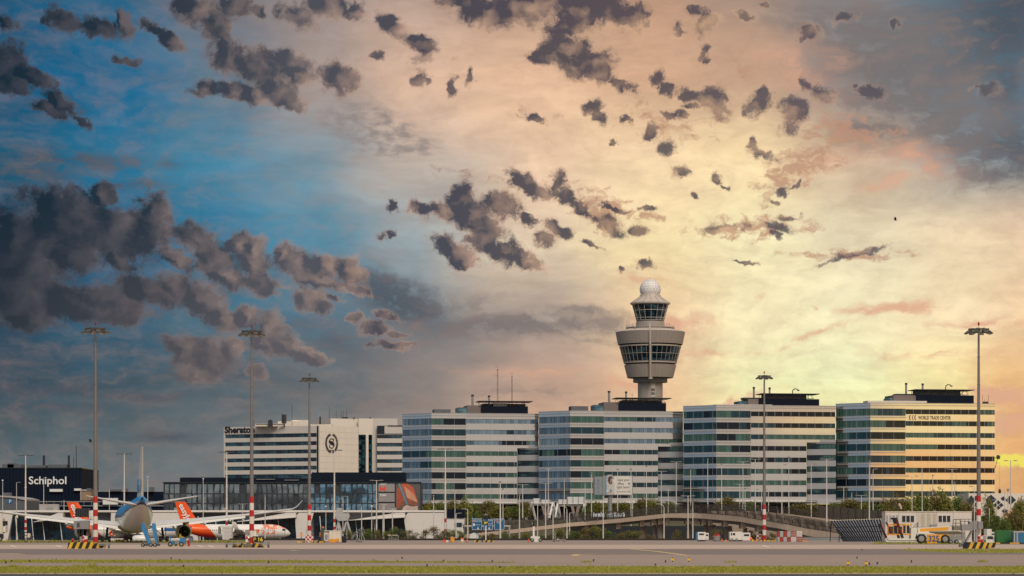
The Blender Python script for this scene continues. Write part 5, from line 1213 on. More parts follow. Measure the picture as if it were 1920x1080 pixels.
tag(blades('grass', GD(1037), GD(1030.2), 9000, .06, .18, M_BLADE, clip=lambda px, py: px > 1690 and py < 1031 + (px - 1690) / 20), 'grass island on the right in front of the lift truck', 'grass')
tag(blades('grass', GD(1020.4), GD(1017.4), 3000, .15, .5, M_BLADE, clip=lambda px, py: 1640 < px < 1800), 'rough grass under the lift truck and its trailer', 'grass')
tag(blades('grass', GD(1017.5), GD(1015.2), 6000, .15, .45, M_BLADE, clip=lambda px, py: px < 460), 'weedy grass edge behind the apron on the left', 'grass')
def tuft(px, py, label, h=.6):
    d = GD(py); q = MB(); r = random.Random(px)
    for _ in range(46):
        a, l = r.uniform(0, 6.28), r.uniform(0, .45); w = r.uniform(.03, .07); hh = h * .5 * r.uniform(.4, 1); x, y = l*math.cos(a), l*math.sin(a)*.6
        q.add([(x - w, y, 0), (x + w, y, 0), (x + r.uniform(-.3, .3), y, hh)], [(0,1,2)])
    o = q.build('weed_tuft', M_BLADE, loc=(X(px, d), d, .012)); tag(o, label, 'weed', 'weed tufts on the verge')
tuft(171, 1066, 'tall weed tuft on the verge below the striped mast base', .9); tuft(148, 1066, 'weed clump on the verge just left of the tallest tuft', .7); tuft(1100, 1055, 'small weed tuft on the path edge near the yellow lights', .4)
tuft(1370, 1055, 'little weed tuft on the taxiway edge below the red-white pole', .4); tuft(1842, 1054.5, 'weed tuft on the taxiway edge at far right', .5); tuft(25, 1065, 'weed tuft at the left end of the verge', .6)

# ------------------------------------------------------------------ taxiway edge lights
def edge_light():
    t = thing('edge_light', '-', 'taxiway light'); q = MB(); q.lathe([(.07,0),(.07,.03),(.04,.05),(.04,.10)], 8); q.build('stem', M_BLACKP, t)
    q = MB(); q.lathe([(.04,.10),(.06,.12),(.06,.17),(.03,.19)], 8); q.build('lens', mat('blue_lens', (30,50,110), .2, var=0), t)
    return t
L0 = edge_light(); first = True
ROWS = [(11,1056.5,'leftmost'),(22,1054.5,'second from the left'),(55,1055,'third from the left, clear of the rest'),(321,1049,'below the blue tractor'),(337,1053,'just right of the one below the tractor'),(344,1064.5,'on the path, below the blue tractor'),(503,1056,'below the P 16 sign'),(754,1048,'below the mural'),(832,1054,'below the folded white roof end'),(801,1063,'on the path, below the white pier end'),(923,1055,'below the blue road signs'),(937,1067,'in the verge below the blue road signs'),(1113,1053,'below the billboard'),(1248,1055,'left of the two yellow lights'),(1229,1062,'on the path left of the yellow lights'),(1616,1032,'at the far edge below the leaning dark screen'),(1607,1047.5,'below the leaning dark screen'),(1630,1059.5,'beside the right yellow light'),(1645,1058.5,'thin one right of the right yellow light'),(1709,1055,'rightmost, below the lift truck')]
for px, py, w in ROWS:
    o = L0 if first else copy_tree(L0); first = False
    d = GD(py); o.location = (X(px, d), d, .01); o['label'] = 'small dark blue taxiway edge light, ' + w; o['group'] = 'blue taxiway edge lights'
def guard(px, py, lab):
    d = GD(py); t = thing('guard_light', lab, 'guard light', (X(px, d), d, .01), 0, 'yellow guard lights at the taxiway edge')
    q = MB(); q.lathe([(.07,0),(.05,.03),(.05,.10)], 8); q.build('stem', M_BLACKP, t)
    q = MB(); q.box(-.11,.11,-.07,.07,.09,.27); q.build('lamp_housing', M_YEL, t)
    q = MB(); q.lathe([(.04,.26),(.06,.3),(.03,.33)], 8); q.build('lens', M_BLACKP, t)
guard(1261, 1053.5, 'yellow guard light, left one of the close pair'); guard(1291.5, 1053.5, 'yellow guard light, right one of the close pair'); guard(1590, 1060.5, 'yellow guard light, the pale one left of the leaning screen base'); guard(1624, 1061, 'yellow guard light next to two blue edge lights on the right')
# ------------------------------------------------------------------ viaduct
def lerp(t, x):
    for (a, u), (b, v) in zip(t, t[1:]):
        if x <= b: return u + (v - u) * (x - a) / (b - a)
    return t[-1][1]
DT_ = [(860,1003),(960,992.5),(1071,979.5),(1160,972),(1250,962.2),(1310,961.4),(1385,967.4),(1430,975.5),(1467,981),(1515,991),(1568,998.5),(1640,1008)]
DBm = [(860,1010),(960,1000),(1071,987),(1160,980),(1250,970.5),(1310,971.8),(1385,977.8),(1430,986),(1467,992),(1515,1005),(1568,1012.5),(1640,1019)]
DD_ = [(860,640),(1100,632),(1310,612),(1467,585),(1640,566)]
FH_ = [(860,20),(1071,18),(1160,14),(1310,17.5),(1430,18),(1640,16)]
vi = thing('viaduct', 'long weathered concrete road viaduct rising and falling behind the apron, fenced along its top', 'viaduct', (X(1290, 612), 612, -1.9))
vM = Matrix.Translation((-X(1290, 612), -612, 1.9)); vm = lambda: (lambda m: (setattr(m, 'M', vM), m)[1])(MB())
pxs = list(range(860, 1641, 12))
ring = lambda px, prof: [Vector((X(px, lerp(DD_, px)), lerp(DD_, px) + o, z)) for o, z in prof]
q = vm(); q.loft([ring(px, [(0, Z(lerp(DBm,px), lerp(DD_,px))), (0, Z(lerp(DT_,px), lerp(DD_,px))), (.5, Z(lerp(DT_,px), lerp(DD_,px))), (.5, Z(lerp(DT_,px)+2, lerp(DD_,px))), (10, Z(lerp(DT_,px)+2, lerp(DD_,px))), (10, Z(lerp(DBm,px)-1, lerp(DD_,px))), (2.5, Z(lerp(DBm,px)+1, lerp(DD_,px)))]) for px in pxs])
q.build('deck', mat('pale_weathered_concrete', (196,172,150), .85, var=.10, scale=.5, streak=.22), vi)
q = vm(); q.loft([ring(px, [(2.4, Z(lerp(DBm,px)+5.5, lerp(DD_,px))), (2.4, Z(lerp(DBm,px)+.6, lerp(DD_,px))), (9, Z(lerp(DBm,px)+.6, lerp(DD_,px))), (9, Z(lerp(DBm,px)+5.5, lerp(DD_,px)))]) for px in range(1060, 1520, 12)])
q.build('deck_girder', M_CONCG, vi)
M_FENCE = mat('dark_fence_steel', (58,52,48), .6, .2, var=.15)
q = vm(); q2 = vm(); px = 870.0
while px < 1600:
    d = lerp(DD_, px) - .02; z0 = Z(lerp(DT_, px), d); z1 = Z(lerp(DT_, px) - lerp(FH_, px), d); x = X(px, d)
    q.bar((x, d, z0), (x - .12, d, z1 - .08), .075, .075)
    px += 2.1
for f_ in (.02, .5, .97):
    pts = [(X(p, lerp(DD_, p)), lerp(DD_, p) - .02, Z(lerp(DT_, p) - lerp(FH_, p) * f_, lerp(DD_, p))) for p in range(870, 1601, 14)]
    for a, b in zip(pts, pts[1:]): q2.bar(a, b, .06, .09)
q.build('fence_bar', M_FENCE, vi); q2.build('fence_rail', M_FENCE, vi)
px = 870.0
while px < 1600:
    q = vm(); d = lerp(DD_, px); z0 = Z(lerp(DT_, px), d); z1 = Z(lerp(DT_, px) - lerp(FH_, px) * 1.03, d); x = X(px, d)
    q.bar((x + .15, d, z0), (x - .35, d - .1, z1), .16, .14); px += 14; q.build('fence_post', M_FENCE, vi)
# far parapet fence
q = vm(); px = 870.0
while px < 1560:
    d = lerp(DD_, px) + 9.8; z0 = Z(lerp(DT_, px) + 1, d - 9.8); x = X(px, d); q.bar((x, d, z0), (x, d, z0 + 2.0), .16, .1); px += 2.4
q.build('far_parapet', M_FENCE, vi)
for px, w, col_ in ((1160,.5,0),(1204,1,1),(1226,.5,1),(1238,.9,1),(1252,.6,0),(1290,.6,1),(1305,.6,0),(1320,.6,1),(1332,.8,1),(1361,.8,1),(1394,.5,1),(1424,.6,1),(1100,.6,1)):
    d = lerp(DD_, px) + 2.2; zb = Z(lerp(DBm, px) + 3.0, d - 2.2); q = vm()
    q.box(X(px, d) - .55, X(px, d) + .55, d - .6, d + 6, zb - 1.1, zb + .5); q.build('pier_cap', MATS['pale_weathered_concrete'], vi)
    if col_:
        q = vm(); q.tube((X(px + (5 if px > 1300 else 2), d) , d + 2.2, -1.9), (X(px + (5 if px > 1300 else 2), d), d + 2.2, zb - .9), w, w, 14); q.build('pier', M_CONC, vi, smooth=True)
q = vm(); q.box(X(1070, 650), X(1480, 640), 646, 646.6, -1.9, 3.2); q.build('dark_backing', M_DARKVOID, vi)  # dark sheet put in for the shade under the deck
# banner panels with pale stripes on the fence
bn = thing('banner', 'pale striped banner cloth fixed to the viaduct fence beneath the billboard', 'banner', (X(1112, 629), 629 - .3, Z(972, 629)))
q = MB()
for i in range(22):
    a = i * .36 + (0 if rnd.random() < .8 else .08); hh = rnd.uniform(.7, 1.15)
    q.extr([(a, 0, .35 + rnd.uniform(0, .3)), (a + .22, 0, .35), (a + .30, 0, .35 + hh), (a + .08, 0, .4 + hh)], (0, .03, 0))
q.build('cloth_strip', mat('banner_cloth', (196,202,208), .7, var=.15, scale=2), bn)

# second ramp and noise barrier behind at the right
def ramp_(name, lab, pts, th, d0, d1, fence):
    t = thing(name, lab, 'ramp', (X(pts[0][0], d0), d0, -1.9)); M_ = Matrix.Translation((-X(pts[0][0], d0), -d0, 1.9)); mk = lambda: (lambda m: (setattr(m, 'M', M_), m)[1])(MB())
    p0, p1 = pts[0][0], pts[-1][0]; dd = lambda p: d0 + (d1 - d0) * (p - p0) / (p1 - p0)
    xs = [p0 + (p1 - p0) * i / 16 for i in range(17)]; q = mk()
    q.loft([[Vector((X(p, dd(p)), dd(p), Z(lerp(pts, p) + th, dd(p)))), Vector((X(p, dd(p)), dd(p), Z(lerp(pts, p), dd(p)))), Vector((X(p, dd(p)), dd(p) + 6, Z(lerp(pts, p) - .3, dd(p)))), Vector((X(p, dd(p)), dd(p) + 6, -1.9)), Vector((X(p, dd(p)), dd(p) + 1, -1.9))] for p in xs]); q.build('deck', mat('pale_weathered_concrete', (196,172,150)), t)
    q = mk(); p = p0
    while p < p1:
        x, y, z = X(p, dd(p)), dd(p) + 5.9, Z(lerp(pts, p) - .3, dd(p)); q.bar((x, y, z), (x - .1, y, z + fence), .1, .08); p += 2.2
    for f_ in (.03, .5, .97):
        for a, b in zip(xs, xs[1:]): q.bar((X(a, dd(a)), dd(a) + 5.9, Z(lerp(pts, a) - .3, dd(a)) + fence*f_), (X(b, dd(b)), dd(b) + 5.9, Z(lerp(pts, b) - .3, dd(b)) + fence*f_), .06, .1)
    q.build('fence_bar', M_FENCE, t); return t
ramp_('slip_ramp', 'lower pale slip ramp dropping to the right, just behind the right end of the viaduct', [(1492,980),(1530,986),(1570,992.5)], 6.5, 605, 592, 1.6)
ramp_('access_ramp', 'upper access ramp with dark fence, highest road behind the right end of the viaduct', [(1330,958),(1400,957.5),(1467,962.5),(1520,969),(1564,974.5),(1600,978)], 3.2, 650, 622, 1.7)
nb = thing('noise_barrier', 'dark boarded noise barrier with upright posts in front of the trees at right', 'barrier', (X(1535, 640), 640, -1.9))
q = MB(); x0 = X(1535, 640); q.M = Matrix.Translation((-x0, -640, 1.9)); p = 1535.0; i = 0
while p < 1664:
    yt = 948 + (p - 1535) * .085; q.box(X(p, 640), X(p + 2.0, 640), 640, 640.12, -1.9, Z(yt, 640) + rnd.uniform(-.05, .05)); p += 2.1
q.build('board', mat('barrier_board', (66,58,48), .8, var=.25, scale=1.2), nb)
q = MB(); q.M = Matrix.Translation((-x0, -640, 1.9)); p = 1535.0
while p < 1664: q.box(X(p, 640) - .1, X(p, 640) + .1, 639.75, 639.98, -1.9, Z(947 + (p - 1535) * .085, 640)); p += 14
q.build('post', M_DSTEEL, nb)
nb2 = thing('noise_barrier', 'grey-brown boarded barrier behind the tall mast at the far right', 'barrier', (X(1822, 610), 610, -1.9))
q = MB(); q.M = Matrix.Translation((-X(1822, 610), -610, 1.9)); p = 1822.0
while p < 1872: q.box(X(p, 610), X(p + 2.6, 610), 610, 610.1, -1.9, Z(967.5, 610) + rnd.uniform(-.05, .05)); p += 2.75
q.build('board', mat('barrier_board', (66,58,48)), nb2)
q = MB(); q.M = Matrix.Translation((-X(1822, 610), -610, 1.9))
for yy in (975, 984): q.box(X(1822, 610), X(1872, 610), 609.85, 609.98, Z(yy + .8, 610), Z(yy, 610))
q.build('rail', M_DSTEEL, nb2)

# ------------------------------------------------------------------ white raking portal gantries before the blocks
def portal(p0, p1, y0, d, lab, panels, legs):
    t = thing('portal_gantry', lab, 'gantry', (X(p0, d), d, 4.7), 0, 'white raking portal gantries'); M_ = Matrix.Translation((-X(p0, d), -d, -4.7)); mk = lambda: (lambda m: (setattr(m, 'M', M_), m)[1])(MB())
    q = mk(); q.box(X(p0, d), X(p1, d), d - .4, d + .4, Z(y0 + 2.6, d), Z(y0, d)); q.box(X(p0 + 4, d), X(p1 - 6, d), d + .45, d + 1.0, Z(y0 + 6.5, d), Z(y0 + 3, d)); q.build('beam', M_WHITE, t)
    for (a, b, dy) in legs:
        q = mk(); q.bar((X(a, d), d, Z(y0 + 1, d)), (X(b[0], d + dy), d + dy, Z(b[1], d + dy)), .48, .48); q.build('leg', M_WHITE, t)
    for a, b, y in panels:
        q = mk(); q.box(X(a, d), X(b, d), d - .3, d - .1, Z(y0 - .2, d), Z(y, d)); q.build('back_panel', mat('pale_panel', (204,204,202), .5, var=.06), t)
        n = max(1, round((b - a) / 10))
        for i in range(n + 1): q = mk(); q.box(X(a + (b-a)*i/n, d) - .12, X(a + (b-a)*i/n, d) + .12, d - .5, d - .32, Z(y0 + 3, d), Z(y, d)); q.build('panel_post', M_LEDGE, t)
portal(996, 1038, 941.5, 745, 'white raking portal gantry carrying sign backs, left one of the pair before the blocks', [(1000,1012,934.5),(1015,1031,937)],
       [(997,(986,974.5),-3),(997,(1005,979),2),(1037,(1030,972),-3),(1037,(1045,971.5),2)])
portal(1045, 1098, 942.5, 748, 'white raking portal gantry with tall panel row, right one of the pair before the blocks', [(1047,1063,936.5),(1064,1095,931.5)],
       [(1046,(1041,972),-3),(1046,(1051,973),2),(1096,(1092,970),-3),(1097,(1102.5,972),2)])
for px, lab in ((1024, 'splayed concrete column between the legs of the left portal gantry'), (1079, 'splayed concrete column beneath the right portal gantry')):
    d = 790; t = thing('splayed_column', lab, 'column', (X(px, d), d, 4.9), 0, 'splayed concrete columns'); zt = Z(949, d) - 4.9
    q = MB()
    for s in (-1, 1): q.extr([(s*.25, 0, 0), (s*1.5, 0, zt), (s*.55, 0, zt), (-s*.15, 0, 1.2)], (0, .9, 0))
    q.build('fork', M_CONC, t); q = MB(); q.box(-.7, .7, -.02, .92, -.5, 1.0); q.build('foot', M_CONCG, t)

# ------------------------------------------------------------------ billboard
d = 668
bb = thing('billboard', 'two-faced white billboard on a thick pole showing a dark haired woman and a question', 'billboard', (X(1144, d), d, 4.6))
bM = Matrix.Translation((-X(1144, d), -d, -4.6)); bmk = lambda: (lambda m: (setattr(m, 'M', bM), m)[1])(MB()); bz = lambda y: Z(y, d)
M_BBW = mat('poster_white', (214,208,196), .5, var=.03)
q = bmk(); q.tube((X(1144, d), d + 1, 4.6), (X(1144, d), d + 1, bz(926)), .58, .52, 16); q.build('pole', M_STEEL, bb, smooth=True)
q = bmk(); q.box(X(1133.3, d), X(1186.5, d), d - .1, d + .5, bz(928.3), bz(891.7)); q.build('frame', M_STEEL, bb)
q = bmk(); q.box(X(1139, d), X(1148, d), d, d + .6, bz(892), bz(889.8)); q.build('head_box', M_LEDGE, bb)
q = bmk(); q.box(X(1134.5, d), X(1185, d), d - .14, d - .102, bz(927.3), bz(893)); po = q.build('poster', M_BBW, bb)
def ps(name, pts, c, o, par=po, c2=None):
    q = bmk(); q.extr([(X(a, d), d - .142 - o, bz(b)) for a, b in pts], (0, -.004, 0)); q.build(name, mat('poster_' + name, c, .6, var=.1, scale=1.2, c2=c2), par)
ps('blue_edge', [(1135,893.2),(1137,893.2),(1137,927.2),(1135,927.2)], (28,108,150), .0)
ps('blurred_backdrop', [(1137.2,893.2),(1152,893.2),(1152,927.2),(1137.2,927.2)], (150,160,168), .0, c2=(206,206,202))
ps('grey_coat', [(1139,905),(1143,908.5),(1146,909.5),(1150.5,904),(1152.5,912),(1151,927),(1140.5,927),(1139.5,917)], (196,194,188), .004, c2=(178,176,172))
ps('face', [(1141.6,896),(1144,894.5),(1147.3,896.5),(1147.8,902),(1146.6,907),(1144,909),(1142,904)], (196,146,116), .008)
ps('dark_hair', [(1140.6,894.5),(1144,893),(1147.5,893.8),(1147.8,897),(1145.2,897.5),(1144.3,903),(1144.6,908),(1142,907),(1139.8,901)], (70,44,32), .012, c2=(96,58,40))
ps('hair_lock', [(1146.4,902),(1148,899),(1147.6,906),(1145.6,909.6),(1145,908)], (88,54,38), .013)
ps('coffee_cup', [(1143.6,918),(1146.8,918),(1146.4,922.5),(1144,922.5)], (40,112,156), .012)
ps('hands', [(1140.4,921.5),(1144,922.6),(1147.6,920),(1147.4,923),(1143.5,925),(1140.6,924)], (184,136,108), .014)
ps('arrow_mark', [(1177,907),(1179.5,904.8),(1181.5,907),(1179.5,909.2)], (28,108,150), .004)
M_INK = mat('poster_ink', (56,64,76), .6, var=0)
for bd, px, py, s in (('want your', 1157, 902, .92), ('office', 1157, 909, .92), ('right here?', 1156, 915.6, .92), ('Own it from 175e', 1156, 923.2, .56)):
    p = bM @ Vector((X(px, d), d - .148, bz(py))); text(bd, s, M_INK, po, tuple(p), depth=.003, name='poster_lettering', sx=.86, bold=.01)
q = bmk(); A_ = Vector((X(1130.8, d), d + .4, 0)); Bv = Vector((X(1112.2, d + 4), d + 4.5, 0)); sd = Facade((Bv.x, Bv.y), (A_.x, A_.y))
sd.box(q, 0, sd.L, -.5, 0, bz(928.6), bz(892.6)); q.build('side_frame', M_STEEL, bb)
q = bmk(); sd.box(q, .15, sd.L - .15, .003, .03, bz(927.5), bz(893.6)); sp_ = q.build('side_poster', mat('poster_pale', (190,196,196), .6, var=.12, scale=.8), bb)
q = bmk(); sd.box(q, .15, .75, .033, .04, bz(927.4), bz(893.8)); q.build('portrait_strip', mat('poster_portrait_strip', (110,96,92), .6, var=.3, scale=1.5, c2=(170,140,120)), sp_)
for bd, py, s in (('want', 902, .9), ('offi', 909, .9), ('righ', 916, .9), ('Own it', 923.5, .6)):
    p = bM @ sd.p(sd.L * .42, .034, bz(py)); text(bd, s, mat('poster_ink_blue', (120,140,160), .6, var=0), sp_, tuple(p), (R(90), 0, math.atan2(sd.d.y, sd.d.x)), depth=.003, name='poster_lettering', sx=.7)
q = bmk(); q.box(X(1131, d), X(1134, d), d + .1, d + .9, bz(929), bz(892)); q.build('spine', M_LEDGE, bb)

# ------------------------------------------------------------------ blue direction signs on a gantry
d = 592
gs = thing('sign_gantry', 'grey tubular gantry carrying three blue motorway direction signs', 'sign gantry', (X(877, d), d, -1.2))
gM = Matrix.Translation((-X(877, d), -d, 1.2)); gk = lambda: (lambda m: (setattr(m, 'M', gM), m)[1])(MB())
for px in (877, 955):
    q = gk(); q.tube((X(px, d), d, -1.2), (X(px, d), d, Z(985.5, d)), .22, .22, 12); q.build('post', M_LEDGE, gs, smooth=True)
q = gk(); q.tube((X(872, d), d, Z(986.7, d)), (X(957.5, d), d, Z(986.7, d)), .2, .2, 12); q.build('beam', M_LEDGE, gs, smooth=True)
M_SBLUE = mat('sign_blue', (26,92,134), .4, var=.06); M_SORG = mat('sign_orange', (206,96,52), .5, var=0)
for p0, p1, y0, y1, rows_, mk in ((884.8,903.8,972.2,993.6,(('Xxx Xxxxxx', 975.4), ('Xxxxx xxxx', 978.2), ('Xxxxxxxx', 984.2)), 0), (906.6,924,973,993.8,(('Xxxxxx', 976.6), ('xx xxxx', 981.8), ('Xxxxx', 984.8)), 1), (926.4,945.8,972.4,993.8,(('Xx xxxxxx', 975), ('Xxxxxxx', 977.8), ('Xxxxx', 980.8)), 2)):
    q = gk(); q.box(X(p0, d), X(p1, d), d - .42, d - .3, Z(y1, d), Z(y0, d)); s_ = q.build('sign_board', M_SBLUE, gs)
    q = gk(); w = .06
    for a, b, c_, e in ((p0, p1, y0 + .3, y0 + .9), (p0, p1, y1 - .9, y1 - .3)): q.box(X(a, d) + .1, X(b, d) - .1, d - .426, d - .421, Z(e, d), Z(c_, d))
    for a in (p0 + .4, p1 - .9): q.box(X(a, d), X(a, d) + w, d - .426, d - .421, Z(y1 - .9, d), Z(y0 + .9, d))
    q.build('sign_border', M_LETTER, s_)
    q = gk()                                                 # word-sized white strokes: the small lettering
    for bd, py in rows_:
        xx = X(p0 + (5.4 if mk != 1 else 9), d)
        for ch_ in bd:
            if ch_ != ' ':
                hgt = .26 if ch_.isupper() else .17
                q.box(xx, xx + .05, d - .426, d - .421, Z(py + .7, d), Z(py + .7, d) + hgt); q.box(xx + .05, xx + .11, d - .426, d - .421, Z(py + .7, d) + (.0 if ord(ch_) % 2 else hgt - .06), Z(py + .7, d) + (.06 if ord(ch_) % 2 else hgt))
            xx += .155
    q.build('sign_lettering', M_LETTER, s_)
    if mk != 1:
        q = gk(); q.box(X(p0 + 1.7, d), X(p0 + 5.0, d), d - .43, d - .421, Z(978, d), Z(974.8, d)); q.build('route_shield', M_SORG if mk == 2 else mat('shield_tan', (190,150,130), .5), s_)
    ax = (p0 + p1) / 2 + 2; q = gk()
    q.extr([(X(ax, d) + a, d - .421, Z(990, d) + b) for a, b in ((-.07,-.05),(-.07,.25),(.07,.25),(.07,-.05),(.22,-.05),(0,-.36),(-.22,-.05))][::1], (0, -.005, 0)); q.build('lane_arrow', M_LETTER, s_)
    if mk == 0:
        q = gk(); q.extr([(X(888.8, d) + .22*math.cos(u*.5236), d - .421, Z(983.8, d) + .34*math.sin(u*.5236)) for u in range(12)], (0, -.005, 0)); q.build('pictogram', M_LETTER, s_)
q = gk(); q.box(X(885, d), X(887, d), d - .4, d - .3, Z(972.2, d), Z(969.3, d)); q.build('lamp_bracket', M_KBLUE, gs)

# ------------------------------------------------------------------ high masts with red-white feet
M_POLE = mat('mast_grey', (128,122,118), .5, .4, var=.08, streak=.1); M_POLEW = mat('mast_white', (214,204,192), .5, var=.06, streak=.12)
M_FLOOD = mat('flood_housing', (88,84,78), .5, .4, var=.15); M_FLENS = mat('flood_lens', (150,150,140), .15, .2, var=.05)
def high_mast(px, ybase, ytop, d, label, r0, red, halfw):
    zb = fallz(d); t = thing('high_mast', label, 'light mast', (X(px, d), d, zb), 0, 'tall apron floodlight masts')
    zt = Z(ytop, d) - zb; r1 = r0 * .38; rr = lambda z: r0 + (r1 - r0) * z / zt
    zs = [Z(y, d) - zb for y in red]                        # boundaries from the highest red edge down to the foot
    q = MB(); q.tube((0,0,zs[0]), (0,0,zt), rr(zs[0]), r1, 14)
    for k in range(1, 6): z = zs[0] + (zt - zs[0]) * k / 6; q.tube((0,0,z - .06), (0,0,z + .06), rr(z) + .03, rr(z) + .03, 14)
    q.build('pole', M_POLE, t, smooth=True)
    zs = zs + [0.0]
    for i, (a, b) in enumerate(zip(zs, zs[1:])):
        if a - b < .05: continue
        q = MB(); q.tube((0,0,b), (0,0,a), rr(b) + .012, rr(a) + .012, 16); q.build('red_band' if i % 2 == 0 else 'white_band', M_RED if i % 2 == 0 else M_POLEW, t, smooth=True)
    w = halfw; q = MB(); n = 10
    for i in range(n):
        a, b = 2*math.pi*i/n, 2*math.pi*(i+1)/n
        q.bar((w*.78*math.cos(a), w*.78*math.sin(a), zt), (w*.78*math.cos(b), w*.78*math.sin(b), zt), .09, .12)
        if i % 2 == 0: q.bar((0,0,zt + .06), (w*.78*math.cos(a), w*.78*math.sin(a), zt + .04), .08, .12)
    q.lathe([(r1*1.5, zt - .25), (r1*1.5, zt + .2)], 12); q.build('head_frame', M_FLOOD, t)
    for k in range(8):
        a = 2*math.pi*(k + .5)/8; c, s = math.cos(a), math.sin(a); q = MB()
        q.M = Matrix.Translation((w*.86*c, w*.86*s, zt - .42)) @ Matrix.Rotation(a, 4, 'Z') @ Matrix.Rotation(R(16), 4, 'Y')
        q.extr([(-.36,-.3,-.10),(.36,-.3,-.10),(.42,-.3,.02),(-.10,-.3,.24),(-.36,-.3,.14)], (0, .6, 0)); q.box(-.34, .34, -.28, .28, -.13, -.101, 1); q.bar((-.2, 0, .1), (-.3, 0, .5), .07, .07); q.build('floodlight', [M_FLOOD, M_FLENS], t)
    q = MB(); q.tube((0,0,zt), (0,0,zt + .55), .03, .02, 6); sp = q.build('spike', M_FLOOD, t)
    q = MB(); q.lathe([(.07, zt + .5), (.12, zt + .6), (.12, zt + .85), (.05, zt + .95)], 8); q.build('obstruction_lamp', mat('red_lens', (140,26,24), .3, var=0), sp)
    return t
B9 = (930.7,942.8,955.8,968,982,993.6,1006.5)
high_mast(179, 1028, 616.5, 335, 'tall grey floodlight mast with red-white foot, leftmost, standing in a striped barrier', .33, B9, 1.72)
high_mast(472, 1026, 621.5, 350, 'tall grey floodlight mast with red-white foot, beside the P 16 board', .33, (931,943,956.5,968.5,982,995,1007), 1.72)
high_mast(580, 1017, 709.5, 470, 'medium tall grey floodlight mast standing on a red-white chequered board, left of the laurel emblem', .36, (945.8,955.8,965.8,975.8,985.5,995.2), 1.70)
high_mast(1433, 1015, 705, 512, 'grey floodlight mast with red-white foot in front of the third office block', .37, (946,954.8,965,974.4,984.4,993.6,1003.5), 1.62)
high_mast(1835, 1028, 617.5, 335, 'tall grey floodlight mast with red-white foot, rightmost, before the block with the sign', .33, (929.4,940.8,954.4,966.6), 1.72)
def med_mast(px, ytop, d, label, yr, zb=None, arm=1.6):
    zb = fallz(d) if zb is None else zb
    t = thing('medium_mast', label, 'light mast', (X(px, d), d, zb), 0, 'medium floodlight masts with twin heads'); zt = Z(ytop, d) - zb; rr = lambda z: .34 - .20 * z / zt
    zs = [Z(y, d) - zb for y in yr]
    q = MB(); q.tube((0,0,zs[0]), (0,0,zt), rr(zs[0]), .13, 12); z = (zt + zs[0]) / 2; q.tube((0,0,z - .25), (0,0,z + .25), rr(z) + .07, rr(z) + .07, 12); q.build('pole', M_POLEW, t, smooth=True)
    for i, (a, b) in enumerate(zip(zs, zs[1:] + [0])):
        q = MB(); q.tube((0,0,b), (0,0,a), rr(b) + .012, rr(a) + .012, 12); q.build('red_band' if i % 2 == 0 else 'white_band', M_RED if i % 2 == 0 else M_POLEW, t, smooth=True)
    q = MB(); q.bar((-arm, 0, zt), (arm, 0, zt), .12, .12); q.build('cross_arm', M_FLOOD, t)
    for x in (-arm - .1, -arm*.45, arm*.45, arm + .1):
        q = MB(); q.extr([(x - .42, -.3, zt - .16), (x + .42, -.3, zt - .10), (x + .30, -.3, zt + .12), (x - .30, -.3, zt + .05)], (0, .6, 0)); q.build('floodlight', M_FLOOD, t)
med_mast(48, 854, 700, 'twin-armed mast in front of the navy building with white name lettering', (974.5,981,988,994))
med_mast(425, 847.5, 690, 'twin-armed mast at the left end of the white hotel', (977.5,984.5))
med_mast(627, 844, 690, 'twin-armed mast under the laurel wreath emblem', (973,979.5,987.5,993))
med_mast(835, 842, 690, 'twin-armed mast in front of the leftmost office block', (972,979.5,992,996))
med_mast(233, 851, 780, 'slim mast with side lamps behind the tail of the blue airliner', (990,), arm=1.9)

# ------------------------------------------------------------------ street lamps
M_LP = mat('lamp_post_grey', (204,198,190), .5, .1, var=.08); M_LH = mat('lamp_head_grey', (140,136,132), .5, .4, var=.08)
def lamp(px, ytop, d, style, label, zb=None, r=.11):
    zb = (4.9 if px > 910 and d > 655 else fallz(d)) if zb is None else zb
    t = thing('lamp_post', label, 'lamp post', (X(px, d), d, zb), 0, 'lamp posts around the access roads and apron edge'); zt = Z(ytop, d) - zb
    q = MB(); q.tube((0,0,0), (0,0,zt*.3), r*1.15, r*.95, 10); q.tube((0,0,zt*.3), (0,0,zt), r*.9, r*.55, 10); q.build('pole', M_LP, t, smooth=True)
    def head(x, z, l):
        h = MB(); s = 1 if l > 0 else -1; h.extr([(x, -.16, z - .05), (x + l, -.16, z - .02), (x + l*.9, -.16, z + .12), (x + l*.1, -.16, z + .16)], (0, .32, 0)); h.build('lamp_head', M_LH, t)
    if style == 'T':
        q = MB(); q.bar((-.9, 0, zt), (.9, 0, zt), .07, .07); q.build('arm', M_LP, t); head(.7, zt, .9); head(-.7, zt, -.9)
    elif style == 'R': q = MB(); q.bar((0,0,zt), (.5,0,zt + .08), .07, .07); q.build('arm', M_LP, t); head(.4, zt + .05, .9)
    elif style == 'L': q = MB(); q.bar((0,0,zt), (-.5,0,zt + .08), .07, .07); q.build('arm', M_LP, t); head(-.4, zt + .05, -.9)
    elif style == 'C':
        q = MB(); q.path([(0,0,zt), (-.12,0,zt + .4), (-.5,0,zt + .75), (-1.1,0,zt + .85)], .06, 6); q.build('arm', M_LP, t); head(-1.0, zt + .8, -.9)
    elif style == 'B':
        h = MB(); h.ball((0,0,zt + .2), .26, 1, 1, .9, 10, 6); h.build('lamp_globe', M_LETTER, t)
    else:
        h = MB(); h.lathe([(r*.6, zt - .02), (.24, zt + .06), (.24, zt + .28), (.1, zt + .36)], 8); h.build('lamp_head', M_LH, t)
    return t
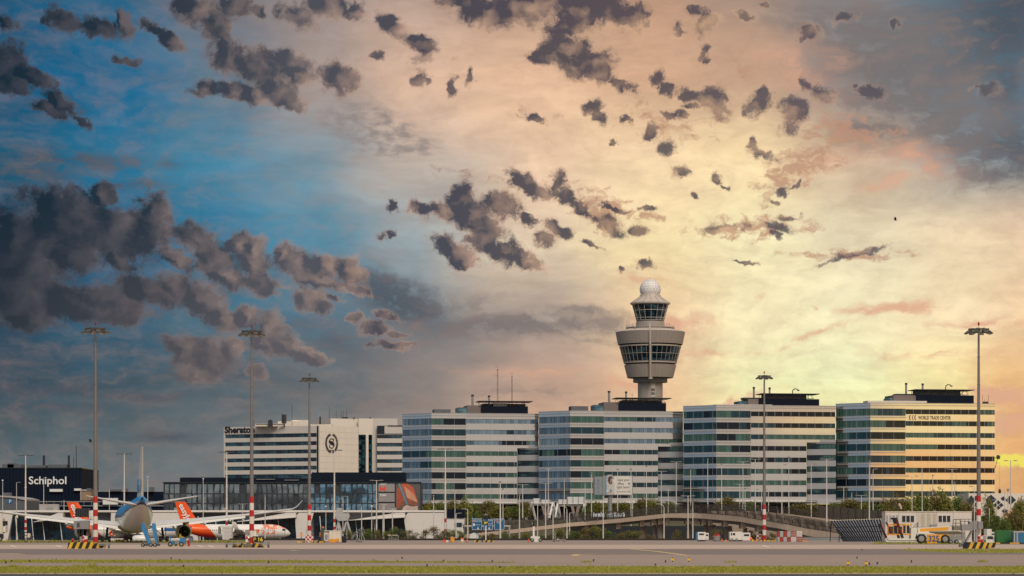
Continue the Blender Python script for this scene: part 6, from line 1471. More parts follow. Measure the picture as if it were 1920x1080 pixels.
LAMPS = [
 (5,902,790,'B','short lamp post at the very left edge'),(31,905,780,'R','lamp post with one arm by the blue parking sign'),(82,898,830,'O','lamp post below the first letters of the navy building name'),(277,893,830,'T','thin lamp post just right of the airliner fin'),(205,917,830,'O','short lamp post just right of the leftmost tall mast'),(120,940,800,'O','short lamp post before the left navy gallery wall'),
 (337,940,742,'T','low twin lamp post before the left end of the glass hotel'),(381,899,760,'B','lamp post in front of the glass hotel, left third'),(497,930,610,'O','thin post before the glass hotel, right of the P 16 mast'),(455,945,742,'T','low twin lamp post above the nose of the orange swirl airliner'),(611,951,742,'B','small globe lamp on the pier roof line by the blue panes'),(643,936,742,'L','slim lamp before the bluish hotel panes'),(652,931,742,'L','taller slim lamp before the bluish hotel panes'),
 (706,901,585,'T','twin lamp post at the left side of the butterfly mark'),(697,951,610,'B','short globe lamp left of the twin lamp by the butterfly mark'),(718,950,600,'R','short lamp post under the hotel word on the grey panels'),(720,946,592,'T','low twin lamp post under the butterfly mark'),(736,952,592,'O','thin post under the left edge of the orange mural'),(678,950,620,'O','thin post before the folded white roof'),
 (813,931,575,'O','lamp post right of the orange mural'),(853,921,760,'T','distant twin lamp right of the twin-armed mast'),(855,963,560,'R','short lamp post at the end of the white pier'),(877,955,560,'L','one-armed lamp at the left blue sign'),(938,905,555,'O','tall lamp post crossing the right blue sign'),(943,918,640,'O','lamp post just behind the one crossing the right blue sign'),
 (974,930,560,'O','lamp post between the blue signs and the left portal'),(980,909,660,'T','tall twin lamp right beside the left portal'),(1008,945,570,'T','low twin lamp between the left portal legs'),(1023,906,565,'T','tall twin lamp passing through the left portal'),(1028,879,720,'T','tallest twin lamp above the left portal'),(1037,953,560,'O','thin post with crossbar right of the left portal'),(1058,897,700,'O','tall lamp in front of the right portal panels'),(1063,956,560,'C','curved swan-neck lamp below the right portal'),(1068,962,600,'R','short bent lamp on the viaduct by the right portal'),
 (1097,906,690,'O','lamp post at the right leg of the right portal'),(1109,888,690,'O','lamp post just left of the billboard'),(1131,929,560,'O','lamp post under the gap between the two poster faces'),(1158,881,655,'O','lamp post crossing the left part of the poster text'),(1183,881,655,'O','lamp post crossing the right edge of the poster'),(1186,894,700,'O','lamp post just outside the right edge of the poster'),
 (1212,875,690,'O','lamp post midway between billboard and viaduct crest'),(1240,884,690,'T','twin lamp left of the viaduct crest lamps'),(1245,952,560,'C','swan-neck lamp in front of the viaduct piers'),(1253,918,700,'T','small twin lamp behind the viaduct fence near the crest'),(1268,866,690,'T','tall twin lamp over the left slope of the viaduct crest'),(1290,930,560,'T','twin lamp passing the highest part of the viaduct'),(1295,879,690,'O','tall thin lamp behind the viaduct crest'),(1299,940,562,'O','bluish thin post right beside the twin lamp at the crest'),
 (1327,862,690,'O','tall lamp right of the viaduct crest'),(1353,871,690,'O','lamp before the left part of the third block with the small tree'),(1387,908,700,'T','short twin lamp left of the red-white pole'),(1393,866,670,'T','tall twin lamp left of the red-white pole'),(1397,917,705,'O','short lamp hidden beside the tall twin lamp near the red-white pole'),(1416,861,690,'T','tall twin lamp immediately left of the red-white pole'),(1428,918,705,'T','small twin lamp touching the red-white pole'),(1441,910,705,'O','small lamp immediately right of the red-white pole'),
 (1466,872,640,'R','tall lamp above the red-white chequered crates'),(1479,858,690,'O','tall lamp right of the one above the chequered crates'),(1521,871,690,'R','tall lamp before the link building near the sign block'),(1550,861,590,'T','stout lamp with box reaching down to the viaduct ramp'),(1582,913,705,'T','short twin lamp before the left face of the sign block'),(1597,926,705,'O','shorter lamp before the left face of the sign block'),(1615,929,660,'T','low twin lamp over the boarded noise barrier'),(1630,867,610,'O','tall lamp above the top right of the leaning screen'),(1637,880,690,'R','lamp just right of the tall one above the leaning screen'),
 (1710,893,620,'T','lamp behind the left half of the white site office'),(1729,880,620,'O','tallest lamp behind the middle of the white site office'),(1749,893,690,'O','thin lamp before the block, right of the tallest over the site office'),(1742,930,640,'O','short post in the trees over the site office'),(1774,931,640,'T','twin lamp in the trees over the right half of the site office'),(1785,880,700,'T','tall thin lamp before the right half of the sign block'),(1790,905,720,'O','small lamp close to the tall thin one before the sign block'),
 (1827,913,600,'L','lamp immediately left of the rightmost tall mast'),(1869,938,600,'L','slim lamp before the diamond windows'),(1884,918,590,'R','bent twin-level lamp by the right diamond windows'),(1890,921,592,'O','thin post between the two lamps at the right edge'),(1895,864,592,'T','tallest lamp at the right edge'),(1855,953,600,'L','low lamp with long arm right of the rightmost mast'),
]
for px, yt, d, st, lab in LAMPS: lamp(px, yt, d, st, lab, r=.19 if px in (1550, 1630, 1895, 938, 706) else .145)

# ------------------------------------------------------------------ trees and bushes
M_BARK = mat('bark', (70,58,46), .9, var=.25, scale=3)
def leafmat(name, cs):
    m = bpy.data.materials.new(name); m.use_nodes = True; t = m.node_tree; N = NT(t); bs = t.nodes['Principled BSDF']
    g = N.n('ShaderNodeNewGeometry'); tc = N.n('ShaderNodeTexCoord').outputs['Object']
    k = N.m('ADD', N.m('MULTIPLY', g.outputs['Random Per Island'], .55), N.m('MULTIPLY', N.noise(tc, 2.6, 3, .6), .5))
    N.link(N.ramp(k, [(i/(len(cs)-1), lin(c)) for i, c in enumerate(cs)]), bs.inputs['Base Color']); bs.inputs['Roughness'].default_value = .7
    return m
M_LEAF = [leafmat('leaves_olive', [(58,62,22),(92,94,32),(124,120,44),(150,138,60)]), leafmat('leaves_green', [(44,60,20),(74,92,30),(104,114,42),(132,132,56)]), leafmat('leaves_brownish', [(60,54,26),(90,80,36),(116,104,46),(134,124,62)])]
def crown(seed, style):
    """unit crown: about one unit wide, base at 0, top at 1"""
    r = random.Random(seed); q = MB(); lumps = []
    n = {'tree': 13, 'bush': 8, 'thin': 7}[style]
    for i in range(n):
        z = r.uniform(.25, .86) if style != 'bush' else r.uniform(.12, .72)
        w = (.46 * math.sqrt(max(.05, 1 - ((z - .45) / .6) ** 2))) if style != 'thin' else .40 * (1 - abs(z - .5))
        a = r.uniform(0, 6.283); rad = r.uniform(.25, .8) * w
        lumps.append((rad*math.cos(a), rad*math.sin(a), z, r.uniform(.15, .27)))
    lumps.append((0, 0, .82 if style != 'bush' else .7, .16))
    per = {'tree': 340, 'bush': 240, 'thin': 120}[style]
    for (cx, cy, cz, cr) in lumps:
        for _ in range(per):
            v = Vector((r.gauss(0,1), r.gauss(0,1), r.gauss(0,1))).normalized() * cr * r.uniform(.35, 1.12)
            c = Vector((cx, cy, cz)) + v
            if c.z < .02: c.z = r.uniform(.02, .1)
            s = r.uniform(.011, .027) * (1.25 if style == 'thin' else 1.0)
            u = Vector((r.gauss(0,1), r.gauss(0,1), r.gauss(0,1))).normalized(); w = u.cross(Vector((r.gauss(0,1), r.gauss(0,1), r.gauss(0,1)))).normalized()
            q.add([c - u*s - w*s*.6, c + u*s - w*s*.4, c + u*s*.5 + w*s*.7, c - u*s*.7 + w*s*.6], [(0,1,2,3)])
    return q, lumps
CROWNS = []
for i, st in enumerate(('tree','tree','tree','bush','bush','bush','thin')):
    q, lumps = crown(20 + i, st); mats_ = M_LEAF[i % 3] if st != 'thin' else M_LEAF[2]
    co = q.build('crown', mats_); 
    tq = MB(); tq.tube((0,0,0), (0.01,0,.45), .022, .014, 7)
    for (cx, cy, cz, cr) in lumps[:6]: tq.tube((0.005,0,min(.3, cz*.5)), (cx, cy, cz), .011, .004, 5)
    to = tq.build('trunk', M_BARK); CROWNS.append((co.data, to.data, st)); bpy.data.objects.remove(co); bpy.data.objects.remove(to)
def tree(px, ybase, ytop, wpx, d, kind, label, zb=None, v=None, m=None):
    st = {'tree': (0,1,2), 'bush': (3,4,5), 'thin': (6,)}[kind]; i = st[(v if v is not None else int(px)) % len(st)]
    zb = Z(ybase, d) if zb is None else zb
    t = thing('tree' if kind == 'tree' else 'bush', label, 'tree' if kind == 'tree' else 'bush', (X(px, d), d, zb), 0, 'trees behind the viaduct' if kind == 'tree' else 'bushes along the apron edge')
    h = Z(ytop, d) - zb; w = wpx / F * d * (1.5 if kind == 'tree' else 1.25)
    for nm, me in (('trunk', CROWNS[i][1]), ('crown', CROWNS[i][0])):
        o = bpy.data.objects.new(nm, me); COL.objects.link(o); o.parent = t; o.scale = (w, w, h * 1.03); o.rotation_euler = (0, 0, (px * 1.7) % 6.28)
        if m is not None and nm == 'crown':
            o.material_slots[0].link = 'OBJECT'; o.material_slots[0].material = m
    return t
TREES = [ # px, base row, top row, width, distance, label
 (803,970,942,30,850,'leafy tree right of the orange mural, cut by the twin-armed mast'),(826,970,940,28,850,'tree right behind the twin-armed mast near the leftmost block'),(848,972,941,30,850,'tree above the navy end of the white pier'),(870,975,937,34,850,'tree with a thin pointed top above the left blue sign'),(893,975,945,34,850,'rounded tree above the left blue sign'),(916,975,941,34,716,'tall rounded tree above the middle blue sign'),(938,976,950,34,710,'low spreading tree above the right blue sign'),(960,976,949,34,714,'tree between the blue signs and the left portal'),(984,976,942,24,716,'narrow bright tree touching the left portal leg'),
 (1118,972,941,36,740,'broad tree beneath the left face of the billboard'),(1100,972,948,22,742,'small tree at the right leg of the right portal'),(1136,972,946,26,742,'tree just left of the billboard pole'),(1170,972,942,34,738,'tree under the poster text'),(1192,974,946,28,742,'tree under the right end of the poster'),(1209,974,936,26,740,'pointed tree right of the billboard'),(1230,974,938,34,738,'tree left of the viaduct crest'),(1256,974,940,32,742,'tree behind the viaduct crest'),
 (1365,975,934,34,735,'darker pointed tree in front of the third block'),(1345,975,944,20,738,'small tree beside the darker pointed tree'),(1406,975,940,28,738,'tree left of the red-white pole'),(1508,978,946,44,700,'wide low tree behind the ramp fence'),(1540,980,948,34,702,'olive tree behind the ramp fence below the link building'),(1566,975,942,36,700,'tree at the left corner of the sign block'),(1594,975,938,40,696,'round tree before the left face of the sign block'),(1622,975,942,34,694,'tree behind the boarded noise barrier'),
 (1652,975,944,32,690,'tree left of the white site office roof'),(1676,975,936,36,640,'dark tree behind the left end of the site office'),(1700,975,934,36,640,'tree behind the site office, second from its left end'),(1722,975,925,38,640,'tall tree behind the middle of the site office'),(1746,975,930,34,642,'tree behind the door panels of the site office'),(1768,975,923,38,640,'tallest tree behind the right half of the site office'),(1793,975,930,34,644,'tree behind the right end of the site office'),(1814,980,944,30,640,'brownish tree right of the site office roof'),
 (1853,992,935,26,606,'narrow pointed tree in front of the diamond windows'),(1866,994,966,24,598,'low yellowish tree above the white car'),(1898,1010,960,30,590,'dark tree behind the green container'),(1914,1010,935,34,592,'tall tree at the right edge'),(1884,1010,972,28,588,'dark low tree between the diamond building and the green container')]
for k, (px, yb, yt, w, d, lab) in enumerate(TREES): tree(px, yb, yt, w, d, 'tree', lab, zb=(4.7 if 650 < d and px > 905 else fallz(d)), v=k)
BUSH = [(652,1014,992,20,'bush beside the grey mobile steps'),(690,1014,988,34,'wide bush under the folded white roof'),(708,1014,990,24,'bush by the foot of the twin lamp'),(728,1014,994,22,'bush behind the grey frame cart'),(741,1014,983,30,'tall bush under the orange mural'),(768,1014,991,34,'dark bush at the corner of the white pier wall'),(797,1014,994,26,'thin bush before the white pier wall'),(814,1014,988,28,'thin tall bush before the white pier wall'),(832,1014,992,28,'bush under the twin-armed mast'),(850,1014,990,26,'bush before the end of the white pier'),(864,1014,994,22,'bush left of the white dome tank'),(922,1014,998,30,'bush under the blue signs'),(907,1014,1000,20,'small bush right of the white dome tank'),(947,1014,992,24,'bush left of the right gantry post'),(968,1014,1000,24,'low bush right of the gantry post'),(990,1014,996,26,'bush left of the white machine'),(1016,1014,1002,22,'low bush right of the white machine'),(1034,1014,1000,22,'bush below the left portal'),(1052,1014,988,30,'bush below the viaduct start'),(1074,1014,992,30,'bush under the viaduct, left'),(1095,1014,986,28,'round bush under the viaduct'),(1117,1014,983,34,'tallest bush under the viaduct below the billboard'),(1140,1014,992,30,'bush under the viaduct left of the first pier'),(1166,1014,996,30,'bush by the first viaduct pier'),(1190,1014,992,34,'bush between the first viaduct piers'),(1216,1014,1000,24,'low bush before the viaduct piers'),(1268,1014,990,22,'bush in the dark beneath the viaduct crest'),(1345,1014,988,18,'bush behind the red-topped bin'),(1408,1014,990,22,'bush right of the long white truck'),(1446,1014,996,20,'bush left of the chequered crates')]
for k, (px, yb, yt, w, lab) in enumerate(BUSH):
    d = 566 if px < 1200 else 604
    tree(px, yb, yt, w, d, 'thin' if 'thin' in lab else 'bush', lab, zb=fallz(d), v=k, m=(M_LEAF[2] if px > 1200 else None))

# ------------------------------------------------------------------ airside fence along the apron edge
fe = thing('airside_fence', 'long thin wire fence with a dark foot along the back edge of the apron', 'fence', (X(430, 553), 553, 0)); fM = Matrix.Translation((-X(430, 553), -553, 0)); fk = lambda: (lambda m: (setattr(m, 'M', fM), m)[1])(MB())
q = fk(); q.box(X(430, 553), X(1330, 553), 553, 553.25, -.1, .42); q.build('foot_wall', mat('dark_foot', (50,44,38), .9, var=.2), fe)
for i in range(45):
    px = 434 + i * 20; q = fk(); q.tube((X(px, 553), 553.1, .4), (X(px, 553), 553.1, 2.4), .03, .03, 6); q.build('post', M_DSTEEL, fe)
q = fk()
for z in (.9, 1.4, 1.9, 2.35): q.bar((X(430, 553), 553.1, z), (X(1330, 553), 553.1, z), .009, .009)
q.build('wire', M_DSTEEL, fe)
# ------------------------------------------------------------------ equipment, measured as photo rectangles at a distance
class Rig:
    """one thing standing at distance d; its parts are drawn from photo rectangles but have real depth"""
    def __init__(s, name, label, cat, px, d, group=None, zb=None):
        s.d, s.zb, s.x0 = d, (fallz(d) if zb is None else zb), X(px, d)
        s.t = thing(name, label, cat, (s.x0, d, s.zb), 0, group)
    def P(s, px, py, o=0.0): return Vector((X(px, s.d) - s.x0, o, Z(py, s.d) - s.zb))
    def boxes(s, name, m, lst, parent=None, bevel=0.0):
        q = MB()
        for p0, p1, y0, y1, o0, o1 in lst:
            a, b = s.P(p0, y1), s.P(p1, y0); q.box(a.x, b.x, o0, o1, max(a.z, 0.0), b.z)
        return q.build(name, m, parent or s.t, bevel=bevel)
    def bars(s, name, m, lst, w=.08, parent=None):
        q = MB()
        for p in lst:
            for a, b in zip(p, p[1:]): q.bar(s.P(*a), s.P(*b), w, w)
        return q.build(name, m, parent or s.t)
    def shape(s, name, m, pts, o, th, parent=None):
        q = MB(); q.extr([s.P(a, b, o) for a, b in pts], (0, th, 0)); return q.build(name, m, parent or s.t)
    def wheel(s, px, py, r, o, w=.35, parent=None):
        c = s.P(px, py); q = MB(); n = 20
        ring = lambda y, k: [(c.x + r*k*math.cos(2*math.pi*i/n), y, r + r*k*math.sin(2*math.pi*i/n)) for i in range(n)]
        q.loft([ring(o, .58), ring(o, .9), ring(o + w*.15, 1), ring(o + w*.85, 1), ring(o + w, .9), ring(o + w, .58)]); wh = q.build('wheel', M_BLACK, parent or s.t)
        q = MB(); q.loft([ring(o - .02, .18), ring(o - .01, .56), ring(o + .05, .56)]); q.build('rim', M_STEEL, wh); return wh
M_VWHITE = mat('vehicle_white', (220,214,204), .35, var=.06, scale=1.0, streak=.08); M_CREAM = mat('box_cream_white', (216,204,186), .5, var=.07, scale=1.0, streak=.12)
M_GREYB = mat('cabinet_grey', (140,138,136), .5, .2, var=.08, streak=.12); M_GREYD = mat('equipment_dark_grey', (72,74,78), .55, .2, var=.15)
M_VGLASS = mat('vehicle_glass', (26,32,38), .08, var=.1, spec=.8); M_ORY = mat('orange_yellow_paint', (222,146,36), .45, var=.08, scale=1.5)
M_BLUEP = mat('equipment_blue', (44,120,172), .45, var=.1, scale=1.5); M_SLATE = mat('slate_panel', (124,126,134), .8, 0, var=.15, scale=.5); M_BRICKR = mat('rust_red_paint', (150,48,36), .6, var=.18, scale=1.6)
M_BARRC = mat('barrier_concrete', (132,128,120), .8, var=.12, scale=1.2)

# striped barriers round the mast feet
r = Rig('mast_barrier', 'black and yellow striped concrete barrier around the leftmost tall mast, low rail on its right', 'barrier', 169, 331)
r.shape('striped_block', M_HAZ, [(132,1017),(177.5,1016.2),(177.5,1030),(130,1030)], -1.6, 3.2); r.boxes('striped_block', M_HAZ, [(177.8,196,1018.6,1027.6,-1.0,1.2)])
r.boxes('rail', M_STEEL, [(188,208,1018.6,1020.6,-1.25,-1.05),(188,208,1021.5,1022.8,-1.25,-1.05)]); r.boxes('rail_post', M_GREYD, [(205,208,1018.6,1028,-1.2,-.9),(189,191,1018.6,1028,-1.04,-.8)])
r = Rig('warning_barrel', 'red and white chequered barrel on the striped barrier beside the leftmost mast', 'barrel', 159, 331, zb=Z(1016.4, 331))
r.boxes('drum', M_CHK, [(155,164,1004,1016.4,-.35,.35)], bevel=.1); r.boxes('foot', M_RED, [(154.6,164.4,1012.6,1016.3,-.4,.4)])
r = Rig('warning_ball', 'small red ball lamp at the left end of the striped barrier', 'lamp', 136.5, 331, zb=Z(1016.4, 331)); q = MB(); q.ball((0,0,.28), .2); q.tube((0,0,0),(0,0,.2),.05); q.build('ball', M_RED, r.t)
r = Rig('mast_cabinet', 'pair of grey cabinets on dark legs, just left of the leftmost tall mast', 'cabinet', 155, 345)
r.boxes('cabinet', M_GREYB, [(139,151,976.5,992,-.4,.5)]); r.boxes('cabinet', M_GREYB, [(151.5,167.5,976,992,-.5,.6)]); r.boxes('dark_strip', M_GREYD, [(145,150,980,989,-.41,-.402)])
r.boxes('leg', M_BLACKP, [(147,149,992,1017,0,.2)]); r.boxes('leg', M_BLACKP, [(152,156,992,1008,0,.3)]); r.boxes('leg', M_GREYD, [(162,165,992,1017,0,.2)])
r.boxes('control_box', M_GREYB, [(150,154,1006,1016,-.2,.2)]); r.bars('rail', M_STEEL, [[(160,974.5),(172,974.5)],[(170,974.5),(170,968)]], .09)
r = Rig('mast_barrier', 'low black and yellow kerb ring with steel rails around the P 16 mast', 'barrier', 466, 350)
r.shape('striped_block', M_HAZ, [(439,1018.5),(492,1018.5),(496,1027),(436,1027)], -.9, 1.8); r.boxes('rail', M_STEEL, [(424,454,1018,1020,-1.4,-1.2),(424,454,1021.3,1022.4,-1.4,-1.2),(488,506.5,1018.4,1020.4,-1.4,-1.2),(488,506.5,1021.6,1022.8,-1.4,-1.2)])
for p in (425, 438, 489, 503): r.boxes('rail_post', M_GREYD, [(p, p + 3.4, 1017.4, 1027.4, -1.19, -.9)])
r.boxes('front_plate', mat('olive_grey_plate', (104,100,84), .7, var=.15), [(457,473,1019.6,1026,-.92,-.905)])
r = Rig('stand_sign', 'black stand number board reading P 16 in dotted yellow figures', 'sign', 483, 347, zb=Z(1018, 350))
r.boxes('board', M_BLACKP, [(473.5,494.5,1005.4,1017,-.15,.15)], bevel=.04); M_DOT = mat('amber_dots', (214,190,60), .5, var=0, emit=.25)
pt = r.P(475.0, 1014.8, -.16); text('P 16', .74, M_DOT, r.t, tuple(pt), depth=.01, name='board_lettering', sx=.98, bold=.012)
r = Rig('mast_cabinet', 'grey cabinet pair with warning tape hanging on the P 16 mast', 'cabinet', 466, 346, zb=Z(1016, 350))
r.boxes('cabinet', M_GREYB, [(460.5,466.5,993.5,1005,-.5,.1)]); r.boxes('cabinet', M_VWHITE, [(476.5,481,995,1005.5,-.4,.1)]); r.boxes('tape_post', M_CHK, [(461.5,465,1004,1016,-.6,-.3)])
r = Rig('mast_board', 'red and white chequered board at the foot of the medium tall mast', 'board', 580, 466); r.boxes('board', M_CHK, [(573,587.5,1003.5,1015.5,-.3,.1)])
r = Rig('mast_kerb', 'row of low yellow-green striped kerb blocks by the medium tall mast', 'kerb', 580, 462)
for p in (558, 563.5, 569.5, 581, 587.5, 593, 599, 604): r.boxes('kerb_block', M_HAZ if p % 2 else M_YEL, [(p, p + 4, 1014.6, 1018, -.3, .4)])
for px, lab in ((565, 'slim yellow sign on a post left of the chequered mast board'), (601, 'slim yellow sign on a post right of the chequered mast board')):
    r = Rig('yellow_sign', lab, 'sign', px, 470); r.boxes('plate', M_ORY, [(px-1.8,px+1.8,998,1006,-.1,.1)]); r.boxes('post', M_GREYD, [(px-.6,px+.6,1006,1017.6,-.05,.05)])
r = Rig('dark_machine', 'narrow dark unit with an orange lamp left of the white service box', 'machine', 606, 470)
r.boxes('body', M_GREYD, [(602,608.5,990,1016,-.6,.6)]); r.boxes('lamp', M_ORY, [(604.5,607.5,987,990,-.2,.2)]); r.boxes('base', M_BLACKP, [(597,609,1008,1017,-.4,.8)])

# passenger steps, tractor and small things under the airliner
r = Rig('passenger_steps', 'blue sided passenger steps on a grey chassis under the tail of the blue airliner', 'steps', 283, 362)
r.boxes('chassis', M_GREYD, [(267,298,1019.5,1023.5,-1.0,1.4)], bevel=.05)
r.shape('side_panel', M_BLUEP, [(267.5,981),(272.5,981),(284,1017),(281.5,1021),(278,1018),(268,993)], -1.0, .12); r.shape('side_panel', M_BLUEP, [(286.5,981),(292.5,982),(297,1016),(294,1020),(287,993)], -.9, .12)
r.bars('handrail', M_STEEL, [[(268,980),(271,980),(284,1016)],[(287,980),(291,981),(297.5,1014)]], .07)
q = MB()
for i in range(12): u = i / 11; a, b = r.P(271 + 12*u, 986 + 31*u, -.8), r.P(288 + 7.5*u, 986 + 31*u, -.8); q.box(a.x, b.x, -.85 + .0*u, -.55, a.z - .05, a.z + .03)
q.build('tread', M_STEEL, r.t); r.bars('frame_brace', M_GREYD, [[(275,1019,.4),(274,990,.8)],[(296,1019,.4),(290,992,.8)],[(272,1000,.6),(292,1000,.6)]], .12)
for p in (269.5, 284.5, 292.5): r.wheel(p, 1022, .26, -1.12)
r = Rig('tow_tractor', 'low blue tow tractor with high rear cab, under the right engine of the airliner', 'tractor', 333, 366)
r.shape('body', M_BLUEP, [(319,1016),(326,1014.5),(328,1021.5),(319.5,1022.5)], -.9, 1.8); r.shape('cab', M_BLUEP, [(339,1008.6),(346.8,1008.2),(347.6,1012),(346.4,1021.2),(338.6,1021.2)], -.9, 1.8); r.boxes('chassis', M_HAZ, [(320,347,1020.6,1023.4,-.85,.85)])
r.boxes('engine_block', M_GREYB, [(328.5,337.5,1013.5,1020.4,-.6,.6)]); r.bars('tow_pole', M_BLUEP, [[(319.5,1015),(319.2,1004.5)]], .14); r.bars('guard_frame', M_YEL, [[(336.5,1010),(338.4,1000.8),(339.2,1008.8)],[(336.5,1007.2),(343,1006.6),(343.6,1009)]], .12)
for p in (320.6, 341.6): r.wheel(p, 1023, .34, -.98)
r = Rig('fire_extinguisher', 'red fire extinguisher on a trolley right of the blue tractor', 'extinguisher', 354, 366); q = MB(); q.lathe([(.14,.05),(.16,.1),(.16,.85),(.08,.98),(.05,1.1)], 10); q.build('bottle', M_RED, r.t); r.bars('handle', M_BLACKP, [[(353,1023),(353.4,1014.4),(355,1014.4)]], .06)
r = Rig('baggage_dolly', 'small blue-grey cart behind the right engine', 'cart', 358, 420); r.boxes('body', mat('cart_grey_blue', (96,112,126), .5, var=.15), [(354,362,1008,1016,-.6,.6)]); r.boxes('rail', M_GREYD, [(354,362,1005,1008,-.5,-.42)])
r = Rig('boarding_bridge', 'dark boarding bridge cabin hiding the right side of the leftmost orange tail', 'boarding bridge', 155, 610)
r.boxes('cabin', M_BLACKP, [(143,168,953,969.5,-1.6,1.6)], bevel=.08); r.boxes('cabin_rib', M_GREYD, [(143 + 4*k, 144 + 4*k, 953.6, 969, -1.63, -1.603) for k in range(7)]); r.boxes('tunnel', M_VWHITE, [(168.2,180,958,974,-1.2,1.4)], bevel=.06); r.boxes('column', M_GREYB, [(172,176,974.2,1016,-.5,.5)]); r.boxes('wheel_frame', M_GREYD, [(168,180,1008,1016,-1.2,1.2)])
r = Rig('boarding_stairs', 'tall white covered boarding stairs beside the rear of the swirl-nosed airliner', 'steps', 424, 600)
r.boxes('shaft', M_VWHITE, [(418,436,990,1012,-1.2,1.2)], bevel=.06); r.boxes('head', M_VWHITE, [(413.5,437,985,989.7,-1.4,1.4)], bevel=.05); r.boxes('louvre', M_LEDGE, [(420,434,993 + 2.6*k,993.8 + 2.6*k,-1.23,-1.203) for k in range(7)]); r.boxes('canopy', M_GREYB, [(410,413.4,987,1001,-1.0,1.0)], bevel=.1); r.boxes('base', M_GREYD, [(417,438,1012.2,1014.6,-1.0,1.0)])
r = Rig('stop_block', 'yellow and black striped block on the grass behind the blue airliner', 'block', 225, 505); r.boxes('block', M_HAZ, [(217.5,231.5,1011.6,1016.4,-.5,.5)])

# left edge
r = Rig('catering_truck', 'white high box truck cut by the left edge of the picture', 'truck', 4, 505)
r.boxes('box_body', M_CREAM, [(-18,7,971.5,1000,-1.2,1.4)], bevel=.06); r.boxes('cab', M_VWHITE, [(7.2,12.5,985,998,-1.1,1.2)], bevel=.08); r.boxes('cab_window', M_VGLASS, [(8,12,977,986.5,-1.12,-1.0),(7.4,12.4,977,984.8,-1.0,1.1)]); r.boxes('chassis', M_BLACKP, [(-18,5,1001,1012,-.9,1.0)]); r.boxes('rear_step', M_VWHITE, [(6,12,1010,1016,-.9,.9)])
for p in (-10, 2): r.wheel(p, 1012, .5, -1.1)
r = Rig('mesh_trolley', 'dark wire mesh luggage trolley behind the grass edge at left', 'trolley', 42, 520)
r.bars('frame', M_DSTEEL, [[(35,1015),(35,998),(51,998),(51,1015)],[(35,1004),(51,1004)],[(35,1010),(51,1010)],[(40,998),(40,1015)],[(46,998),(46,1015)],[(33,998.5),(56,998.5)]], .12); r.boxes('deck', M_GREYD, [(35,51,1012.5,1014.5,-.5,.7)])
for p in (37.5, 48): r.wheel(p, 1015, .2, -.6)
r = Rig('belt_loader', 'pale belt loader with white box behind the mesh trolley', 'loader', 56, 560)
r.boxes('body', M_CREAM, [(51,57,1000,1008,-.7,.7)]); r.shape('belt', M_GREYD, [(50,1006.5),(62,1005.5),(62,1007.5),(50,1008.5)], -.6, 1.2); r.boxes('base', M_GREYD, [(52,61,1008.5,1014,-.6,.6)])

# white service box, lift bridge, mobile steps, frame cart
r = Rig('service_box', 'cream white service box with yellow hazard plates left of the mobile steps', 'ground unit', 624, 462)
r.boxes('body', M_CREAM, [(617.5,640,995.5,1016.4,-1.3,1.0)], bevel=.08); r.boxes('side_body', M_CREAM, [(608,617.3,996,1014.5,-1.0,1.2)], bevel=.08); r.boxes('hatch', M_GREYB, [(610,615,1002,1012,-1.03,-1.003)]); r.boxes('hazard_plate', M_ORY, [(618.5,629,1010.5,1017,-1.34,-1.305),(629.6,637,1009.8,1015.2,-1.34,-1.305)]); r.boxes('roof_lip', M_VWHITE, [(609,640.5,994.6,995.6,-1.35,1.1)])
r = Rig('black_crate', 'black crate right of the cream service box', 'crate', 644, 466); r.boxes('box', M_BLACKP, [(641.5,649.5,1006,1017.4,-.6,.6)]); r.boxes('lid', M_GREYD, [(641.2,649.8,1005.4,1006.2,-.65,.65)])
r = Rig('lift_bridge', 'pale grey passenger bridge head on splayed legs before the pier, right of the medium mast', 'passenger bridge', 643, 600)
M_BRID = mat('bridge_grey', (176,174,170), .5, .2, var=.06)
r.shape('cabin', M_BRID, [(629,966),(656,968.5),(653,976),(636,977),(632,974)], -1.6, 3.0); r.shape('head', M_BRID, [(632.5,953),(641,952.5),(641.5,961),(655,963),(656,968.8),(629,966.2)], -1.4, 2.6)
r.bars('leg', M_BRID, [[(634,976,-1),(643,1004,-1)]], .45); r.bars('leg', M_BRID, [[(636,976,-1),(631,994,-1)]], .4); r.bars('leg', M_BRID, [[(650,977,-1),(643,1004,-1)]], .42); r.bars('leg', M_BRID, [[(651,976,-1),(660,1006,-1)]], .45); r.boxes('column', M_BRID, [(649,653,984,1013,-.4,.4)])
r = Rig('mobile_steps', 'grey lattice maintenance steps beside the bushes, right of the black crate', 'steps', 670, 480)
r.bars('frame', M_STEEL, [[(658,1015),(664,1004)],[(664,1004),(678,994),(684,1014)],[(661,1012),(680,1018)],[(664,1004),(679,1017)],[(668,1000),(668,1016)],[(678,994),(678,1016)],[(672,997),(682,1006)],[(662,1016),(684,1016)]], .14); r.bars('handrail', M_STEEL, [[(658,1010),(666,998),(680,988),(684,1000)],[(674,992),(674,1016)]], .09)
q = MB()
for i in range(7): a = r.P(660 + 2.6*i, 1014 - 2.9*i); q.box(a.x - .2, a.x + .2, -.5, .5, a.z, a.z + .06)
q.build('tread', M_GREYD, r.t)
r = Rig('frame_cart', 'small steel frame cart with a pale canopy before the bushes under the mural', 'cart', 737, 485)
r.bars('frame', M_STEEL, [[(728,1017),(730,1004),(746,1003),(747.5,1017)],[(733,1004),(735,1017)],[(743,1003.5),(741,1017)],[(729,1011),(747,1011)]], .12); r.boxes('canopy', mat('canopy_beige', (190,176,156), .6, var=.1), [(727,733,1002.4,1004.2,-.5,.5),(736,745,1002.8,1004.2,-.5,.5)])
def small(name, lab, cat, px, d, parts, group=None):
    r_ = Rig(name, lab, cat, px, d, group)
    for p in parts: r_.boxes(*p)
    return r_
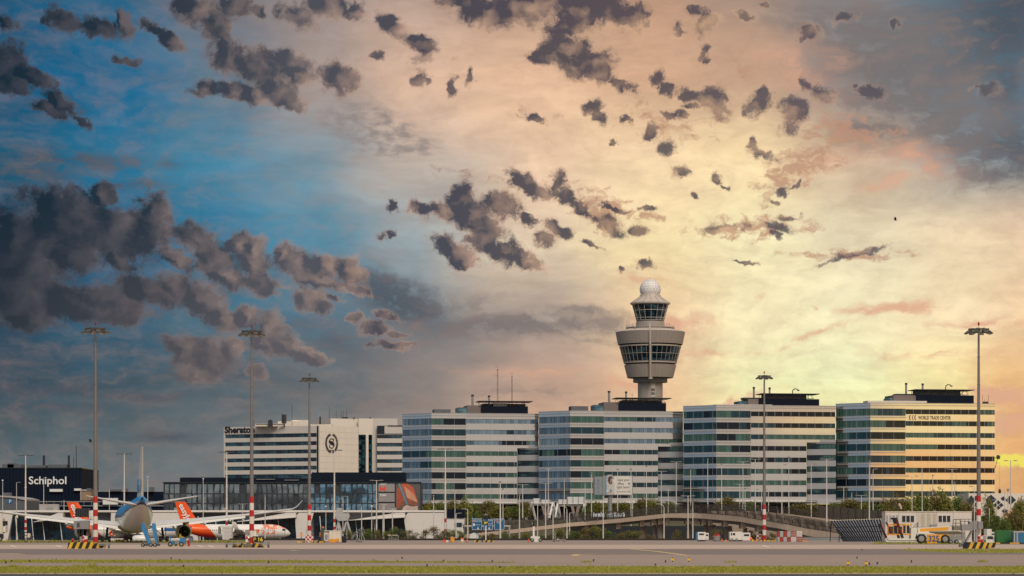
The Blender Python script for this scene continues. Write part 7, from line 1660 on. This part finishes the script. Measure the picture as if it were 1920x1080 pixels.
small('yellow_cabinet', 'upright orange-yellow cabinet at the foot of the lamp by the pier end', 'cabinet', 848, 478, [('body', M_ORY, [(845,851.8,1006.8,1016,-.4,.4)]), ('foot', M_HAZ, [(844,853,1015.8,1018,-.5,.5)])])
small('marker_barrel', 'red-orange marker barrel left of the yellow cabinet', 'barrel', 832.5, 476, [('drum', M_ORANGE, [(830.5,834.5,1012,1018,-.25,.25)]), ('top', M_BRICKR, [(831.2,833.8,1011,1012,-.2,.2)])])
small('white_drum', 'small white drum right of the red-orange marker barrel', 'drum', 838.5, 476, [('drum', M_VWHITE, [(836.6,840.6,1012.6,1016,-.25,.25)]), ('foot', M_YEL, [(837,840,1016,1018,-.25,.25)])])
small('grit_bin', 'white bin with orange lid right of the yellow cabinet', 'bin', 867, 476, [('bin', M_VWHITE, [(864.4,869.2,1010.4,1015,-.35,.35)]), ('lid', M_ORANGE, [(864,869.6,1008.4,1010.6,-.4,.4)]), ('foot', M_YEL, [(865,869,1015,1018,-.3,.3)])])
def cone(px, d, lab, c=M_ORANGE):
    r_ = Rig('traffic_cone', lab, 'cone', px, d, 'traffic cones'); q = MB(); q.lathe([(.2,.03),(.05,.62),(.03,.66)], 12); q.build('cone', c, r_.t); q = MB(); q.box(-.24,.24,-.24,.24,0,.05); q.build('foot', M_BLACKP, r_.t)
cone(876, 476, 'red traffic cone below the left blue sign'); cone(991.5, 476, 'orange traffic cone left of the white machine'); cone(1353.5, 500, 'red traffic cone right of the red-topped bin'); cone(1511, 505, 'orange traffic cone by the chequered crates')
r = Rig('dome_tank', 'white rounded dome tank with a blue rim under the left blue sign', 'tank', 889, 560)
pts = [(880.5,1014),(880.5,1006),(883,1001),(888,999),(893,1000.4),(896.5,1004),(898,1014)]; r.shape('dome', M_VWHITE, pts, -1.0, 1.6); r.shape('rim', M_BLUEP, [(a + .8, b - .9) for a, b in pts], .62, .8)
r = Rig('docking_sign', 'slim white post with black displays reading in amber, before the middle blue sign', 'sign', 911, 540)
r.boxes('post', M_VWHITE, [(910,912,986,1015,-.15,.15)]); r.boxes('display', M_BLACKP, [(907.2,915,966.4,974,-.3,.3)]); dsp = r.boxes('display', M_BLACKP, [(907,915,977,983.6,-.3,.3)]); r.boxes('amber_figures', M_DOT, [(908,909.6,978.4,982,-.32,-.302),(910.2,912,978.4,982,-.32,-.302),(912.6,914.2,978.4,980.4,-.32,-.302)], dsp); r.boxes('cap', M_STEEL, [(907,915.2,964.6,966,-.2,.2),(910.4,911.8,963.2,964.6,-.1,.1)]); r.boxes('bracket', M_STEEL, [(909.4,912.6,983.6,986.2,-.2,.2)])
r = Rig('kerb_blocks', 'row of yellow and black kerb blocks at the foot of the docking sign', 'kerb', 905, 478)
for p in (889.5, 894, 903.5, 909, 915, 920.5): r.boxes('kerb_block', M_HAZ, [(p, p + 4.4, 1012.8, 1017.8, -.3, .5)])
r = Rig('mast_machine', 'white wheeled machine with a tall white and black mast below the left portal', 'machine', 1004, 490)
r.shape('body', M_VWHITE, [(995,1006),(1000,1004.8),(1012,1006),(1013,1015),(1010,1017),(995.5,1016)], -.8, 1.4); r.boxes('mast', M_VWHITE, [(999,1002.4,987,1006,-.2,.2)]); r.boxes('mast_top', M_BLACKP, [(999.4,1002,976.6,987,-.17,.17)]); r.bars('brace', M_GREYB, [[(1003,1006),(1010,1015)],[(997,983),(999,980)]], .16)
for p in (998, 1013): r.wheel(p, 1015, .36, -.95)
r = Rig('flat_trolley', 'small steel trolley with open frame right of the grey gate post', 'trolley', 1051, 490); r.bars('frame', M_STEEL, [[(1043,1016),(1044,1012),(1060,1011.2),(1060,1017)],[(1053,1011.4),(1053,1017)],[(1056,1012),(1060,1016)]], .12); r.boxes('load', M_CREAM, [(1044,1048,1010.4,1012,-.4,.4)])
for p in (1047, 1057): r.wheel(p, 1017, .14, -.4, .1)
r = Rig('gate_post', 'grey lattice gate post right of the white machine', 'gate post', 1039, 500); r.bars('frame', M_GREYB, [[(1036.5,1016),(1036.5,998),(1041.5,998.6),(1041.5,1016)],[(1036.5,1010),(1041.5,1010)],[(1036.5,1004),(1041.5,1004)]], .16); r.boxes('foot', M_GREYD, [(1036,1042,1014,1016.8,-.3,.3)])

# under the viaduct
def box_van(px0, px1, y0, lab, d, slit, extra):
    r_ = Rig('box_truck', lab, 'truck', (px0 + px1)/2, d, 'white box trucks parked under the viaduct')
    r_.boxes('box_body', M_VWHITE, [(px0, px1, y0, 1012.6, -1.2, 1.2)], bevel=.05)
    for a, b, ya, yb in slit: r_.boxes('window', M_VGLASS, [(a, b, ya, yb, -1.23, -1.203)])
    r_.boxes('chassis', M_GREYD, [(px0 + 1, px1 - 1, 1012.6, 1015, -.9, .9)])
    for e in extra: r_.boxes(*e)
    for p in (px0 + 3, px1 - 3): r_.wheel(p, 1014, .42, -1.1)
box_van(1307.5, 1322.5, 997.6, 'short white box truck with a blue edge under the viaduct, left of the red-topped bin', 512, [(1310,1319,1000.2,1003.2)], [('cab', M_VWHITE, [(1322.7,1328,999.2,1012,-1.0,1.0)]), ('cab_window', M_VGLASS, [(1322.9,1327,1002,1005,-1.03,-1.003)]), ('blue_edge', M_BLUEP, [(1305,1307.3,998.4,1013,-1.0,1.0)])])
r = Rig('rubble_bin', 'grey round bin heaped with red bags, between the white trucks under the viaduct', 'bin', 1343.5, 512); q = MB(); q.lathe([(.62,0),(.74,.2),(.74,.95),(.78,1.0)], 16); q.build('bin', M_GREYB, r.t)
q = MB(); rr_ = random.Random(3)
for _ in range(16): q.ball((rr_.uniform(-.5,.5), rr_.uniform(-.4,.4), 1.0 + rr_.uniform(0,.38)), rr_.uniform(.15,.24), nu=8, nv=6)
q.build('bag', M_RED, r.t); q = MB(); q.lathe([(.8,.95),(.82,1.02),(.7,1.1)], 16); q.build('rim', mat('bin_rim_tan', (176,140,118), .6, var=.1), r.t)
box_van(1367, 1391, 997.2, 'long white truck with scooped side openings under the viaduct, right of the red-topped bin', 512, [(1369.5,1371.5,999,1004),(1373,1377.5,999.4,1003.4)], [('trailer_body', M_VWHITE, [(1391.2,1406,998.8,1013,-1.1,1.1)]), ('trailer_window', M_VGLASS, [(1394,1403.6,1001.6,1005.2,-1.13,-1.103)]), ('wheel_arch', M_GREYB, [(1369,1374,1009,1013.6,-1.22,-1.0),(1378,1382,1009,1013.6,-1.22,-1.0)])])
small('beacon_trailer', 'orange-red round beacon on a low yellow post beside the long white truck', 'beacon', 1408, 500, [('post', M_YEL, [(1410,1412.5,1011,1017,-.2,.2)]), ('foot', M_GREYD, [(1406,1413,1016,1017.6,-.3,.3)])]); q = MB(); q.ball((X(1408,500) - X(1408,500), 0, Z(1010, 500)), .26); q.build('beacon', mat('beacon_orange', (238,96,32), .3, var=0, emit=.3), bpy.data.objects['beacon_trailer'])
for px, lab in ((1361, 'yellow-red striped post right of the red-topped bin'), (1418, 'short yellow post left of the chequered panel'), (1453, 'short yellow post between blue mat and chequered crates')):
    r = Rig('marker_post', lab, 'post', px, 500, 'short yellow marker posts'); r.boxes('post', M_YEL, [(px-1.3,px+1.3,1012,1017.4,-.15,.15)]); r.boxes('band', M_ORANGE, [(px-1.35,px+1.35,1013.4,1014.8,-.16,.16)])
r = Rig('chequered_panel', 'red-brown and white chequered panel left of the red-white mast foot', 'panel', 1423, 514); r.boxes('board', pattern('brown_white_chequer', 'chk', (140,40,30), (216,206,192), 2.3), [(1418,1428,1000.8,1012,-.1,.1)]); r.boxes('leg', M_GREYD, [(1419,1420,1012,1015,-.05,.05),(1426,1427,1012,1015,-.05,.05)])
r = Rig('blue_mat', 'flat blue mat with yellow edge blocks at the foot of the red-white mast', 'mat', 1436, 505); r.boxes('sheet', M_BLUEP, [(1421,1452,1015,1017.2,-1.5,1.5)]); [r.boxes('edge_block', M_YEL, [e_]) for e_ in ((1424,1427,1012.4,1015,-1.6,-1.3),(1430.5,1434,1011.8,1015,-1.6,-1.3),(1437.5,1441,1012.2,1015,-1.6,-1.3),(1445,1448,1012.8,1015,-1.6,-1.3))]
# chequered crates: each stacked box is a thing
M_CRW = mat('crate_white', (206,198,186), .6, var=.1, scale=1.4, streak=.12); M_CRG = mat('crate_grey', (156,160,160), .55, var=.08)
xs = (1457, 1461.5, 1468, 1475, 1482, 1492.5, 1503.5)
for row, (ya, yb, nm, cols) in enumerate(((996, 1006.8, 'upper', 'rgrgrw'), (1007, 1017.4, 'lower', 'grgrwr'))):
    for i, c in enumerate(cols):
        w = ('first', 'second', 'third', 'fourth', 'fifth', 'last')[i]; cn = {'r': 'rust red', 'g': 'grey', 'w': 'white'}[c]; p0, p1 = xs[i], xs[i+1]
        r = Rig('stacked_crate', f'{cn} crate, {w} from the left in the {nm} row of the chequered stack', 'crate', (p0+p1)/2, 500, 'chequered stack of crates', zb=0.0 if row else Z(1006.9, 500))
        r.boxes('box', {'r': M_BRICKR, 'g': M_CRG, 'w': M_CRW}[c], [(p0 + .15, p1 - .15, ya, yb, -.7, .7)], bevel=.03)
        if p1 - p0 > 9:
            r.boxes('rib', M_CRG if c == 'w' else M_CRW, [(p0 + .6, p1 - .6, ya + k, ya + k + .7, -.74, -.705) for k in (2.5, 5.5, 8.5)])
small('road_kit', 'orange and yellow heap of road equipment right of the chequered crates', 'equipment', 1509, 500, [('pack', M_ORY, [(1504.4,1509,1013.4,1017.4,-.3,.3)]), ('sheet', M_CREAM, [(1509.2,1513.6,1015,1017.4,-.3,.3)])])
r = Rig('grey_wall', 'low grey corrugated wall behind the chequered crates', 'wall', 1535, 558); r.boxes('sheet', mat('corrugated_grey', (132,134,134), .5, .3, var=.08), [(1500,1584,1007.5,1016,0,.2)]); r.boxes('cap', M_CONCG, [(1500,1584,1006.6,1007.6,-.05,.25)])

# ------------------------------------------------------------------ leaning dark ribbed screen
r = Rig('blast_screen', 'large leaning dark slatted blast screen left of the white site office', 'blast screen', 1610, 500)
def bp(u, v, o=0.0):                                          # u along the top edge, v downwards
    a = (1560 + 102*u, 976.5 - 3.2*u); b = (1581.5 + 78*u, 1017); px, py = a[0] + (b[0]-a[0])*v, a[1] + (b[1]-a[1])*v
    p = r.P(px, py); p.y = 1.6*(1 - v) + o; return p
q = MB(); q.extr([bp(0,0), bp(1,0), bp(1,1), bp(0,1)], (0, .15, 0)); q.build('sheet', M_SLATE, r.t)
q = MB()
for i in range(-2, 20):
    u = i / 19; v0 = max(0.0, -u / .14); v1 = min(1.0, (1 - u) / .14)
    q.bar(bp(u + .14*v0, v0, -.12), bp(u + .14*v1, v1, -.12), .20, .16)
q.build('rib', mat('rib_dark', (38,40,46), .9, 0, var=.1, spec=.1), r.t)
q = MB()
for v in (.30, .52, .76): q.bar(bp(0, v, -.06), bp(1, v, -.06), .08, .08)
q.build('cross_rail', M_DSTEEL, r.t)
q = MB()
for i in range(24):
    c = bp(i/23, 0, 0); q.box(c.x - .14, c.x + .14, -.1 + 1.6, 1.75, c.z - .02, c.z + .14)
c0, c1 = bp(0, 0), bp(1, 0); q.bar((c0.x, 1.68, c0.z - .05), (c1.x, 1.68, c1.z - .05), .1, .08); q.build('top_cleat', M_CREAM, r.t)
q = MB()
for i in range(7): u = i/6; a = bp(u, .02, .1); q.bar(a, (a.x, a.y + 1.8, .02), .15, .15)
q.build('back_prop', M_DSTEEL, r.t)

# ------------------------------------------------------------------ white site office
r = Rig('site_office', 'long white two-storey site office of modular cabins behind the yellow lift truck', 'site office', 1740, 480)
M_OFF = mat('cabin_white', (210,200,188), .5, var=.05, scale=.5, streak=.1)
r.boxes('cabin_wall', M_OFF, [(1660,1684.6,960,1016.7,0,4.4),(1685,1718.6,960,1016.7,0,4.4),(1719,1756.6,960,1016.7,0.05,4.4),(1757,1787,960,1016.7,0,4.4),(1787.4,1822,960,1016.7,0,4.4)])
r.boxes('roof_edge', M_CREAM, [(1659.4,1822.6,958.8,960.2,-.08,4.5)])
for p0, p1 in ((1690.5,1714.5),(1759,1782.5)):
    fr_ = r.boxes('window', M_WHITE, [(p0, p1, 966, 979.6, -.05, -.003)]); w = (p1 - p0) / 3
    for k in range(3): r.boxes('pane', M_VGLASS, [(p0 + k*w + .7, p0 + (k+1)*w - .7, 966.8, 978.8, -.07, -.052)], fr_)
for p0, p1 in ((1661.5,1665.5),(1667.5,1671),(1672.5,1678),(1680.2,1684)): r.boxes('window', mat('curtained_pane', (160,156,154), .2, var=.15, scale=2), [(p0, p1, 966, 979, -.03, -.003)])
M_DOORB = mat('door_beige', (178,168,142), .6, var=.1)
for k in range(6): r.boxes('shutter_door', M_DOORB if k % 2 else mat('door_white', (196,186,172), .6, var=.08), [(1722 + k*5.6, 1726.8 + k*5.6, 963, 988, -.02, .04)])
for px in (1704.5, 1790.5, 1754): r.boxes('roof_vent', M_STEEL, [(px - 1.6, px + 1.6, 957, 958.8, .5, 1.0)])
r.bars('roof_aerial', M_DSTEEL, [[(1682.5,958),(1682.5,952)],[(1676,951.6),(1690,951.6)],[(1676.5,951.6),(1676.5,942)]], .1); r.bars('flag', mat('pale_flag', (206,176,156), .7, var=.15), [[(1685.5,944),(1689,950),(1690,954)]], .3)
r.boxes('wall_unit', M_STEEL, [(1744,1756,983,991,-.3,-.02)]); r.bars('stair_rail', M_GREYD, [[(1711,990),(1721,980)],[(1721,979),(1721,994)],[(1711,994),(1720,986)]], .08)

# ------------------------------------------------------------------ yellow and white lift truck, number 325
r = Rig('lift_truck', 'white and orange-yellow lift truck with number 325 and a long folded boom', 'lift truck', 1740, 436)
M_TYEL = mat('truck_amber', (226,156,44), .45, var=.08, scale=2)
r.boxes('front_deck', M_VWHITE, [(1664,1717.5,1010.2,1013.0,-1.2,1.2),(1660,1716,1013.4,1016.6,-1.0,1.0)], bevel=.04)
r.shape('cab_cowl', M_VWHITE, [(1706.5,989.5),(1718,990),(1717.5,1000),(1712,1012),(1706,1012)], -1.15, 2.3)
ri = r.boxes('rack_frame', M_ORY, [(1664,1707,982.5,985.2,-1.1,-.9),(1661,1707,1001,1003.2,-1.1,-.9)] + [(p, p + 1, 983, 1003, -1.1, -1.0) for p in (1663,1672.5,1681,1690.5,1696,1706)]); r.boxes('rack_chequer', pattern('yellow_pale_chequer', 'chk', (226,156,40), (240,220,130), 3.5), [(1693.5,1705,981.6,984.4,-1.14,-1.105)], ri)
r.boxes('rack_load', M_GREYD, [(1665,1690,987,1000.8,-.8,.6)]); r.boxes('rack_panel', M_VGLASS, [(1692,1696,985.5,1000,-1.0,-.9),(1698.5,1703.5,985.5,1000,-1.0,-.9)])
for k, (a, b) in enumerate((((1648,982),(1661,1009)),((1660.5,979),(1671,1001)),((1674,972),(1684,1009)),((1678,972),(1691,1009)))):
    r.bars('grab_arm', M_BLACKP, [[(a[0], a[1], -.6 - .1*k), (b[0], b[1], -.6 - .1*k)]], .42 if k > 1 else .3)
r.boxes('arm_head', M_BLACKP, [(1669,1681,970.5,974,-1.1,-.5)]); r.bars('arm_cable', M_RED, [[(1650,981,-.9),(1662,1007,-.9)],[(1679,978,-1.2),(1688,1000,-1.2)],[(1661.5,980,-1.0),(1672,1002,-1.0)]], .07)
r.boxes('body', M_VWHITE, [(1717.8,1735.4,1001.4,1014,-1.25,1.25)], bevel=.05); r.boxes('side_panel', M_TYEL, [(1735.8,1777,1002,1014.5,-1.25,1.25),(1735.8,1755,1014.6,1019,-1.2,1.2)])
p = r.P(1738.2, 1014.6, -1.27); text('325', 1.32, mat('number_blue', (36,82,120), .5, var=0), r.t, tuple(p), depth=.012, name='number', sx=.95, bold=.035)
r.boxes('cab_roof', M_VWHITE, [(1716,1745,999.4,1001.2,-1.3,1.3)])
bo = r.shape('boom', M_VWHITE, [(1720,990),(1778,986.2),(1779.5,995),(1760,997.5),(1721,999)], -.55, 1.0); r.shape('boom_stripe', M_TYEL, [(1723,991.2),(1777.4,988),(1777.8,994),(1760,995.2),(1748,995.6),(1724,997)], -.566, .012, bo)
r.shape('boom_underside', mat('boom_olive_shadow', (92,84,66), .6, var=.15), [(1741,996.5),(1795,996),(1803,998),(1803,1002.4),(1760,1002),(1743,998.4)], -.8, 1.4)  # dark underside of the boom, its shadow put into the olive colour
r.boxes('rear_chassis', mat('chassis_blue', (76,106,134), .5, var=.1), [(1755.4,1787,1014.8,1018.4,-1.0,1.0)]); r.boxes('rear_frame', M_GREYB, [(1778,1789,1002.6,1014,-.9,-.6),(1791,1801,1003,1013,-.9,-.5)]); r.bars('rear_tubes', M_GREYD, [[(1778,1000),(1778,1016)],[(1789.5,1000),(1789.5,1016)],[(1806,997),(1806,1018)],[(1778,1008),(1806,1008)],[(1792,1004),(1804,1014)],[(1803,1004),(1791,1014)],[(1809,996),(1809,1016)]], .13)
r.boxes('machine_block', M_GREYD, [(1789,1796,1011,1018,-.8,.2),(1776,1784,1013,1019,-1.05,-.5)])
bk = r.boxes('basket', mat('basket_grey_brown', (120,110,98), .6, var=.1), [(1786.5,1801,987,994.4,-.9,.9)]); r.bars('basket_rail', M_DSTEEL, [[(1786.5,987),(1787.5,974),(1800,974),(1801,987)],[(1792.6,974),(1792,987)],[(1786.8,981),(1800.6,981)],[(1783,986),(1801,986)]], .1, bk)
for p in (1725.5, 1770): r.wheel(p, 1017, .86 if p < 1750 else .78, -1.32, .5)
for p in (1780.5, 1791.5): r.wheel(p, 1019, .34, -1.2, .3)
r.boxes('wheel_arch', M_BLACKP, [(1717.5,1734,1007.2,1009.4,-1.29,-.6),(1762.6,1777,1007.8,1010,-1.29,-.6)])

# ------------------------------------------------------------------ right end: mast cabinets, barrier, car, containers
r = Rig('stair_tower', 'grey platform with railings and sloping stair between lift truck and the rightmost mast', 'platform', 1816, 380)
r.boxes('platform', M_GREYB, [(1802,1816.5,983,995,-.8,.8)]); r.boxes('cabinet', M_GREYB, [(1816.8,1823,977.5,995,-.6,.6)]); r.boxes('cabinet', M_GREYB, [(1824,1833,976,993,-.4,.5)]); r.boxes('leg', M_BLACKP, [(1824,1826,993,1022,0,.15)]); r.boxes('leg', M_GREYB, [(1829,1832.4,993,1018,0,.3)]); r.boxes('leg', M_GREYB, [(1803,1804.6,995,1022,0,.15)])
r.bars('railing', M_DSTEEL, [[(1800,973.5),(1822,973.5)],[(1801,978),(1821,978)],[(1802,973.5),(1802,983)],[(1809,973.5),(1809,983)],[(1815.5,973.5),(1815.5,983)]], .07)
r.bars('stair_stringer', M_GREYB, [[(1822,996,-.3),(1808,1022,-.3)],[(1822,996,.5),(1808,1022,.5)]], .22)
q = MB()
for i in range(10): a = r.P(1821.4 - 1.4*i, 997.5 + 2.5*i); q.box(a.x - .16, a.x + .16, -.3, .5, a.z, a.z + .05)
q.build('tread', M_STEEL, r.t)
r = Rig('generator', 'grey-green box generator at the left end of the right striped barrier', 'generator', 1804, 360); r.boxes('housing', mat('generator_grey', (126,120,98), .6, var=.12), [(1799,1808,1017.5,1026,-.7,.7)], bevel=.04); r.boxes('vent', M_GREYD, [(1800.5,1806.5,1019.6,1023,-.73,-.705)])
r = Rig('mast_barrier', 'black and yellow striped concrete barrier around the rightmost tall mast', 'barrier', 1837, 331)
r.shape('striped_block', M_HAZ, [(1811,1016.4),(1848,1016.4),(1849.5,1028.6),(1808.5,1028.6)], -1.5, 3.0); r.boxes('striped_block', M_HAZ, [(1849.8,1866,1018,1027,-.6,1.2)])
r = Rig('warning_barrel', 'red and white chequered barrel before the rightmost mast', 'barrel', 1837.5, 326, zb=Z(1016.4, 331)); r.boxes('drum', M_CHK, [(1833,1842.6,1003,1013,-.35,.2)], bevel=.1); r.boxes('foot', M_RED, [(1833.6,1842,1012.6,1016.4,-.38,.25)])
r = Rig('mast_cabinet', 'pale cabinet clamped on the rightmost mast', 'cabinet', 1837, 334, zb=Z(992, 334)); r.boxes('cabinet', M_GREYB, [(1832.8,1842,977.6,992,-.5,.4)], bevel=.03)
r = Rig('white_car', 'white hatchback seen head on, between the rightmost mast and the green container', 'car', 1856, 440)
r.shape('body', M_VWHITE, [(1848,1018),(1848,1011),(1849.6,1005.6),(1851.6,1003.6),(1860.4,1003.6),(1862.6,1006),(1864,1011),(1864,1018)], -.2, 4.0); r.shape('windscreen', M_VGLASS, [(1850,1010.6),(1851.6,1005.4),(1860.4,1005.4),(1862.4,1010.6)], -.26, .055); r.boxes('bumper', M_VWHITE, [(1847.8,1864.2,1014.6,1018,-.34,-.2)], bevel=.05); r.boxes('headlight', M_LETTER, [(1849,1851.6,1011.6,1013.4,-.25,-.2)]); r.boxes('headlight', M_LETTER, [(1860.6,1863.2,1011.6,1013.4,-.25,-.2)]); r.boxes('mirror', M_VWHITE, [(1846.6,1848,1008.6,1010.4,.5,.8)]); r.boxes('mirror', M_VWHITE, [(1864,1865.4,1008.6,1010.4,.5,.8)])
for p in (1850, 1862): r.wheel(p, 1019, .31, .3, .3)
r = Rig('white_van', 'white van box behind the white car, right of the mast', 'van', 1852, 470); r.boxes('body', M_VWHITE, [(1848.5,1857.5,992,1015,-1.0,2.0)], bevel=.06); r.boxes('bonnet', M_VWHITE, [(1857.6,1866,997.5,1015,-.9,1.5)], bevel=.06); r.boxes('dark_stripe', M_GREYD, [(1857.6,1866,1000,1003,-.93,-.903)])
r = Rig('green_container', 'green shipping container right of the white car', 'container', 1882, 440); M_GRN = mat('container_green', (44,108,54), .5, var=.1, scale=1.2)
r.boxes('box', M_GRN, [(1866.5,1897.5,994.4,1017.2,-1.2,1.2)]); r.boxes('rib', M_GRN, [(1868 + 2.2*k, 1869.1 + 2.2*k, 995.6, 1016.4, -1.25, -1.203) for k in range(13)]); r.boxes('door_bar', M_GREYB, [(1891,1891.4,996,1016.6,-1.29,-1.253)])
r = Rig('blue_container', 'blue container with pale frame cut by the right edge of the picture', 'container', 1912, 436); r.boxes('box', mat('container_blue', (40,104,144), .5, var=.08), [(1898.4,1960,998.6,1017.2,-1.2,1.2)]); r.boxes('frame', M_LEDGE, [(1898,1960,995.6,998.5,-1.24,1.24),(1898,1900.4,998.6,1017.2,-1.26,-1.205),(1903.4,1906,998.6,1017.2,-1.26,-1.205)])
r = Rig('kerb_rail', 'long yellow and black striped rail at the foot of the two containers', 'rail', 1893, 428); r.boxes('rail', pattern('yellow_black_blocks', 'chk', (216,160,50), (26,26,24), .62), [(1867,1960,1017.2,1021,-.2,.2)]); r.boxes('foot', M_GREYD, [(1867,1960,1020.8,1022,-.3,.4)])
# bus-shaped body standing in for another blue airliner, and birds
r = Rig('blue_airliner_standin', 'bright blue bus-shaped stand-in for an airliner, partly hidden behind the right engine of the big airliner', 'bus', 326, 640); r.boxes('body', mat('standin_blue', (36,96,150), .35, var=.06), [(309,344,975.5,996,-1.3,1.3)], bevel=.08)
for k in range(4): r.boxes('window', M_VGLASS, [(312 + k*8, 318.6 + k*8, 978.5, 985, -1.33, -1.303)])
r.boxes('white_band', M_VWHITE, [(309.4,343.6,987,990,-1.32,-1.303)])
for p in (314, 338): r.wheel(p, 1000, .48, -1.36)
def bird(px, py, d, lab):
    t = thing('bird', lab, 'bird', (X(px, d), d, Z(py, d)), 0, 'distant birds in the sky'); q = MB()
    q.loft([[(-.5,0,0),(-.5,.02,.02),(-.5,0,.03)],[(0,-.12,-.05),(0,.12,-.05),(0,0,.14)],[(.42,-.02,0),(.42,.02,0),(.42,0,.06)]]); q.poly([(-.15,.05,.05),(.2,.05,.05),(.1,.5,.55),(-.3,1.0,.7)]); q.poly([(-.15,-.05,.05),(.2,-.05,.05),(.1,-.5,.55),(-.3,-1.0,.7)]); q.build('body', M_BLACKP, t)
bird(1679, 413, 560, 'tiny dark bird high in the bright sky on the right')
bird(170, 829, 560, 'tiny dark bird beside the leftmost tall mast')
